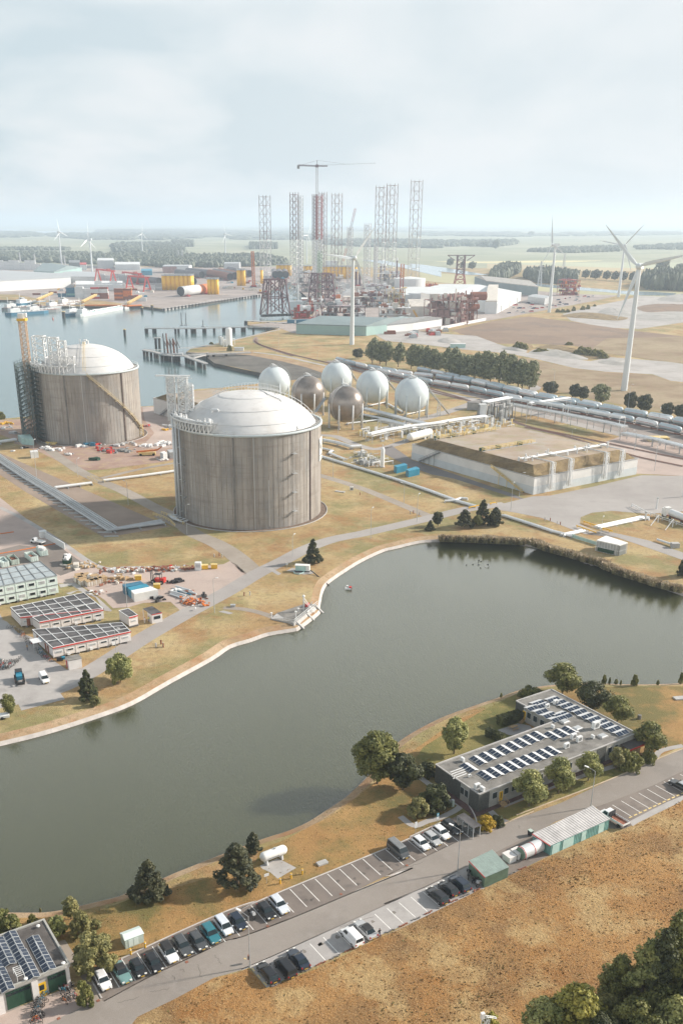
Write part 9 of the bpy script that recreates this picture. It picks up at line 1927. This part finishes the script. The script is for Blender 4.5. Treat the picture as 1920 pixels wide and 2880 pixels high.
b=MB();railing(b,[(*B_,.35),(*C_,.35)],1.1,.1,1.6);railing(b,[(*A_,.35),(*B_,.35)],1.0,.05,3);b.build('handrail',M('white_steel'),t2)
X,Y=P('C3',1275,720,.3);t3=thing('lifting_rig','white lifting frame with a ball on a tall pole on the pump platform','lifting frame',(X,Y,.34),a);b=MB();Hh=HT('C3',0,602,X,Y);b.bar((-.4,0,0),(-.4,0,Hh-.6),.22).bar((-.4,0,Hh-.8),(1.6,-2.6,-.8),.14).bar((-.4,.3,Hh-1.5),(2.2,-1,.0),.14).bar((1,0,0),(.4,-1.8,2.2),.16).bar((2.4,0,0),(1.6,-1.8,2.4),.16).bar((-1.2,-1.5,.2),(3.2,-1.5,.2),.2);b.build('frame',M('white_steel'),t3);b=MB();b.ball((-.4,0,Hh-.4),.42,12);b.build('ball',M('white_paint'),t3)
b=MB();b.box((3.2,.5,.5),(1.6,.7,.8));b.build('valve_box',M('red'),t3)
for x,y,h,lb in ((1210,800,2.6,'white pole with a flat cap at the platform corner'),(1228,730,.9,'short white post on the platform'),(1018,780,1.4,'white post at the start of the platform')):
 X,Y=P('C3',x,y,.3);t3=thing('vent_post',lb,'post',(X,Y,.34));b=MB();b.cyl((0,0,0),(0,0,h),.11,n=8);b.build('post',M('white_steel'),t3);b=MB();b.cyl((0,0,h),(0,0,h+.22),.34,n=10);b.build('cap',M('white_paint'),t3)
ribbon('path',PP('C3','640,700 760,705 900,730 1010,765 1040,780'),2.4,PATHM,5)
X,Y=P('C3',1262,410);t3=thing('generator','teal and white diesel generator with hoses beside the dark conifer','generator',(X,Y),rad(-8));b=MB();b.box((-.5,0,1.15),(3.4,1.7,1.7));b.build('casing',M('teal_pale'),t3);b=MB();b.box((1.75,0,1.2),(1.1,1.7,1.9)).box((0,0,2.1),(4.7,1.8,.14));b.build('white_end',M('white_paint'),t3);b=MB();b.box((0,0,.2),(4.7,1.8,.35));b.build('base',M('black_trim'),t3)
pts=[(*p,.2) for p in PP('C3','1190,415 1200,432 1235,438 1270,425 1275,400')];b=MB();b.tube(pts,.14,7);tag(b.build('white_hose',M('teal_pale')),'pale hose curled in front of the generator','hose')
pts=[(*P('C3',1325,400,1),.9),(*P('C3',1370,445),.3),(*P('C3',1420,485,-.7),-.5),(*P('C3',1468,520,-1.4),-1.4)];b=MB();b.tube(pts,.17,7);tag(b.build('black_hose',M('black_trim')),'thick black hose running from the generator into the lake','hose')
sheet('slab',PP('C3','1135,408 1180,385 1350,410 1345,430 1270,438 1180,415'),CONC,6);sheet('slab',PP('C3','945,370 980,360 1095,430 1070,442'),CONC,6);sheet('slab',PP('C3','600,730 640,720 720,740 690,750'),CONC,6)
X,Y=P('C3',715,690);t3=thing('hatch_box','small pale hatch box at the path start','hatch',(X,Y));b=MB();b.box((0,0,.3),(1.3,.9,.6));b.build('box_body',M('concrete'),t3);b=MB();b.box((0,0,.64),(1.5,1.1,.08));b.build('lid',M('galv'),t3)
X,Y=P('C3',1140,388);sgn=thing('site_sign','small white sign board left of the generator','sign',(X,Y));b=MB();b.bar((0,0,0),(0,0,1.8),.08);b.build('pole',M('galv'),sgn);b=MB();b.box((0,-.05,1.6),(.5,.06,.9));b.build('board',M('white_paint'),sgn)
X,Y=P('C4',220,835,WL);t3=thing('floating_pump','small white and red float drifting near the hose end','float',(X,Y,WL));b=MB();b.cyl((-.9,0,.2),(.9,0,.2),.35,n=10).cyl((-.9,.9,.2),(.9,.9,.2),.35,n=10);b.build('pontoon',M('white_paint'),t3);b=MB();b.box((.7,.4,.5),(.8,1.1,.6));b.build('motor',M('red'),t3);b=MB();b.box((-.2,.4,.9),(.6,.6,.6));b.build('box',M('bag_white'),t3)
for j,(k,x,y) in enumerate((('C3',848,600),('C3',803,605),('C3',568,300),('C3',608,290),('C3',630,300),('C3',152,985),('C3',108,1010),('C3',168,1010),('C4',708,240),('C4',733,235),('C4',780,250),('C4',312,92),('B5',478,850),('B5',520,855),('B5',575,880),('B5',600,885),('C2',1437,262),('C2',1480,235),('C2',1500,258))):
 bollard(P(k,x,y),1.2,.16,'rust' if j % 2 else 'concrete',f'short {"brown" if j % 2 else "pale"} post along the plant roads, {nth(j)} of the set',None,'posts along the plant roads')
X,Y=P('B4',212,625);tag(MB().box((0,0,.12),(4.2,1.6,.24)).build('concrete_slab',M('concrete'),loc=(X,Y,0),rz=rad(-25)),'pale flat slab on the lawn right of the near tank','slab');X,Y=P('B4',303,612);t3=thing('white_marker','small white arch box beside the flat slab','marker',(X,Y),.2);b=MB();b.box((0,0,.7),(1.6,.6,1.4));b.build('box_body',M('white_paint'),t3);b=MB();b.box((0,-.33,.6),(1.0,.05,.9));b.build('opening',M('galv_dark'),t3)
A_,B_,C_,D_=[P('B5',*q,3.6) for q in ((885,1010),(1065,1050),(1130,1030),(960,975))];t3=thing('glass_pavilion','white flat roofed glass pavilion above the reeds','pavilion');b=MB();b.prism([lerp(q,lerp(A_,C_,.5),.05) for q in (A_,B_,C_,D_)],0,3.4);b.build('glass_wall',M('galv'),t3);b=MB();b.prism([A_,B_,C_,D_],3.5,3.85);b.build('roof',M('white_paint'),t3);b=MB()
for p,q in ((A_,B_),(B_,C_)):
 n=8
 for i in range(n+1):m=lerp(p,q,i/n);b.bar((*m,0),(*m,3.5),.12)
 b.bar((*p,1.6),(*q,1.6),.1)
b.build('mullion',M('white_steel'),t3);b=MB();b.box((*lerp(A_,B_,.45),.9),(dist(A_,B_)*.7,.5,1.2),ang(A_,B_));b.build('planter',M('dark_green'),t3)
p,q=P('B5',690,985),P('B5',1050,1098);t3=thing('glass_fence','low teal fence left of the glass pavilion','fence');b=MB();railing(b,[(*p,0),(*q,0)],1.3,.08,2);b.build('frame',M('teal_pale'),t3);b=MB();b.box((*lerp(p,q,.3),.6),(dist(p,q)*.6,.06,1.1),ang(p,q));b.build('mesh_panel',M('teal_pale'),t3)
X,Y=P('B5',1500,850);rz_=ang(P('B5',1568,880),P('B5',1400,815));t3=thing('tanker_truck','white tanker truck with a long silver barrel at the right edge','truck',(X,Y),rz_);b=MB();b.cyl((-9,0,2.4),(2.6,0,2.4),1.25,n=20);b.build('barrel',M('wagon_white'),t3);b=MB();b.box((5.0,0,2.0),(2.4,2.4,2.8)).box((4.6,0,3.6),(1.6,2.3,.6));b.build('cab',M('white_paint'),t3);b=MB();b.box((6.22,0,2.6),(.06,2.0,1.0));b.build('windshield',M('car_glass'),t3);b=MB();b.box((-2,0,1.0),(15,1.6,.4));b.build('chassis',M('rust'),t3)
b=MB()
for i in range(7):b.box((-6+i*.9,-1.26,2.5),(.6,.04,.5))
b.build('lettering',M('blue_bright'),t3)
for dx in (5.4,1.6,-4.6,-6,-7.4):
 for s in (-1,1):b=MB();b.cyl((dx,s*.9,.55),(dx,s*1.2,.55),.55,n=12);b.build('wheel',M('tyre'),t3)
t3=thing('loading_rail','long low white guard with slanted supports beside the tanker truck','guard rail');l=PP('B5','1160,745 1265,800 1400,850 1568,905 1750,960');b=MB();railing(b,[(*p,0) for p in l],1.3,.2,3);b.build('rail',M('white_steel'),t3);b=MB()
for x,y in ((1360,880),(1475,915)):c=P('B5',x,y);b.bar((c[0]-3,c[1]-2,0),(c[0]+1,c[1]+2,3),.25).bar((c[0]+1,c[1]+2,0),(c[0]+1,c[1]+2,3),.25)
b.build('support',M('white_steel'),t3)
t3=thing('white_pipe_stub','white pipe on blocks on the lawn near the right edge','pipe');p,q=P('B5',1360,1015),P('B5',1500,1062);b=MB();b.cyl((*p,.7),(*q,.7),.4,n=10);b.build('pipe',M('pipe_white'),t3);b=MB();b.box((*q,.8),(2.6,2,1.6));b.build('end_block',M('concrete'),t3)
for j,(x,y,h) in enumerate(((1355,760,7),(1565,665,7),(1268,850,5))):X,Y=P('B5',x,y);t3=thing('white_post',f'slim white column by the tanker bays, {nth(j)} of three','post',(X,Y));b=MB();b.cyl((0,0,0),(0,0,h*.6),.35,n=8);b.build('post',M('white_steel'),t3);b=MB();b.cyl((0,0,h*.6),(0,0,h*.6+.4),.45,n=8);b.build('cap',M('galv'),t3)
block('B2',1360,1480,832,808,5,'pale_yellow','beige orange rail vehicle beside the rails at the right','rail_vehicle','vehicle',windows=2,wmat='car_glass')
X,Y=P('C2',25,915);t3=thing('boat_trailer','white trailer cut by the left edge on the bank','trailer',(X,Y),.3);b=MB();b.box((0,0,.7),(3.2,1.8,.5));b.build('tray',M('white_steel'),t3);b=MB();b.cyl((0,-1,.4),(0,1,.4),.35,n=10);b.build('wheel',M('tyre'),t3)
X,Y=P('B5',1065,1610,WL) if False else P('O',798,1352)
# haze
HZ=bpy.data.materials.new('haze');HZ.use_nodes=True;t=HZ.node_tree;t.nodes.clear()
o=t.nodes.new('ShaderNodeOutputMaterial');v=t.nodes.new('ShaderNodeVolumePrincipled')
v.inputs['Color'].default_value=(.72,.85,1.0,1);v.inputs['Density'].default_value=HAZE_D;v.inputs['Anisotropy'].default_value=.2
t.links.new(v.outputs[0],o.inputs['Volume'])
b=MB();b.box((0,44700,103),(120500,90700,218));hz=b.build('haze',HZ);stuff(hz,'pale blue haze thickening toward the far horizon','haze')
print('OBJ',len(bpy.data.objects),'TRIS',sum(len(o.data.polygons) for o in bpy.data.objects if o.type=='MESH'))
